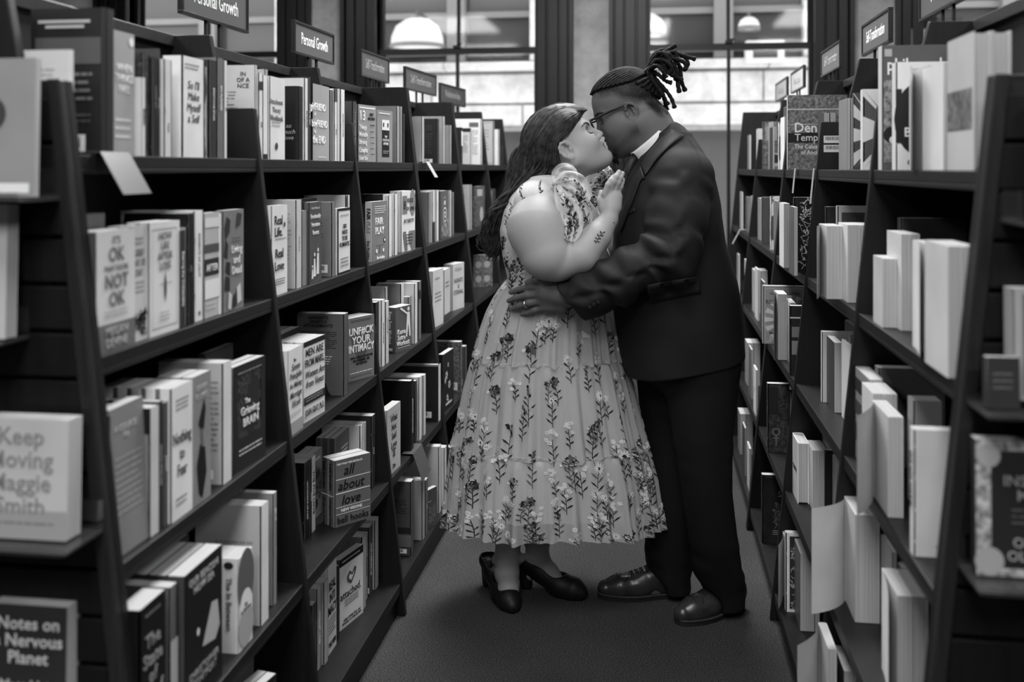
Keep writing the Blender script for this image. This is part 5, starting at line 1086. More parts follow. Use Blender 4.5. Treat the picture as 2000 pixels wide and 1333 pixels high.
def relax(D, Q, times):
    """Average a per-vertex quantity over the mesh edges."""
    a = np.concatenate([Q[:, i] for i in range(4)]); b = np.concatenate([Q[:, (i + 1) % 4] for i in range(4)])
    n = len(D); cnt = np.bincount(a, minlength=n) + np.bincount(b, minlength=n) + 1.0
    for _ in range(times):
        S = D.copy()
        for k in range(D.shape[1]):
            S[:, k] += np.bincount(a, D[b, k], minlength=n) + np.bincount(b, D[a, k], minlength=n)
        D = S / cnt[:, None]
    return D

class Figure:
    """A person's root and helpers working in the figure frame."""
    def __init__(self, base, label, group=None):
        self.base = np.array([base[0], base[1], 0.0])
        c, s = math.cos(YAW), math.sin(YAW)
        self.root = empty('person', (base[0] * c - (base[1] + FD) * s, base[0] * s + (base[1] + FD) * c, 0), YAW)
        tag(self.root, label, 'person', group)
        self.tree = {}
    def solid(self, name, field, m, parent=None, tone_fn=None, warp=None):
        V, Q = field.surface()
        if warp is not None: V = warp(V, Q)
        me = np_mesh(name, V - self.base, Q, m, tone_fn(V) if tone_fn else None)
        self.tree[name] = BVHTree.FromPolygons([Vector(v) for v in V], Q.tolist()) if len(V) < 400000 else None
        return link(name, me, parent or self.root)
    def mb(self, name, mb, m, parent=None, smooth=True, thick=0):
        mb.v = [tuple(np.asarray(v) - self.base) for v in mb.v]
        o = mb.build(name, m, parent or self.root, smooth)
        if thick:
            so = o.modifiers.new('thick', 'SOLIDIFY'); so.thickness = thick; so.offset = 0
        return o
    def on(self, names, px, py, lift=0.001, far=0.6):
        """The nearest point of a surface as seen at (px, py), and its normal."""
        a = Vector(P(px, py, -0.8)); b = Vector(P(px, py, far)); d = (b - a).normalized()
        best = None
        for nm in ([names] if isinstance(names, str) else names):
            h = self.tree[nm].ray_cast(a, d)
            if h[0] is not None and (best is None or h[3] < best[3]): best = h
        if best is None: return None
        n = best[1] if best[1].dot(d) < 0 else -best[1]
        return best[0] + n * lift, n
    def patch(self, mb, names, pts, lift=0.0015):
        """A flat shape (list of pixels) laid on a surface."""
        hit = [self.on(names, x, y, lift) for x, y in pts]
        hit = [h[0] for h in hit if h]
        if len(hit) >= 3: mb.add(hit, [tuple(range(len(hit)))])
    def strip(self, mb, names, pts, wid, lift=0.0015, mi=0):
        """A ribbon of a given width (m) along a line of pixels, laid on a surface."""
        hit = [self.on(names, x, y, lift) for x, y in pts]
        hit = [h for h in hit if h]
        if len(hit) < 2: return
        L = []; 
        for i, (p, n) in enumerate(hit):
            a = hit[max(i - 1, 0)][0]; b = hit[min(i + 1, len(hit) - 1)][0]
            s = (b - a).cross(n)
            s = s.normalized() if s.length > 1e-7 else Vector((0, 0, 1))
            w = wid[i] if isinstance(wid, (list, tuple)) else wid
            L += [p - s * w / 2, p + s * w / 2]
        mb.add(L, [(2 * i, 2 * i + 1, 2 * i + 3, 2 * i + 2) for i in range(len(hit) - 1)], mi)

def rot3(yaw=0, pitch=0, roll=0):
    """Columns: forward, lateral, up of a head."""
    cy, sy = math.cos(yaw), math.sin(yaw); cp, sp = math.cos(pitch), math.sin(pitch); cr, sr = math.cos(roll), math.sin(roll)
    Rz = np.array([[cy, -sy, 0], [sy, cy, 0], [0, 0, 1]]); Ry = np.array([[cp, 0, -sp], [0, 1, 0], [sp, 0, cp]]); Rx = np.array([[1, 0, 0], [0, cr, -sr], [0, sr, cr]])
    return Rz @ Ry @ Rx

class Head:
    def __init__(self, origin, M, sc): self.o = np.asarray(origin, float); self.M = M; self.s = sc
    def __call__(self, x, y, z): return self.o + self.M @ (np.array([x, y, z]) * self.s)
    def inv(self, V): return ((V - self.o) @ self.M) / self.s
    def ell(self, F, c, r, k=0.01, op='add', tilt=0.0, yaw=0.0):
        M = self.M @ rot3(yaw, tilt, 0) if (tilt or yaw) else self.M
        F.ell(self(*c), np.array(r) * self.s, M, k * self.s, op)
    def cone(self, F, a, b, r0, r1, k=0.01, op='add'): F.cone(self(*a), self(*b), r0 * self.s, r1 * self.s, k * self.s, op)
    def sculpt(self, F, full=0.0):
        """Skull, face, ears. full > 0 rounds out cheeks and jaw."""
        E = self.ell; K = self.cone
        E(F, (-0.008, 0, 0.046), (0.098, 0.076, 0.090), 0.02)
        E(F, (0.040, 0, 0.050), (0.054, 0.062, 0.064), 0.025)
        E(F, (0.042, 0, -0.012), (0.050, 0.058, 0.072), 0.03)
        for s in (-1, 1):
            E(F, (0.050, s * 0.034, -0.022), (0.038 + full * 0.01, 0.030 + full * 0.012, 0.040 + full * 0.01), 0.025)
            K(F, (0.004, s * 0.053, -0.040), (0.078, s * 0.012, -0.080), 0.019 + full * 0.01, 0.016 + full * 0.003, 0.03)
            K(F, (0.088, 0, 0.034), (0.070, s * 0.042, 0.036), 0.010, 0.010, 0.016)
        E(F, (0.076, 0, -0.050), (0.024, 0.032, 0.034), 0.02)
        E(F, (0.090, 0, -0.082), (0.017, 0.020, 0.016), 0.016)
        for s in (-1, 1):
            E(F, (0.094, s * 0.031, 0.014), (0.016, 0.017, 0.011), 0.014, 'sub')
            E(F, (0.0715, s * 0.031, 0.013), (0.0145, 0.0165, 0.0125), 0.004)
        K(F, (0.089, 0, 0.026), (0.1135, 0, -0.014), 0.0075, 0.0095, 0.012)
        for s in (-1, 1):
            E(F, (0.1035, s * 0.0105, -0.0195), (0.010, 0.008, 0.0078), 0.006)
            E(F, (0.1065, s * 0.0065, -0.0265), (0.004, 0.0035, 0.003), 0.003, 'sub')
        E(F, (0.100, 0, -0.0425), (0.0085, 0.020, 0.0058), 0.006)
        E(F, (0.0975, 0, -0.0535), (0.0085, 0.018, 0.0066), 0.006)
        E(F, (0.106, 0, -0.0478), (0.006, 0.024, 0.0012), 0.002, 'sub')
        for s in (-1, 1):      # ears: rim, lobe, hollow
            E(F, (-0.004, s * 0.074, -0.002), (0.019, 0.0095, 0.029), 0.008, tilt=-0.15)
            E(F, (0.000, s * 0.0835, 0.001), (0.0115, 0.0105, 0.0185), 0.003, 'sub', tilt=-0.15)
            R = [(0.010, 0.080, 0.012), (0.006, 0.083, 0.024), (-0.006, 0.084, 0.027), (-0.017, 0.084, 0.018), (-0.021, 0.083, 0.004), (-0.017, 0.081, -0.012), (-0.006, 0.079, -0.025)]
            for a, b in zip(R, R[1:]): K(F, (a[0], s * a[1], a[2]), (b[0], s * b[1], b[2]), 0.0042, 0.0042, 0.003)
            E(F, (-0.001, s * 0.078, -0.027), (0.009, 0.005, 0.009), 0.005)
            K(F, (-0.010, s * 0.0815, 0.014), (-0.009, s * 0.0805, -0.010), 0.0032, 0.0030, 0.003)
            E(F, (0.0105, s * 0.077, -0.004), (0.0045, 0.005, 0.007), 0.004)

def finger(F, pts, r0, r1, k=0.006):
    n = len(pts)
    F.chain(pts, [r0 + (r1 - r0) * i / (n - 1) for i in range(n)], k)
# ---------------------------------------------------------------- the woman
W = Figure((0.14, 0.06), 'woman with long wavy dark hair in a sheer flowered midi dress, kissing the man', 'couple kissing in the aisle')
WH = Head(P(1107, 294, -0.028), rot3(-0.04, math.radians(33), 0.0), 1.10)

def woman_body(step):
    F = Field((-0.26, -0.42, -0.005), (0.44, 0.42, 1.73), step)
    # torso (under the dress), soft and full
    rows = [(352, 1042, 1118, .115), (375, 1012, 1140, .165), (410, 990, 1166, .185), (450, 981, 1184, .185), (500, 986, 1187, .18), (545, 998, 1180, .172),
            (590, 1005, 1170, .135), (650, 1010, 1165, .12), (800, 1015, 1150, .11)]
    z = [P(1080, r[0])[2] for r in rows]
    F.loft(z, [P((r[1] + r[2]) / 2, 0)[0] for r in rows], [0.02] * len(rows), [m_(r[2] - r[1]) / 2 for r in rows], [r[3] for r in rows], 0.03)
    # neck
    F.cone(P(1112, 335, 0.012), P(1082, 372, 0.02), 0.056, 0.070, 0.04)
    F.cone(P(1082, 372, 0.02), P(1062, 392, -0.10), 0.052, 0.052, 0.05)
    F.cone(P(1082, 366, 0.02), P(1075, 375, 0.15), 0.055, 0.055, 0.05)
    WH.sculpt(F, full=0.55)
    # soft under-chin
    F.ell(WH(0.040, 0, -0.074), (0.062, 0.052, 0.034), WH.M @ rot3(0, -0.25, 0), 0.03)
    # near (right) arm
    F.chain([P(1056, 412, -0.15), P(1053, 446, -0.19), P(1070, 494, -0.215)], [0.080, 0.095, 0.090], 0.04)
    F.chain([P(1089, 512, -0.222), P(1134, 498, -0.232), P(1167, 461, -0.22), P(1188, 430, -0.20)], [0.064, 0.060, 0.045, 0.031], 0.007)
    # near hand, laid on his lapel, back of the hand towards us
    F.chain([P(1189, 426, -0.20), P(1193, 408, -0.192), P(1197, 388, -0.185)], [0.027, 0.027, 0.024], 0.012)
    for a, b, r in (((1182, 405), (1185, 381), 0.019), ((1203, 404), (1206, 384), 0.018), ((1193, 398), (1196, 380), 0.020)):
        F.cone(P(*a, -0.190), P(*b, -0.184), r, r * 0.9, 0.012)
    for kx, ky, mx, my, tx, ty, dy, r in ((1181, 380, 1188, 361, 1198, 345, -0.196, .0098), (1189, 377, 1198, 355, 1209, 336, -0.193, .0100), (1198, 377, 1207, 357, 1216, 339, -0.186, .0098), (1205, 381, 1212, 365, 1217, 351, -0.176, .0088)):
        finger(F, [P(kx, ky, dy), P(mx, my, dy - 0.008), P((mx + tx) / 2, (my + ty) / 2, dy - 0.006), P(tx, ty, dy + 0.004)], r * 1.1, r * 0.78, 0.005)
    finger(F, [P(1178, 408, -0.195), P(1172, 392, -0.185), P(1174, 376, -0.170)], 0.013, 0.009, 0.008)
    # far arm, behind: reaches round to his chest
    F.chain([P(1095, 390, 0.16), P(1130, 450, 0.22), P(1150, 505, 0.215)], [0.07, 0.075, 0.07], 0.04)
    F.chain([P(1150, 505, 0.215), P(1190, 470, 0.20), P(1214, 440, 0.18)], [0.065, 0.045, 0.03], 0.015)
    F.cone(P(1214, 440, 0.18), P(1226, 420, 0.17), 0.028, 0.024, 0.01)
    for i in range(4):
        finger(F, [P(1224 + i * 3, 422 + i * 7, 0.17 - i * .004), P(1236 + i * 3, 405 + i * 8, 0.16 - i * .004), P(1246 + i * 2, 392 + i * 9, 0.15 - i * .004)], .010, .008, .004)
    finger(F, [P(1210, 432, 0.165), P(1216, 415, 0.15), P(1224, 404, 0.14)], .012, .009, .006)
    # legs and feet
    F.chain([P(1040, 800, 0.06), P(1010, 960, 0.09), P(994, 1030, 0.11), P(991, 1088, 0.125)], [0.09, 0.066, 0.056, 0.0385], 0.03)
    F.chain([P(991, 1088, 0.125), P(990, 1120, 0.085), P(993, 1152, 0.02), P(998, 1178, -0.01)], [0.040, 0.040, 0.033, 0.018], 0.02)
    F.cone(P(991, 1088, 0.125), P(975, 1120, 0.165), 0.036, 0.030, 0.02)
    F.ball(P(1018, 1092, 0.125), 0.013, 0.02); F.ball(P(968, 1094, 0.125), 0.012, 0.02)
    F.chain([P(1090, 800, 0.10), P(1062, 960, 0.14), P(1049, 1030, 0.15), P(1050, 1092, 0.155)], [0.088, 0.064, 0.052, 0.037], 0.03)
    F.chain([P(1050, 1092, 0.155), P(1072, 1122, 0.14), P(1096, 1150, 0.11), P(1118, 1162, 0.085)], [0.037, 0.035, 0.028, 0.016], 0.02)
    F.cone(P(1050, 1092, 0.155), P(1030, 1122, 0.165), 0.034, 0.028, 0.02)
    return F

SKIN_W = 0.33
def woman_tone(V):
    q = WH.inv(V)
    t = np.full(len(V), SKIN_W)
    lips = ((q[:, 0] - 0.101) / 0.016) ** 2 + (q[:, 1] / 0.021) ** 2 + ((q[:, 2] + 0.0478) / 0.0105) ** 2
    t = np.where(lips < 1, 0.17, t)
    for s in (-1, 1):      # eye make-up on the lids
        lid = ((q[:, 0] - 0.080) / 0.014) ** 2 + ((q[:, 1] - s * 0.031) / 0.018) ** 2 + ((q[:, 2] - 0.018) / 0.0105) ** 2
        t = np.where(lid < 1, SKIN_W - 0.13 * np.clip(1.3 - lid, 0, 1), t)
    return t
SKIN = mat(0.5, 0.5, 0.28, 'attr')
W.solid('body', woman_body(0.0032), SKIN, tone_fn=woman_tone)

def head_arc(H, pts, n=10):
    """Smooth line through head-frame points."""
    A = np.array(pts); t = np.linspace(0, len(A) - 1, n)
    i = np.clip(t.astype(int), 0, len(A) - 2); f = (t - i)[:, None]
    p0 = A[np.maximum(i - 1, 0)]; p1 = A[i]; p2 = A[i + 1]; p3 = A[np.minimum(i + 2, len(A) - 1)]
    q = 0.5 * ((2 * p1) + (-p0 + p2) * f + (2 * p0 - 5 * p1 + 4 * p2 - p3) * f ** 2 + (-p0 + 3 * p1 - 3 * p2 + p3) * f ** 3)
    return q

def head_snap(fig, H, x, y, z, lift=0.0006):
    """Closest skin point to a head-frame point."""
    loc, nor, _, _ = fig.tree['body'].find_nearest(Vector(H(x, y, z)))
    return loc + nor * lift

for s in (-1, 1):
    eb = MB()
    pts = [head_snap(W, WH, *p, lift=0.0005) for p in head_arc(WH, [(0.097, s * 0.013, 0.029), (0.094, s * 0.026, 0.0375), (0.085, s * 0.040, 0.040), (0.070, s * 0.052, 0.034)], 12)]
    eb.tube(pts, [0.0016, 0.0026, 0.003, 0.003, 0.003, 0.0029, 0.0027, 0.0025, 0.0022, 0.0018, 0.0013, 0.0006], 6)
    W.mb('eyebrow', eb, mat(0.035, 0.8, 0.2, 'hair'))
    el = MB()
    lid = head_arc(WH, [(0.087, s * 0.017, 0.0095), (0.089, s * 0.027, 0.0055), (0.085, s * 0.038, 0.0060), (0.075, s * 0.048, 0.0105)], 14)
    base = [head_snap(W, WH, *p, lift=0.0004) for p in lid]
    el.tube(base, 0.0011, 5)
    for i, (p, b) in enumerate(zip(lid, base)):
        tip = Vector(WH(p[0] + 0.010, p[1] + s * (0.001 + 0.0005 * i), p[2] - 0.006 + 0.0003 * i))
        mid = (Vector(b) + tip) / 2 + Vector(WH.M @ np.array([0.0, 0, -0.0016]))
        el.tube([b, mid, tip], [0.0007, 0.0005, 0.0002], 4)
    W.mb('eyelashes', el, mat(0.01, 0.6))

# small leafy tattoo on the forearm
tt = MB()
W.strip(tt, 'body', [(1163, 476), (1167, 468), (1171, 461), (1177, 455)], 0.0022)
for x, y, dx, dy in ((1164, 474, -4, -5), (1165, 472, 6, 1), (1167, 468, -5, -4), (1168, 467, 6, -1), (1170, 463, -4, -6), (1172, 461, 7, -1), (1174, 458, -2, -7), (1176, 456, 6, -3)):
    W.patch(tt, 'body', [(x, y), (x + dx * .6 - dy * .25, y + dy * .6 + dx * .25), (x + dx, y + dy), (x + dx * .6 + dy * .25, y + dy * .6 - dx * .25)])
W.mb('tattoo', tt, mat(0.03, 0.6))

# earrings (near ear): two studs and a hoop drop
er = MB()
a = head_snap(W, WH, -0.001, -0.083, -0.030)
er.tube([a, a + Vector((0.0, -0.002, -0.02))], 0.0009, 5)
c = a + Vector((0.001, -0.002, -0.032))
er.tube([c + Vector((0.006 * math.sin(t), 0, 0.012 * math.cos(t))) for t in np.linspace(0, 2 * PI, 14)], 0.0011, 5)
er.lathe([(0.0001, -0.0025), (0.0025, 0), (0.0001, 0.0025)], 8, c=tuple(a + Vector((0.0, -0.002, 0.0))))
er.lathe([(0.0001, -0.002), (0.002, 0), (0.0001, 0.002)], 8, c=tuple(head_snap(W, WH, 0.006, -0.080, -0.024)))
W.mb('earring', er, mat(0.7, 0.2, 0.5, 'plain', 1.0))
br = MB(); br.tube([P(1196, 432, -0.232) + np.array([0.0, 0.0, 0.0]), P(1199, 436, -0.225), P(1194, 447, -0.232)], 0.003, 6)
W.mb('bracelet', br, mat(0.7, 0.2, 0.5, 'plain', 1.0))

# ---- dress: bodice over the torso
TULLE_V = 0.62
LINING = mat(0.54, 0.8, 0.2, 'cloth')
def bodice_field(step):
    F = Field((-0.1, -0.32, 1.0), (0.40, 0.32, 1.50), step)
    rows = [(349, 1030, 1112, .125), (360, 1010, 1125, .155), (385, 992, 1150, .185), (410, 982, 1173, .197), (450, 975, 1190, .197), (500, 981, 1193, .191), (545, 991, 1188, .188), (562, 989, 1190, .19)]
    z = [P(1080, r[0])[2] for r in rows]
    F.loft(z, [P((r[1] + r[2]) / 2, 0)[0] for r in rows], [0.02] * len(rows), [m_(r[2] - r[1]) / 2 for r in rows], [r[3] for r in rows], 0.01)
    F.cone(P(1080, 370, 0.02), P(1046, 394, -0.145), 0.062, 0.070, 0.03)      # shoulder straps
    F.cone(P(1082, 366, 0.02), P(1062, 378, 0.17), 0.066, 0.064, 0.03)
    # neckline: open in front and round the neck
    F.cone(P(1125, 330, 0.01), P(1205, 430, 0.0), 0.075, 0.12, 0.01, 'sub')
    F.cone(P(1110, 325, 0.01), P(1086, 362, 0.02), 0.066, 0.076, 0.01, 'sub')
    # armholes
    F.chain([P(1056, 425, -0.33), P(1056, 446, -0.19), P(1075, 494, -0.24)], [0.075, 0.093, 0.10], 0.006, 'sub')
    return F
BODICE = mat(0.55, 0.8, 0.2, 'cloth')
dress = W.solid('dress', bodice_field(0.004), BODICE)

def srow(tab, py):
    ys = [t[0] for t in tab]
    return [float(np.interp(py, ys, [t[k] for t in tab])) for k in (1, 2)]
SK = [(548, 989, 1188), (562, 978, 1193), (580, 966, 1198), (610, 951, 1203), (650, 938, 1210), (697, 926, 1218),
      (760, 908, 1236), (820, 896, 1252), (866, 886, 1264), (930, 876, 1282), (985, 870, 1290), (1030, 866, 1297)]
def skirt_pt(th, py, layer=0.0, amp=1.0):
    """th: angle round the body (0 = towards us), py: row measured on the side outline."""
    xl, xr = srow(SK, py)
    if py > 698: xl -= 5 * min(1, (py - 698) / 6) * max(0, 1 - (py - 698) / 120); xr += 5 * min(1, (py - 698) / 6) * max(0, 1 - (py - 698) / 120)
    if py > 868: xl -= 6 * min(1, (py - 868) / 6) * max(0, 1 - (py - 868) / 120); xr += 6 * min(1, (py - 868) / 6) * max(0, 1 - (py - 868) / 120)
    cx = P((xl + xr) / 2, 0, 0.04)[0]; rx = m_(xr - xl) / 2
    f = np.clip((py - 548) / 500, 0, 1)
    ry = 0.190 * (1 - f) + rx * 0.70 * f
    t0 = 548 if py < 698 else 698 if py < 868 else 868
    t1 = 697 if py < 698 else 867 if py < 868 else 1030
    g = (py - t0) / (t1 - t0)
    A = amp * (0.0050 + 0.0140 * g * (0.35 + 0.65 * f))
    ph = {548: 0.3, 698: 1.7, 868: 4.1}[t0]
    w = A * (0.62 * math.sin(23 * th + ph + 0.6 * math.sin(3 * th)) + 0.42 * math.sin(37 * th + 2.1 * ph) + 0.30 * math.sin(11 * th + ph * 3) + 0.2 * math.sin(61 * th + ph))
    rx2 = rx + w - layer; ry2 = ry + w - layer
    z = EYE + (330 - py) / FPX * (FD + 0.04)
    if py > 868: z += 0.035 * max(0.0, math.cos(th)) * ((py - 868) / 162) ** 2 + 0.006 * math.sin(5 * th + 1) * ((py - 868) / 162)
    return np.array([cx + rx2 * math.sin(th), 0.045 - ry2 * math.cos(th), z])
def skirt_mesh(rows, n, layer, amp):
    m = MB(); vs = []
    for py in rows:
        for j in range(n): vs.append(skirt_pt(2 * PI * j / n, py, layer, amp))
    m.add(vs, [(i * n + j, i * n + (j + 1) % n, (i + 1) * n + (j + 1) % n, (i + 1) * n + j) for i in range(len(rows) - 1) for j in range(n)])
    return m
TULLE = sheer(TULLE_V, 0.50, 'tulle')
NS = 420
for nm, r0, r1 in (('skirt_tier', 549, 700), ('skirt_tier', 698.2, 870), ('skirt_tier', 868.2, 1030)):
    rows = list(np.linspace(r0, min(r1, {700: 697.9, 870: 867.9}.get(r1, r1)), 14))
    W.mb(nm, skirt_mesh(rows, NS, 0.0, 1.0), TULLE, dress)
W.mb('skirt_lining', skirt_mesh(list(np.linspace(549, 992, 30)), 240, 0.020, 0.55), LINING, dress)
# gathered seams: little standing ruffles at the tier joins
for py in (697.5, 867.5):
    rf = MB(); vs = []; n = 420
    for k, (dp, out) in enumerate(((-4, 0.001), (-2, 0.003), (0, 0.0008), (2, 0.0015))):
        for j in range(n):
            th = 2 * PI * j / n
            p = skirt_pt(th, py - 0.1, -out - 0.0016 * math.sin(90 * th + k), 0.8); p[2] -= m_(dp) + m_(3) * math.sin(6 * th) ; vs.append(p)
    rf.add(vs, [(i * n + j, i * n + (j + 1) % n, (i + 1) * n + (j + 1) % n, (i + 1) * n + j) for i in range(3) for j in range(n)])
    W.mb('seam_ruffle', rf, sheer(0.55, 0.6, 'tulle_seam'), dress)

# ---- embroidery: daisies, roses, blossom clusters, sprigs, stitched on the tulle
EMB = [mat(0.72, 0.7, 0.2), mat(0.018, 0.7, 0.2), mat(0.10, 0.7, 0.2), mat(0.30, 0.7, 0.2)]
class Stitch:
    def __init__(self, fn): self.m = MB(); self.fn = fn
    def poly(self, pts, mi): self.m.add([self.fn(a, b) for a, b in pts], [tuple(range(len(pts)))], mi)
    def line(self, pts, w, mi):
        L = []
        for i, (a, b) in enumerate(pts):
            x0, y0 = pts[max(i - 1, 0)]; x1, y1 = pts[min(i + 1, len(pts) - 1)]
            l = math.hypot(x1 - x0, y1 - y0) + 1e-9; nx, ny = -(y1 - y0) / l * w, (x1 - x0) / l * w
            L += [(a - nx, b - ny), (a + nx, b + ny)]
        self.m.add([self.fn(a, b) for a, b in L], [(2 * i, 2 * i + 1, 2 * i + 3, 2 * i + 2) for i in range(len(pts) - 1)], mi)
    def petal(self, cx, cy, ang, L, w, mi):
        c, s = math.cos(ang), math.sin(ang)
        self.poly([(cx + c * u - s * v, cy + s * u + c * v) for u, v in ((0, -w * .3), (L * .6, -w), (L, 0), (L * .6, w), (0, w * .3))], mi)
    def disc(self, cx, cy, r, mi, n=8): self.poly([(cx + r * math.cos(2 * PI * i / n), cy + r * math.sin(2 * PI * i / n)) for i in range(n)], mi)
    def daisy(self, cx, cy, r, rr):
        n = 13; a0 = rr.random()
        for i in range(n): self.petal(cx, cy, a0 + 2 * PI * i / n, r * rr.uniform(.85, 1.1), r * .11, 0)
        self.disc(cx, cy, r * .26, 1)
    def rose(self, cx, cy, r, rr):
        a0 = rr.uniform(0, 6)
        for i in range(7): self.petal(cx - math.cos(a0 + i * .898) * r * .15, cy - math.sin(a0 + i * .898) * r * .15, a0 + i * .898, r * 1.1, r * .42, (1, 2, 1, 2, 1, 3, 2)[i])
        for i in range(5): self.petal(cx, cy, a0 + .4 + i * 1.257, r * .62, r * .26, (1, 3, 1, 2, 1)[i])
        for i in range(3):
            a = rr.uniform(0, 6); self.line([(cx + math.cos(a + t) * r * (.35 + .2 * i), cy + math.sin(a + t) * r * (.35 + .2 * i)) for t in (0, .4, .8, 1.2)], r * .045, 0 if i else 3)
        if rr.random() < .5: self.petal(cx - r * .7, cy - r * .2, 3.6, r * .6, r * .3, 0)
    def cluster(self, cx, cy, r, rr):
        for i in range(8):
            a = rr.uniform(0, 6.28); d = r * math.sqrt(rr.random()); x, y = cx + d * math.cos(a), cy + d * math.sin(a) * 1.3; q = r * .34
            for j in range(5): self.petal(x, y, j * 1.257 + a, q, q * .45, 0)
            self.disc(x, y, q * .28, 1, 6)
    def sprig(self, x, y, h, rr, mi=1):
        b = rr.uniform(-.012, .012)
        pts = [(x + b * math.sin(t * 2), y - h * t) for t in (0, .25, .5, .75, 1)]
        self.line(pts, 0.0009, mi)
        for k, t in enumerate((.3, .45, .6, .75, .88)):
            sgn = 1 if k % 2 else -1
            self.petal(x + b * math.sin(t * 2), y - h * t, PI / 2 + sgn * -0.75, h * rr.uniform(.22, .34), 0.0026, rr.choice((mi, mi, 2)))
    def bouquet(self, x, y, kind, rr, sc=1.0):
        h = rr.uniform(.05, .075) * sc
        self.sprig(x, y, h, rr)
        if kind == 'daisy':
            self.daisy(x, y + .004, .0155 * sc, rr)
            if rr.random() < .6: self.sprig(x + .016, y - .012, h * .7, rr); self.daisy(x + .022, y - .008, .011 * sc, rr)
        elif kind == 'rose':
            self.rose(x, y + .006, .016 * sc, rr)
            if rr.random() < .6: self.sprig(x - .016, y - .006, h * .8, rr, 2); self.rose(x - .018, y - .002, .011 * sc, rr)
        elif kind == 'cluster': self.cluster(x, y + .004, .017 * sc, rr)
        else:
            for i in range(7): self.petal(x + rr.uniform(-.004, .004), y - .004 + i * .0055, PI / 2 + rr.uniform(-1.1, 1.1), .010 * sc, .0035 * sc, rr.choice((1, 2, 2, 3)))

rr = random.Random(21)
kinds = ['daisy', 'rose', 'cluster', 'sprig', 'daisy', 'rose', 'cluster']
def skirt_stitch(th0, py0):
    xl, xr = srow(SK, py0); rx = m_(xr - xl) / 2 * 0.9
    def fn(a, b):
        p = skirt_pt(th0 + a / rx, min(1029, max(549, py0 - b * FPX / FD)), -0.0022, 1.0)
        return p
    return fn
ki = 0
ALL = MB()
for py, sp in ((572, .12), (605, .115), (640, .11), (678, .10), (722, .10), (762, .105), (800, .10), (838, .095), (872, .085), (900, .09), (932, .085), (962, .085), (990, .08), (1012, .085)):
    xl, xr = srow(SK, py); per = 2 * PI * m_(xr - xl) / 2 * 0.85
    n = int(per / sp); off = rr.random()
    for i in range(n):
        th = 2 * PI * (i + off + rr.uniform(-.28, .28)) / n; ki += rr.choice((1, 2, 3))
        S_ = Stitch(skirt_stitch(th, py + rr.uniform(-14, 14)))
        S_.bouquet(0, 0, kinds[ki % 7], rr, rr.uniform(1.05, 1.45))
        base = len(ALL.v); ALL.v += S_.m.v; ALL.f += [tuple(q + base for q in f) for f in S_.m.f]; ALL.mi += S_.m.mi
# a few small ones on the bodice
def body_stitch(px, py, names=('dress',)):
    h0 = W.on(list(names), px, py, 0.002)
    def fn(a, b):
        h = W.on(list(names), px + a * FPX / FD, py - b * FPX / FD, 0.0022)
        return tuple(h[0]) if h and abs(h[0].y - h0[0].y) < 0.05 else tuple(h0[0])
    return fn if h0 else None
for px, py, kd in ((990, 440, 'sprig'), (984, 470, 'rose'), (999, 415, 'sprig'), (992, 500, 'cluster'), (1003, 522, 'rose'), (1015, 510, 'rose'), (1022, 536, 'cluster'), (1002, 541, 'cluster'), (1040, 538, 'daisy'), (1018, 378, 'sprig'), (1055, 366, 'sprig'), (1150, 412, 'rose'), (1060, 545, 'cluster'), (1010, 480, 'sprig')):
    fn = body_stitch(px, py)
    if fn:
        S_ = Stitch(fn); S_.bouquet(0, 0, kd, rr, 0.72)
        base = len(ALL.v); ALL.v += S_.m.v; ALL.f += [tuple(q + base for q in f) for f in S_.m.f]; ALL.mi += S_.m.mi
tag(W.mb('embroidery', ALL, EMB, dress, smooth=False), kind='stuff')

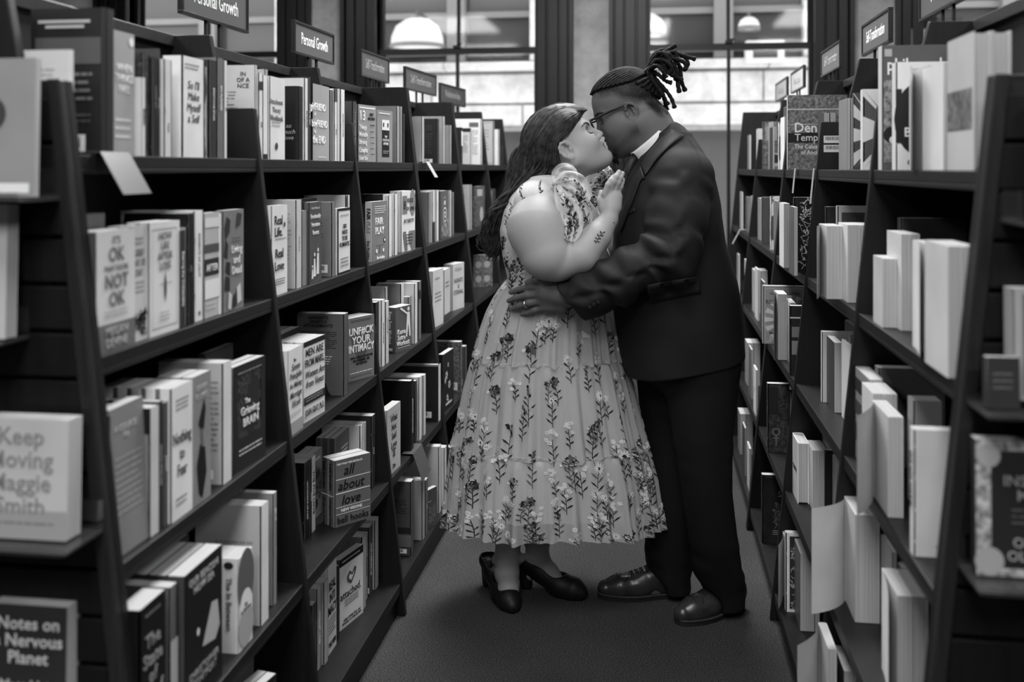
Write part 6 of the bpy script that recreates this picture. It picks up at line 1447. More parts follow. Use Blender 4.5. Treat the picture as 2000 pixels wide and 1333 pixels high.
# ---- organza bows tied on both shoulders
def organza(name, path, widths, fold, parent, dyw=0.03, alpha=0.62, flowers=0, seed=1):
    """A crinkled ribbon along a path of points (px, py, dy), width in m across."""
    A = np.array([P(*p) for p in path]); T = np.linspace(0, len(A) - 1, 26)
    C_ = head_arc(None, A, 26); Wd = np.interp(T, range(len(A)), widths); n = 12; rq = random.Random(seed)
    m = MB(); vs = []
    for i in range(26):
        d = C_[min(i + 1, 25)] - C_[max(i - 1, 0)]; d /= np.linalg.norm(d) + 1e-9
        s = np.cross(d, np.array([0, -1.0, 0])); s /= np.linalg.norm(s) + 1e-9
        for j in range(n + 1):
            u = j / n * 2 - 1
            vs.append(C_[i] + s * u * Wd[i] / 2 + np.array([0, -1, 0]) * (dyw * (1 - u * u) + fold * math.sin(u * 9 + i * 0.35 + seed) + fold * 0.7 * math.sin(u * 17 - i * .5 + seed)) * min(1, Wd[i] / 0.05))
    m.add(vs, [(i * (n + 1) + j, i * (n + 1) + j + 1, (i + 1) * (n + 1) + j + 1, (i + 1) * (n + 1) + j) for i in range(25) for j in range(n)])
    G = np.array(vs).reshape(26, n + 1, 3)
    o = W.mb(name, m, sheer(0.86, alpha, 'organza'), parent)
    if flowers:
        e = MB()
        for _ in range(flowers):
            ci, cj = rq.uniform(4, 22), rq.uniform(2.5, n - 2.5)
            def fn(a, b, ci=ci, cj=cj):
                i = min(24.99, max(0, ci - b / 0.006)); j = min(n - .01, max(0, cj + a / (max(.02, Wd[int(ci)]) / n)))
                i0, j0 = int(i), int(j); fi, fj = i - i0, j - j0
                p = (G[i0, j0] * (1 - fi) + G[min(25, i0 + 1), j0] * fi) * (1 - fj) + (G[i0, min(n, j0 + 1)] * (1 - fi) + G[min(25, i0 + 1), min(n, j0 + 1)] * fi) * fj
                return p + np.array([0, -0.002, 0])
            S_ = Stitch(fn); S_.bouquet(0, 0, rq.choice(kinds), rq, 0.8)
            b0 = len(e.v); e.v += S_.m.v; e.f += [tuple(q + b0 for q in f) for f in S_.m.f]; e.mi += S_.m.mi
        tag(W.mb('embroidery', e, EMB, parent, smooth=False), kind='stuff')
    return o
bow = W.mb('shoulder_bow', MB().tube([P(1081, 362, -0.205), P(1087, 355, -0.215), P(1094, 353, -0.21)], [0.008, 0.011, 0.008], 10), BODICE)
organza('bow_loop', [(1084, 358, -.21), (1090, 344, -.215), (1100, 335, -.215), (1112, 340, -.21), (1112, 354, -.205), (1096, 358, -.205)], [.02, .05, .055, .055, .045, .02], .010, bow, .003, .5, 2, 2)
organza('bow_loop', [(1086, 358, -.215), (1104, 352, -.235), (1124, 360, -.24), (1136, 380, -.235), (1126, 388, -.225), (1104, 372, -.215)], [.022, .060, .075, .065, .05, .025], .012, bow, .003, .45, 5, 6)
organza('bow_tail', [(1088, 360, -.215), (1102, 386, -.235), (1114, 420, -.245), (1116, 445, -.255), (1110, 470, -.275)], [.022, .066, .085, .070, .040], .009, bow, .012, .42, 8, 3)
organza('bow_tail', [(1090, 360, -.212), (1116, 384, -.225), (1134, 410, -.225), (1142, 438, -.222)], [.02, .060, .070, .05], .008, bow, .010, .42, 6, 4)
fbow = W.mb('shoulder_bow', MB().tube([P(1120, 365, 0.15), P(1130, 358, 0.145), P(1140, 360, 0.14)], [0.014, 0.017, 0.012], 10), LINING)
organza('bow_loop', [(1142, 366, .13), (1148, 345, .12), (1166, 336, .115), (1180, 345, .115), (1172, 368, .12), (1150, 372, .125)], [.03, .06, .075, .07, .06, .03], .005, fbow, .035, .85, 6, 5)
organza('bow_tail', [(1142, 372, .12), (1160, 362, .11), (1184, 348, .10), (1196, 334, .10)], [.03, .06, .07, .05], .005, fbow, .02, .85, 4, 8)
organza('bow_tail', [(1142, 372, .12), (1150, 388, .10), (1158, 402, .09), (1164, 415, .09)], [.03, .05, .05, .03], .004, fbow, .015, .85, 3, 9)

# ---- hair: a full mass and many wavy strands between its two outlines
def hair_guides(t):
    TOP = np.array([(1147, 214), (1122, 204), (1090, 204), (1058, 222), (1034, 252), (1018, 290), (1004, 330), (986, 376), (966, 420), (948, 462), (952, 500)], float)
    BOT = np.array([(1142, 219), (1125, 238), (1108, 262), (1092, 281), (1090, 318), (1080, 342), (1046, 352), (1020, 370), (1000, 398), (985, 440), (974, 488)], float)
    return TOP * (1 - t) + BOT * t
HW = np.array([.030, .075, .094, .102, .108, .112, .110, .098, .080, .056, .020])
HC = np.array([.010, .010, .012, .016, .026, .036, .045, .050, .050, .050, .045])
def hair_pt(t, phi_side, shell, seed, k=22, wave=1.0):
    g = hair_guides(t); lat = math.sqrt(max(0.02, 1 - (2 * t - 1) ** 2)); drape = 1.0 if t > 0.5 else lat
    blend = np.clip((np.arange(11) - 4) / 4, 0, 1)
    A = np.column_stack([g, HC + HW * (drape * (1 - blend) + lat * blend) * phi_side * shell])
    q = head_arc(None, A, k); rr_ = random.Random(seed)
    ph, ph2, fr = rr_.uniform(0, 6.28), rr_.uniform(0, 6.28), rr_.uniform(0.85, 1.25)
    out = []
    c = np.array([hair_guides(0.5)])[0]; cq = head_arc(None, np.column_stack([c, HC]), k)
    for i in range(k):
        s = i / (k - 1); w = wave * (0.6 + 11.5 * max(0, s - 0.18))
        x, y = cq[i][:2] + (q[i][:2] - cq[i][:2]) * shell
        x += w * (math.sin(ph * .25 + 19 * s + 5 * t) * 0.55 + math.sin(ph + fr * 15 * s) * 0.5); y += w * (math.sin(ph2 * .25 + 17 * s + 4 * t) * 0.45 + math.sin(ph2 + fr * 13 * s) * 0.4)
        p = P(x, y, q[i][2] + 0.0006 * w * math.sin(ph2 + 11 * s))
        if s < 0.62:        # keep clear of the head and shoulders
            loc, nor, _, dd = W.tree['body'].find_nearest(Vector(p), 0.12)
            if loc is not None:
                h = (Vector(p) - loc).dot(nor); want = 0.0025 + 0.0115 * min(1, s * 4 + 0.10) * (shell - 0.55) / 0.45 * (1 - 0.9 * max(0, 2 * t - 1) ** 3)
                if h < want: p = np.array(loc + nor * want)
        out.append(p)
    return out
hm = MB(); K = 26; NN = 28; vs = []
for j in range(NN):
    a = 2 * PI * j / NN; t = 0.5 - 0.5 * math.cos(a); side = -1 if math.sin(a) >= 0 else 1
    vs += hair_pt(t, side, 0.95, 1, K, 0.0)
hm.add(vs, [(j * K + i, ((j + 1) % NN) * K + i, ((j + 1) % NN) * K + i + 1, j * K + i + 1) for j in range(NN) for i in range(K - 1)])
hm.add([vs[j * K + K - 1] for j in range(NN)], [tuple(range(NN))])
HAIRM = mat(0.016, 0.6, 0.2, 'hair')
hair = W.mb('hair', hm, HAIRM)
rr = random.Random(4)
st = MB()
for i in range(2600):
    t = rr.random(); side = -1 if rr.random() < 0.72 else 1
    t = 0.5 - 0.5 * math.cos(PI * t)
    p = hair_pt(t, side, rr.uniform(0.96, 1.03), i, 20, rr.uniform(0.7, 1.3))
    k0 = 0 if rr.random() < 0.8 else rr.randint(0, 6); k1 = 20 if rr.random() < 0.6 else rr.randint(14, 20)
    p = p[k0:k1]; w = rr.uniform(0.0006, 0.0013); n = len(p)
    st.tube(p, [w * min(1, (i_ + 1) / 2) * (1 if i_ < n - 4 else (n - i_) / 4.5) + 0.0002 for i_ in range(n)], 4, cap=False)
for i in range(64):       # thicker wavy locks that break up the mass and its outline
    t = 0.5 - 0.5 * math.cos(PI * rr.random()); p = hair_pt(t, -1 if rr.random() < 0.75 else 1, rr.uniform(0.97, 1.05), 9000 + i, 30, rr.uniform(1.6, 2.6))
    a = rr.randint(5, 13); p = p[a:]; n = len(p); w = rr.uniform(0.0035, 0.0062)
    st.tube(p, [max(0.0006, w * math.sin(PI * min(1, (q + 1) / n * 0.96)) ** 0.7) for q in range(n)], 6, cap=False)
tag(W.mb('hair_strands', st, mat(0.027, 0.5, 0.22, 'hair'), hair), kind='stuff')
fly = MB()
for i in range(110):
    t = rr.uniform(0, 0.25) if i < 70 else rr.random(); p = hair_pt(t, -1 if rr.random() < .6 else 1, rr.uniform(1.04, 1.16), 5000 + i, 20, rr.uniform(1.3, 2.2))
    a = rr.randint(0, 10); p = p[a:a + rr.randint(6, 10)]
    fly.tube(p, 0.0004, 3, cap=False)
tag(W.mb('flyaway_hair', fly, mat(0.05, 0.4, 0.5, 'hair'), hair), kind='stuff')

# ---- black block-heeled pumps
def pump(heel, toe, ankle_open, name='shoe'):
    h = np.array(heel, float); t = np.array(toe, float); d = t - h; L = np.linalg.norm(d[:2]); d = d / np.linalg.norm(d); s = np.cross(d, [0, 0, 1.0])
    def Q(u, v, z): return h + d * (u * L) + s * v + np.array([0, 0, z])
    lo = np.minimum(h, t) - 0.09; hi = np.maximum(h, t) + 0.09; lo[2] = -0.004; hi[2] = 0.17
    F = Field(lo, hi, 0.0028)
    # upper: heel cup, waist, toe box
    F.chain([Q(0.06, 0, 0.095), Q(0.30, 0, 0.072), Q(0.62, 0, 0.034), Q(0.84, 0, 0.026), Q(0.95, 0, 0.020)], [0.036, 0.037, 0.041, 0.038, 0.023], 0.02)
    F.half((0, 0, 0.001), (0, 0, -1), 0.001)
    # opening
    F.chain([Q(0.06, 0, 0.135), Q(0.32, 0, 0.116), Q(0.56, 0, 0.082)], [0.033, 0.033, 0.031], 0.006, 'sub')
    F.chain([Q(0.06, 0, 0.105), Q(0.32, 0, 0.090), Q(0.54, 0, 0.068)], [0.028, 0.028, 0.025], 0.004, 'sub')
    # block heel
    F.chain([Q(0.03, 0, 0.075), Q(0.05, 0, 0.014)], [0.026, 0.023], 0.006)
    F.half((0, 0, 0.0015), (0, 0, -1), 0.001)
    o = W.solid(name, F, mat(0.006, 0.55, 0.35))
    return o
pump(P(952, 1142, 0.19) * [1, 1, 0], P(1004, 1198, -0.045) * [1, 1, 0], 0)
pump(P(1022, 1152, 0.165) * [1, 1, 0], P(1141, 1170, 0.065) * [1, 1, 0], 0)
# ---------------------------------------------------------------- the man
G = Figure((0.62, -0.02), 'man in a dark suit and glasses with locs tied up, bending to kiss the woman', 'couple kissing in the aisle')
GH = Head(P(1230.5, 222, 0.034), rot3(PI - 0.10, math.radians(-26), 0.0), 1.12)
GDY = 0.0
def man_body(step):
    F = Field((-0.02, -0.42, -0.005), (0.84, 0.42, 1.92), step)
    rows = [(300, 1262, 1352, .13), (340, 1240, 1376, .19), (400, 1216, 1390, .21), (470, 1212, 1398, .21), (550, 1208, 1420, .21), (640, 1212, 1432, .21), (700, 1225, 1425, .19)]
    z = [P(1300, r[0])[2] for r in rows]
    F.loft(z, [P((r[1] + r[2]) / 2, 0)[0] for r in rows], [GDY] * len(rows), [m_(r[2] - r[1]) / 2 for r in rows], [r[3] for r in rows], 0.03)
    F.cone(P(1262, 236, 0.01), P(1300, 300, GDY), 0.072, 0.085, 0.04)
    F.ell(P(1272, 240, 0.01), (0.055, 0.062, 0.06), None, 0.04)
    GH.sculpt(F, full=1.0)
    GH.ell(F, (0.030, 0, -0.078), (0.062, 0.058, 0.038), 0.03, tilt=-0.2)
    # legs inside the trousers
    F.chain([P(1375, 700, -.09), P(1380, 900, -.10), P(1395, 1050, -.08), P(1415, 1130, -.02)], [.085, .07, .055, .045], 0.02)
    F.chain([P(1315, 700, .09), P(1312, 900, .09), P(1305, 1050, .10), P(1315, 1115, .10)], [.085, .07, .055, .045], 0.02)
    F.chain([P(1415, 1130, -.02), P(1400, 1170, -.04), P(1360, 1196, -.09)], [.042, .04, .03], 0.02)
    F.chain([P(1315, 1115, .10), P(1280, 1140, .10), P(1225, 1154, .095)], [.042, .04, .03], 0.02)
    # near (left) arm inside the sleeve, hand spread on her hip
    F.chain([P(1335, 345, -.19), P(1312, 496, -.27), P(1180, 558, -.255), P(1112, 577, -.205)], [.06, .055, .045, .034], 0.02)
    F.chain([P(1118, 577, -.208), P(1096, 575, -.192), P(1066, 573, -.172)], [.033, .036, .030], 0.012)
    for a, b in (((1095, 560, -.192), (1058, 562, -.165)), ((1098, 576, -.196), (1054, 575, -.168)), ((1098, 590, -.192), (1056, 588, -.165)), ((1100, 600, -.186), (1062, 600, -.162))):
        F.cone(P(*a), P(*b), 0.019, 0.0155, 0.012)
    for pts in (((1060, 562, -.165), (1036, 561, -.158), (1016, 565, -.132), (998, 571, -.112)),
                ((1056, 575, -.168), (1030, 577, -.160), (1010, 582, -.132), (994, 588, -.108)),
                ((1057, 588, -.166), (1033, 592, -.158), (1014, 598, -.134), (1001, 604, -.114))):
        finger(F, [P(*q) for q in pts], 0.0138, 0.0088, 0.005)
    finger(F, [P(1063, 600, -.162), P(1044, 606, -.155), P(1030, 611, -.140), P(1020, 614, -.128)], 0.0118, 0.0078, 0.005)
    finger(F, [P(1098, 556, -.190), P(1074, 548, -.180), P(1050, 549, -.168), P(1030, 552, -.158)], 0.0155, 0.0095, 0.008)
    # far (right) arm goes round behind her
    F.chain([P(1300, 345, .20), P(1275, 520, .27), P(1180, 560, .285), P(1120, 575, .27)], [.06, .052, .042, .032], 0.02)
    F.chain([P(1120, 575, .27), P(1090, 578, .25)], [.034, .03], .01)
    for i in range(4): finger(F, [P(1092, 565 + 11 * i, .25), P(1070, 566 + 12 * i, .24), P(1050, 568 + 12 * i, .225)], .012, .008, .004)
    finger(F, [P(1104, 558, .255), P(1085, 548, .245), P(1068, 548, .235)], .013, .009, .006)
    return F
SKIN_M = 0.112
def man_tone(V):
    q = GH.inv(V); x, y, z = q[:, 0], q[:, 1], q[:, 2]
    t = np.full(len(V), SKIN_M)
    rn = np.random.RandomState(3).rand(len(V))
    near = (np.abs(y) < 0.12) & (x > -0.14) & (x < 0.14) & (z > -0.13) & (z < 0.17)
    # cropped sides: from above the ear up to the locs, fading towards the skin
    edge = np.interp(x, [-.09, -.07, -.05, 0.0, .025, .06, .09], [-.07, -.06, -.002, .033, .060, .072, .09])
    side = np.clip((z - edge) / 0.030, 0, 1) * near * (x < 0.086)
    t = t * (1 - side * (0.78 + 0.22 * rn))
    t = np.where(side > 0.9, np.minimum(t, 0.008 + 0.014 * rn), t)
    # short beard round the mouth and chin
    b = np.exp(-(((x - 0.094) / 0.026) ** 2 + (y / 0.040) ** 2 + ((z + 0.074) / 0.026) ** 2)) * 1.5 + np.exp(-(((x - 0.100) / 0.016) ** 2 + (y / 0.032) ** 2 + ((z + 0.036) / 0.008) ** 2))
    jl = np.exp(-(((z + 0.072 - 0.35 * (0.05 - x)) / 0.016) ** 2)) * (x > 0.0) * near * 0.5
    b = np.clip(b + jl, 0, 1) * near
    t = t * (1 - b * (0.72 + 0.2 * rn))
    lips = ((x - 0.101) / 0.014) ** 2 + (y / 0.021) ** 2 + ((z + 0.048) / 0.010) ** 2
    return np.where(lips < 1, 0.06, np.maximum(t, 0.008))
G.solid('body', man_body(0.0033), SKIN, tone_fn=man_tone)
gt = MB(); rg_ = random.Random(2)
for i in range(90):
    a = rg_.uniform(-1, 1); b = rg_.uniform(0, 1)
    p0 = head_snap(G, GH, 0.100 - 0.012 * b, 0.020 * a, -0.082 - 0.016 * b, lift=0.0)
    gt.tube([p0, p0 + Vector(GH.M @ np.array([.004, .003 * a, -.008])), p0 + Vector(GH.M @ np.array([.004 + .003 * rg_.random(), .002 * a, -.018 - .008 * rg_.random()]))], [.0012, .001, .0004], 4)
sb = MB(); cnt = 0
while cnt < 3200:
    x = rg_.uniform(-.10, .082); z = rg_.uniform(-.05, .125); e = float(np.interp(x, [-.09, -.07, -.05, 0.0, .025, .06, .09], [-.07, -.06, -.002, .033, .060, .072, .09]))
    if rg_.random() > (z - e + .004) / .022: continue
    cnt += 1
    y = .09 if rg_.random() < .7 else -.09
    loc, nor, _, _ = G.tree['body'].find_nearest(Vector(GH(x, y, z)))
    bk = Vector(GH.M @ np.array([-.5, 0, -.35])); L_ = .0032 * min(1, .35 + (z - e) / .05)
    sd = nor.cross(bk).normalized() * .00042
    sb.add([loc - sd, loc + sd, loc + nor * L_ + bk * L_ * 1.1], [(0, 1, 2)])
tag(G.mb('cropped_hair', sb, mat(0.012, 0.7, 0.2, 'hair'), smooth=False), kind='stuff')
tag(G.mb('beard', gt, mat(0.01, 0.7, 0.2, 'hair')), kind='stuff')
gl = MB()
for s in (-1, 1):
    eb = MB()
    pts = [head_snap(G, GH, *p, lift=0.0004) for p in head_arc(GH, [(0.097, s * 0.014, 0.031), (0.094, s * 0.027, 0.039), (0.085, s * 0.041, 0.041), (0.070, s * 0.053, 0.035)], 10)]
    eb.tube(pts, [.002, .0032, .0036, .0036, .0035, .0034, .003, .0026, .002, .001], 6)
    G.mb('eyebrow', eb, mat(0.012, 0.8, 0.2, 'hair'))
    el = MB(); el.tube([head_snap(G, GH, *p, lift=0.0004) for p in head_arc(GH, [(0.087, s * 0.018, 0.0095), (0.089, s * 0.028, 0.0055), (0.085, s * 0.038, 0.0060), (0.075, s * 0.047, 0.0105)], 10)], 0.0012, 5)
    G.mb('eyelashes', el, mat(0.008, 0.6))

# ---- glasses
gf = MB()
def H3(x, y, z): return Vector(GH(x, y, z))
def bar(a, b, w, n=6): gf.tube([H3(*a), H3(*b)], w, n)
for s in (-1, 1):
    gf.tube([H3(-0.016, s * 0.085, 0.012), H3(0.000, s * 0.0845, 0.026), H3(0.050, s * 0.080, 0.029), H3(0.112, s * 0.070, 0.030), H3(0.1165, s * 0.066, 0.031)], [0.0026, 0.0036, 0.0042, 0.0048, 0.004], 6)
    y0, y1, z0, z1 = 0.011, 0.069, -0.012, 0.032
    R = [(y0 + .004, z1), (y1 - .002, z1 + .001), (y1, z1 - .006), (y1 - .003, z0 + .008), (y1 - .012, z0), (y0 + .010, z0), (y0 + .001, z0 + .010), (y0, z1 - .006)]
    ring = [H3(0.120 - 0.10 * (yy - 0.011) ** 1 * 0.14, s * yy, zz) for yy, zz in R]
    gf.tube(ring + [ring[0]], 0.0030, 6)
gf.tube([H3(0.120, -0.012, 0.020), H3(0.123, 0, 0.023), H3(0.120, 0.012, 0.020)], 0.0024, 6)
glasses = G.mb('eyeglasses', gf, mat(0.005, 0.35, 0.4))
for s in (-1, 1):
    ln = MB(); R = [(.015, .031), (.066, .031), (.067, .0), (.058, -.010), (.022, -.010), (.013, .0)]
    ln.add([H3(0.1185, s * yy, zz) for yy, zz in R], [tuple(range(6))])
    G.mb('lens', ln, sheer(0.9, 0.10, 'lens_glass', gloss=1.0), glasses, smooth=False)

# ---- locs: rows drawn back over the crown into a tie, then falling loose
TIE = P(1265, 133, 0.012)
tie_l = GH.inv(TIE)
LOC = mat(0.0075, 0.8, 0.2, 'hair')
rr = random.Random(8)
def loc_tube(pts, r, seed, bulb=True):
    q = head_arc(None, np.array(pts), 26); rq = random.Random(seed); m = MB()
    rs = [r * (1 + (0.14 if bulb else .05) * math.sin(i * 1.9 + seed) + rq.uniform(-.09, .09)) for i in range(26)]
    if bulb: rs[-3:] = [r * 1.25, r * 1.3, r * 0.75]
    m.tube(q, rs, 8)
    return m
rowsm = MB()
n = 0
for i in range(21):
    f = i / 20 * 2 - 1                      # across the head, far to near
    a = f * 1.45
    y = 0.068 * math.sin(a)
    # start on the hairline: high on the forehead in the middle, along the temple fade at the sides
    x0 = 0.078 - 0.105 * abs(f) ** 1.4; z0 = 0.100 - 0.012 * abs(f)
    pts = []
    for k in range(12):
        t = k / 11
        p = np.array([x0, y, z0]) * (1 - t) + np.array([tie_l[0] + 0.012, tie_l[1] + 0.014 * f, tie_l[2] - 0.012]) * t
        p[1] *= (1 + 0.3 * math.sin(PI * t)); p[2] += 0.03 * math.sin(PI * t) * (1 - abs(f))
        pts.append(np.array(head_snap(G, GH, *p, lift=0.0045)) if t < 0.93 else GH(*p))
    mm = loc_tube(pts, 0.0058, 300 + i, False)
    b0 = len(rowsm.v); rowsm.v += mm.v; rowsm.f += [tuple(q + b0 for q in f_) for f_ in mm.f]; rowsm.mi += mm.mi
for i in range(15):                          # from the nape up to the tie
    f = i / 14 * 2 - 1
    pts = []
    for k in range(10):
        t = k / 9
        p = np.array([-0.040 - 0.058 * math.cos(f * 1.3), 0.074 * math.sin(f * 1.3), 0.075 - 0.075 * math.cos(f * 1.5)]) * (1 - t) + np.array([tie_l[0] - 0.010, tie_l[1] + 0.012 * f, tie_l[2] - 0.012]) * t
        p[0] -= 0.03 * math.sin(PI * t)
        pts.append(np.array(head_snap(G, GH, *p, lift=0.0045)) if t < 0.9 else GH(*p))
    mm = loc_tube(pts, 0.0066, 500 + i, False)
    b0 = len(rowsm.v); rowsm.v += mm.v; rowsm.f += [tuple(q + b0 for q in f_) for f_ in mm.f]; rowsm.mi += mm.mi
hair_m = G.mb('hair', rowsm, LOC)
tm = MB()
for k in range(3):
    c0 = np.array(P(1263 + 3 * k, 135 - 3 * k, 0.012))
    tm.tube([c0 + np.array([0.010 * math.cos(t) * 0.6 - 0.010 * math.cos(t) * .3, 0.023 * math.sin(t), 0]) + np.array([0.012, 0, 0.016]) * math.cos(t) for t in np.linspace(0, 2 * PI, 18)], 0.0034, 6)
G.mb('hair_tie', tm, mat(0.02, 0.6), hair_m)
LOCS = [
 [(1266, 132, .01), (1284, 110, .0), (1304, 98, -.01), (1321, 88, -.015)],
 [(1266, 131, 0), (1290, 106, -.01), (1318, 104, -.02), (1342, 111, -.025), (1359, 116, -.025)],
 [(1267, 131, .02), (1288, 104, .02), (1314, 100, .03), (1336, 110, .035), (1344, 126, .03), (1334, 138, .025)],
 [(1268, 133, -.01), (1296, 114, -.03), (1322, 116, -.04), (1338, 124, -.04), (1338, 138, -.038)],
 [(1270, 135, -.01), (1292, 128, -.035), (1306, 142, -.045), (1320, 151, -.045), (1334, 157, -.04)],
 [(1272, 138, 0), (1286, 146, -.03), (1300, 158, -.035), (1312, 162, -.03)],
 [(1270, 132, .0), (1300, 118, -.02), (1320, 132, -.03), (1323, 158, -.03), (1327, 182, -.03)],
 [(1270, 131, .01), (1308, 114, .0), (1328, 130, -.005), (1330, 156, -.005), (1339, 179, -.005)],
 [(1272, 140, .01), (1284, 158, -.01), (1300, 176, -.02), (1312, 194, -.02), (1318, 212, -.02)],
 [(1272, 142, .02), (1282, 164, .0), (1294, 186, -.005), (1305, 206, -.005)],
 [(1270, 140, .03), (1284, 160, .03), (1294, 182, .03), (1300, 204, .03), (1303, 216, .03)],
 [(1268, 136, .03), (1290, 120, .05), (1310, 132, .06), (1314, 150, .06)],
 [(1268, 134, .02), (1296, 108, .05), (1322, 118, .06), (1326, 140, .06), (1318, 158, .06)],
 [(1268, 134, -.01), (1282, 118, -.04), (1300, 120, -.055), (1312, 134, -.055), (1304, 146, -.05)],
 [(1268, 136, -.02), (1280, 128, -.05), (1294, 138, -.06), (1302, 152, -.055)],
 [(1266, 132, .0), (1278, 112, -.02), (1296, 104, -.03), (1312, 110, -.035), (1322, 122, -.03)],
 [(1266, 132, .01), (1276, 108, .01), (1292, 98, .015), (1308, 100, .02)],
 [(1270, 140, .0), (1276, 158, -.03), (1286, 172, -.04), (1296, 188, -.035)],
 [(1268, 138, .03), (1276, 156, .05), (1288, 172, .055), (1296, 190, .05)],
]
for i in range(16):
    a = rr.uniform(-.9, .9); x1 = rr.uniform(1280, 1300); y1 = rr.uniform(104, 128); x2 = x1 + rr.uniform(8, 26); y2 = y1 + rr.uniform(-6, 14)
    LOCS.append([(1267, 133, .01), (x1, y1, .05 * a), (x2, y2, .06 * a), (x2 + rr.uniform(-4, 14), y2 + rr.uniform(8, 24), .06 * a)])
for i, L_ in enumerate(LOCS):
    G.mb('dreadlock', loc_tube([P(*p) for p in L_], 0.0068 if i < 11 else 0.0064, i), LOC, hair_m)

# ---- suit jacket
SUIT = mat(0.0088, 0.72, 0.3, 'cloth')
ARM = [P(1336, 348, -.195), P(1322, 425, -.235), P(1310, 496, -.275), P(1215, 540, -.268), P(1155, 568, -.248), P(1104, 588, -.220)]
ARMR = [.088, .093, .088, .074, .064, .060]
def jacket_field(step):
    F = Field((0.12, -0.42, 0.78), (0.84, 0.36, 1.66), step)
    rows = [(268, 1286, 1340, .10), (285, 1262, 1358, .135), (310, 1242, 1374, .18), (345, 1222, 1390, .225), (400, 1204, 1403, .24), (470, 1199, 1410, .235), (550, 1196, 1436, .235), (620, 1198, 1446, .235), (680, 1206, 1449, .23), (735, 1222, 1446, .225)]
    z = [P(1300, r[0])[2] for r in rows]
    F.loft(z, [P((r[1] + r[2]) / 2, 0)[0] for r in rows], [GDY] * len(rows), [m_(r[2] - r[1]) / 2 for r in rows], [r[3] for r in rows], 0.02, n=2.4)
    F.cone(P(1312, 268, -.03), P(1338, 338, -.17), 0.050, 0.082, 0.05)
    F.cone(P(1305, 268, .03), P(1310, 335, .18), 0.050, 0.080, 0.05)
    F.chain(ARM, ARMR, 0.022)
    F.chain([P(1308, 345, .20), P(1285, 520, .27), P(1190, 560, .285), P(1125, 575, .27)], [.085, .078, .066, .056], 0.02)
    F.cone(P(1205, 562, -.255), P(1126, 602, -.228), .058, .050, 0.02)      # the cuff hangs a little
    # sleeve end, cut slanting
    d = ARM[-1] - ARM[-2]
    nx = np.array([-.76, .12, -.64]); nx /= np.linalg.norm(nx); ny = np.cross([0, 0, 1.0], nx); ny /= np.linalg.norm(ny)
    F.ell(P(1117, 588, -.215) + nx * 0.130, (0.130, 0.30, 0.30), np.column_stack([nx, ny, np.cross(nx, ny)]), 0.003, 'sub')
    # neck opening
    F.cone(P(1255, 225, .01), P(1287, 282, .0), 0.078, 0.070, 0.012, 'sub')
    F.cone(P(1232, 290, 0), P(1222, 345, 0.0), 0.060, 0.028, 0.012, 'sub')
    # hem slopes up towards the back
    a = P(1230, 728, 0); b = P(1446, 690, 0); dd = b - a
    F.half(a, (dd[2], 0, -dd[0]), 0.004)
    # rounded front corner
    return F
armA = np.array(ARM)
def jacket_warp(V, Q):
    """Cloth folds: drag lines across the elbow and upper sleeve, a few shallow ones over the chest and back."""
    best = np.full(len(V), 9.0); T = np.zeros(len(V)); N = np.zeros_like(V); Wt = np.zeros(len(V))
    L = 0.0
    for i in range(len(armA) - 1):
        p, q = armA[i], armA[i + 1]; d = q - p; l = np.linalg.norm(d)
        t = np.clip(((V - p) @ d) / (l * l), 0, 1); c = p + t[:, None] * d; dist = np.linalg.norm(V - c, axis=1)
        best = np.minimum(best, dist); wt = np.exp(-dist / 0.014) + 1e-12
        T += wt * (L + t * l); N += wt[:, None] * (V - c) / (dist[:, None] + 1e-6); Wt += wt
        L += l
    T /= Wt; N /= (np.linalg.norm(N, axis=1)[:, None] + 1e-9)
    on = np.clip((0.115 - best) / 0.02, 0, 1) * (V[:, 1] < -0.06)
    ang = np.arctan2(N[:, 2], N[:, 0])
    env = np.exp(-((T - 0.33) / 0.13) ** 2) + 0.35 * np.exp(-((T - 0.05) / 0.10) ** 2) + 0.55 * np.exp(-((T - 0.56) / 0.10) ** 2)
    w = np.sin(58 * T + 2.4 * np.sin(ang * 1.5 + 7 * T) + 1.2 * np.sin(9 * V[:, 1] * 3)) * 0.65 + np.sin(96 * T + 3.0 * ang) * 0.35
    w = np.sign(w) * np.abs(w) ** 0.8
    V = V + relax(N * (on * env * w * 0.0150)[:, None], Q, 5)
    # body: soft diagonal pulls towards the button
    nb = (1 - on) * np.clip((1.42 - V[:, 2]) / 0.1, 0, 1)
    c = np.array([armA[2][0], 0.0])
    r = V[:, :2] - np.array([0.52, 0.0]); r = r / (np.linalg.norm(r, axis=1)[:, None] + 1e-6)
    w2 = np.sin(34 * (V[:, 2] * 0.9 + V[:, 0] * 0.55) + 4 * V[:, 1]) * 0.5 + np.sin(15 * V[:, 2] - 22 * V[:, 0])*0.5
    V[:, :2] += r * (nb * w2 * 0.0035)[:, None]
    return V
jacket = G.solid('jacket', jacket_field(0.0045), SUIT, warp=jacket_warp)

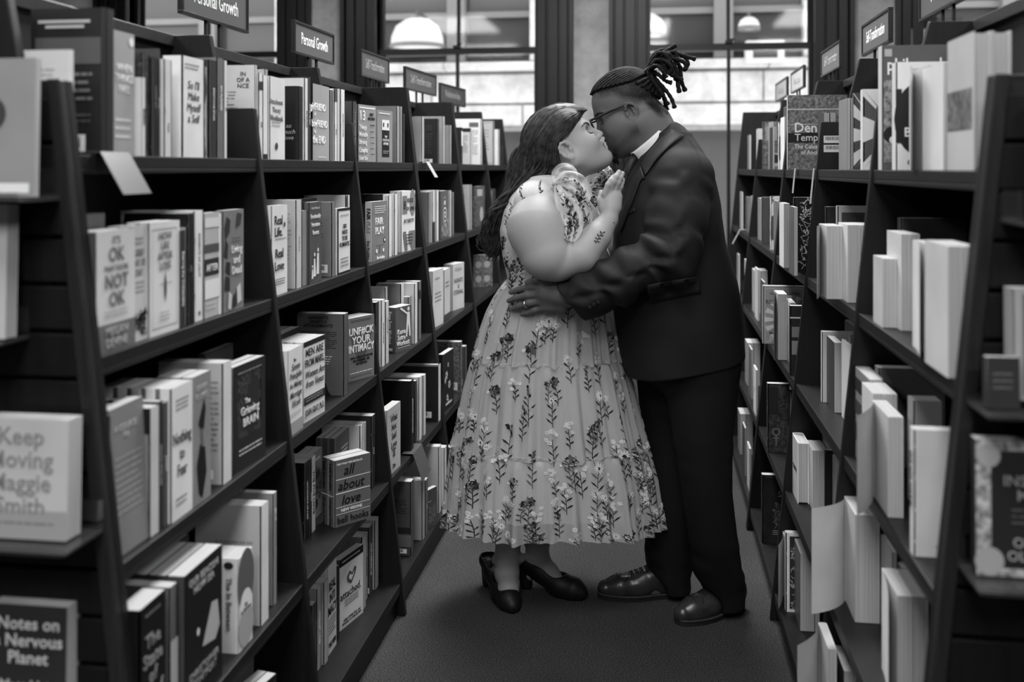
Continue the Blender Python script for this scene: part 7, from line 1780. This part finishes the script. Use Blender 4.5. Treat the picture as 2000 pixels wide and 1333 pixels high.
def band(fig, mb, names, A, B_, n=14, k=4, lift=0.004):
    """A sheet laid on a surface between two lines of pixels."""
    def res(L):
        L = np.array(L, float); return head_arc(None, np.column_stack([L, np.zeros(len(L))]), n)[:, :2]
    a, b = res(A), res(B_); vs = []; ok = True
    for i in range(n):
        for j in range(k + 1):
            p = a[i] + (b[i] - a[i]) * j / k
            h = fig.on(names, p[0], p[1], lift * (1 if 0 < j else 0.6))
            vs.append(tuple(h[0]) if h else (vs[-1] if vs else tuple(P(p[0], p[1], -.2))))
    mb.add(vs, [(i * (k + 1) + j, i * (k + 1) + j + 1, (i + 1) * (k + 1) + j + 1, (i + 1) * (k + 1) + j) for i in range(n - 1) for j in range(k)])
SUIT2 = mat(0.0105, 0.6, 0.35, 'cloth')
lp = MB()
band(G, lp, 'jacket', [(1311, 254), (1290, 275), (1268, 300), (1254, 322)], [(1336, 268), (1312, 286), (1286, 312), (1262, 345)], 16, 5, 0.006)
G.mb('collar', lp, SUIT2, jacket, thick=0.004)
lp = MB()
band(G, lp, 'jacket', [(1253, 325), (1240, 345), (1228, 375), (1218, 410), (1212, 450)], [(1261, 350), (1252, 356), (1240, 388), (1226, 425), (1215, 455)], 16, 5, 0.005)
G.mb('lapel', lp, SUIT2, jacket, thick=0.004)
pf = MB()
band(G, pf, 'jacket', [(1264, 557), (1298, 550), (1332, 545), (1366, 540)], [(1268, 592), (1302, 586), (1335, 579), (1369, 572)], 14, 4, 0.004)
G.mb('pocket_flap', pf, SUIT2, jacket, thick=0.004)
pf = MB()
band(G, pf, 'jacket', [(1212, 417), (1226, 411), (1240, 406)], [(1213, 426), (1227, 420), (1241, 414)], 8, 3, 0.0015)
G.mb('chest_pocket', pf, SUIT2, jacket, thick=0.002)
for x, y in ((1152, 600), (1160, 595), (1168, 590)):
    h = G.on('jacket', x, y, 0.0)
    if h:
        b = MB(); p, nn = h; u = nn.orthogonal().normalized(); v = nn.cross(u)
        for r0, z0, r1, z1 in ((0.0055, 0, 0.0055, 0.0025), (0.0055, 0.0025, 0.0038, 0.003), (0.0038, 0.003, 0.0001, 0.0018)):
            ring = [p + nn * z0 + (u * math.cos(t) + v * math.sin(t)) * r0 for t in np.linspace(0, 2 * PI, 11)[:-1]] + [p + nn * z1 + (u * math.cos(t) + v * math.sin(t)) * r1 for t in np.linspace(0, 2 * PI, 11)[:-1]]
            b.add(ring, [(i, (i + 1) % 10, 10 + (i + 1) % 10, 10 + i) for i in range(10)])
        G.mb('sleeve_button', b, mat(0.03, 0.25, 0.6), jacket)
sm = MB()
for ln in ([(1392, 330), (1404, 400), (1398, 480)], [(1345, 272), (1362, 300), (1372, 335)], [(1352, 600), (1356, 650), (1360, 700)], [(1440, 560), (1444, 620), (1446, 685)]):
    G.strip(sm, 'jacket', [(x, y) for x, y in head_arc(None, np.array([(a, b, 0) for a, b in ln], float), 14)[:, :2]], 0.0016, 0.0012)
G.mb('seam', sm, mat(0.008, 0.8), jacket)

# ---- shirt collar and tie
C0 = (P(1303, 247, 0) + P(1236, 306, 0)) / 2; ax = P(1303, 247, 0) - P(1236, 306, 0); hl = np.linalg.norm(ax) / 2; ax /= 2 * hl
up = np.cross([0, 1, 0], ax); up = up if up[2] > 0 else -up
sc = MB(); n = 40; vs = []
for k, (h, r, o) in enumerate(((-0.030, 1.06, 0), (-0.012, 1.05, 0), (0.004, 1.02, 0), (0.014, .985, 0), (0.013, .955, 0), (-0.02, .95, 0))):
    for j in range(n):
        t = 2 * PI * j / n
        vs.append(C0 + up * (h - 0.010 * max(0, -math.cos(t)) ** 3 * (k < 2)) + ax * math.cos(t) * hl * r * 1.0 + np.array([0, 1, 0]) * math.sin(t) * 0.084 * r)
sc.add(vs, [(i * n + j, i * n + (j + 1) % n, (i + 1) * n + (j + 1) % n, (i + 1) * n + j) for i in range(5) for j in range(n)])
G.mb('shirt_collar', sc, mat(0.75, 0.6, 0.3, 'paper'))
ti = MB(); ti.tube([P(1243, 303, -.022), P(1236, 316, -.026), P(1228, 335, -.03), P(1220, 362, -.03)], [0.016, 0.020, 0.016, 0.022], 10)
G.mb('tie', ti, mat(0.012, 0.5, 0.3, 'marbled'))

# ---- trousers
def trousers_field(step):
    F = Field((0.28, -0.30, 0.0), (0.86, 0.30, 0.98), step)
    def leg(rows, dys, ry):
        pts = [P((r[1] + r[2]) / 2, r[0], d) for r, d in zip(rows, dys)]
        F.loft([p[2] for p in pts], [p[0] for p in pts], [p[1] for p in pts], [(r[2] - r[1]) / 2 / FPX * (FD + d) for r, d in zip(rows, dys)], ry, 0.015, n=2.2)
    leg([(690, 1292, 1444), (760, 1300, 1440), (850, 1314, 1430), (950, 1330, 1428), (1000, 1337, 1433), (1060, 1346, 1441), (1110, 1352, 1449), (1150, 1370, 1454), (1182, 1378, 1453)],
        [-.08, -.09, -.10, -.10, -.095, -.085, -.06, -.04, -.035], [.12, .118, .105, .095, .09, .085, .082, .08, .078])
    leg([(690, 1238, 1395), (760, 1246, 1392), (850, 1254, 1384), (950, 1257, 1372), (1000, 1258, 1364), (1060, 1259, 1356), (1100, 1262, 1352), (1130, 1272, 1349), (1150, 1288, 1347)],
        [.07, .08, .085, .09, .09, .095, .10, .10, .10], [.12, .118, .105, .095, .09, .085, .082, .08, .078])
    F.ell(P(1342, 700, -.0), (0.17, 0.21, 0.12), None, 0.04)
    F.ell(P(1366, 1186, -.09), (0.075, 0.10, 0.060), None, 0.01, 'sub')
    F.ell(P(1262, 1148, .09), (0.070, 0.12, 0.062), None, 0.01, 'sub')
    return F
def trouser_warp(V, Q):
    w = np.sin(60 * V[:, 2] + 9 * V[:, 0] + 14 * V[:, 1]) * 0.6 + np.sin(95 * V[:, 2] - 20 * V[:, 1]) * 0.4
    e = np.exp(-((V[:, 2] - 0.14) / 0.11) ** 2) * 0.0045 + np.exp(-((V[:, 2] - 0.55) / 0.1) ** 2) * 0.002
    c = np.where(V[:, 1] < 0.0, np.interp(V[:, 2], [0, .5, 1], [.72, .64, .62]), np.interp(V[:, 2], [0, .5, 1], [.56, .55, .55]))
    r = V[:, 0] - c
    V = V.copy(); V[:, 0] += np.sign(r) * np.clip(np.abs(r) / 0.05, 0, 1) * e * w
    return V
G.solid('trousers', trousers_field(0.005), mat(0.007, 0.75, 0.2, 'cloth'), warp=trouser_warp)

# ---- brogues
def brogue(heel, toe):
    h = np.array([heel[0], heel[1], 0]); t = np.array([toe[0], toe[1], 0]); d = t - h; L = np.linalg.norm(d); d /= L; s = np.cross(d, [0, 0, 1.0]); s /= np.linalg.norm(s)
    def Q(u, v, z): return h + d * (u * L) + s * v + np.array([0, 0, z])
    F = Field(np.minimum(h, t) - 0.08 + [0, 0, .075], np.maximum(h, t) + [.08, .08, .15], 0.0028)
    F.chain([Q(.10, 0, .055), Q(.30, 0, .050), Q(.55, 0, .042), Q(.75, 0, .034), Q(.91, 0, .029)], [.036, .038, .041, .042, .031], 0.02)
    F.chain([Q(.12, 0, .085), Q(.30, 0, .080), Q(.46, 0, .068)], [.036, .037, .030], 0.02)
    F.half((0, 0, 0.016), (0, 0, -1), 0.002)
    F.half(Q(.2, 0, .115), (0, 0, 1), 0.004)
    F.cone(Q(.08, 0, .135), Q(.28, 0, .13), .030, .030, .004, 'sub')
    # cap line and quarter line pressed into the leather
    for u, z0 in ((.775, .0),):
        ring = [Q(u + .012 * abs(v) / .05, v, z) for v, z in ((-.050, .03), (-.040, .062), (-.02, .082), (0, .087), (.02, .082), (.040, .062), (.050, .03))]
        F.chain(ring, [.0022] * 7, .002, 'sub')
    o = G.solid('shoe', F, mat(0.028, 0.30, 0.6, 'leather'))
    m = MB(); n = 44
    def outline(g):
        O = []
        for i in range(n):
            a = 2 * PI * i / n; c, q = math.cos(a), math.sin(a)
            u = .5 + .5 * c; w = (.036 + .014 * math.sin(PI * min(1, max(0, (u - .25) / .75)) * .9) - .006 * math.exp(-((u - .35) / .15) ** 2))
            O.append((u, np.sign(q) * w * abs(q) ** .62 * (1 + g / w)))
        return O
    vs = []
    for z, g in ((0.001, 0.002), (0.012, 0.003), (0.0135, 0.0055), (0.0185, 0.0055), (0.0195, 0.0)):
        vs += [Q(.0 + u * 1.0 + (.012 * (u - .5)), v, z) for u, v in outline(g)]
    m.add(vs, [(k * n + i, k * n + (i + 1) % n, (k + 1) * n + (i + 1) % n, (k + 1) * n + i) for k in range(4) for i in range(n)] + [tuple(range(n - 1, -1, -1)), tuple(range(4 * n, 5 * n))])
    G.mb('sole', m, mat(0.018, 0.5, 0.4), o, smooth=False)
    lm = MB()
    def top(u, v, lift=0.0015):
        q = G.tree['shoe'].ray_cast(Vector(Q(u, v, 0.3)), Vector((0, 0, -1)))[0]
        return (q if q is not None else Vector(Q(u, v, 0.06))) + Vector((0, 0, lift))
    for k in range(5):
        u = .40 + .055 * k
        lm.tube([top(u - .012, -.020), top(u, -.008, .003), top(u + .012, .008, .003), top(u + .02, .020)], .0019, 6)
        lm.tube([top(u + .02, -.020), top(u + .012, -.008, .003), top(u, .008, .003), top(u - .012, .020)], .0019, 6)
    for sgn in (-1, 1):
        lm.tube([top(.40, 0, .003), top(.43, sgn * .014, .006), top(.47, sgn * .024, .002)], .0016, 6)
    # stitched cap line and quarter edge
    for us in (.79, .655):
        lm.tube([top(us - 6.0 * v * v * (1 if us > .7 else -8), v, 0.0004) for v in np.linspace(-.034, .034, 13)], .0013, 5)
    G.mb('laces', lm, mat(0.008, 0.7), o)
    wl = MB(); wl.tube([Q(u + (.012 * (u - .5)), v, 0.0195) for u, v in outline(0.0045)] + [Q(outline(0.0045)[0][0], 0, 0.0195)], 0.0009, 5)
    G.mb('welt', wl, mat(0.12, 0.5), o)
brogue(P(1450, 1186, 0.005) , P(1322, 1220, -0.125))
brogue(P(1342, 1163, 0.10), P(1168, 1166, 0.085))

# ---- wedding ring
rg = MB()
a = P(1033, 592, -.158); b = P(1014, 598, -.134); d = b - a; d /= np.linalg.norm(d); u = np.cross(d, [0, 0, 1.0]); u /= np.linalg.norm(u); v = np.cross(d, u); n = 20
c = a + (b - a) * 0.25
vs = []
for off, r in ((-0.0032, .0138), (-0.0032, .0150), (0.0032, .0148), (0.0032, .0136)):
    vs += [c + d * off + (u * math.cos(2 * PI * i / n) + v * math.sin(2 * PI * i / n)) * r for i in range(n)]
rg.add(vs, [(k * n + i, k * n + (i + 1) % n, ((k + 1) % 4) * n + (i + 1) % n, ((k + 1) % 4) * n + i) for k in range(4) for i in range(n)])
G.mb('ring', rg, mat(0.75, 0.2, 0.5, 'plain', 1.0))
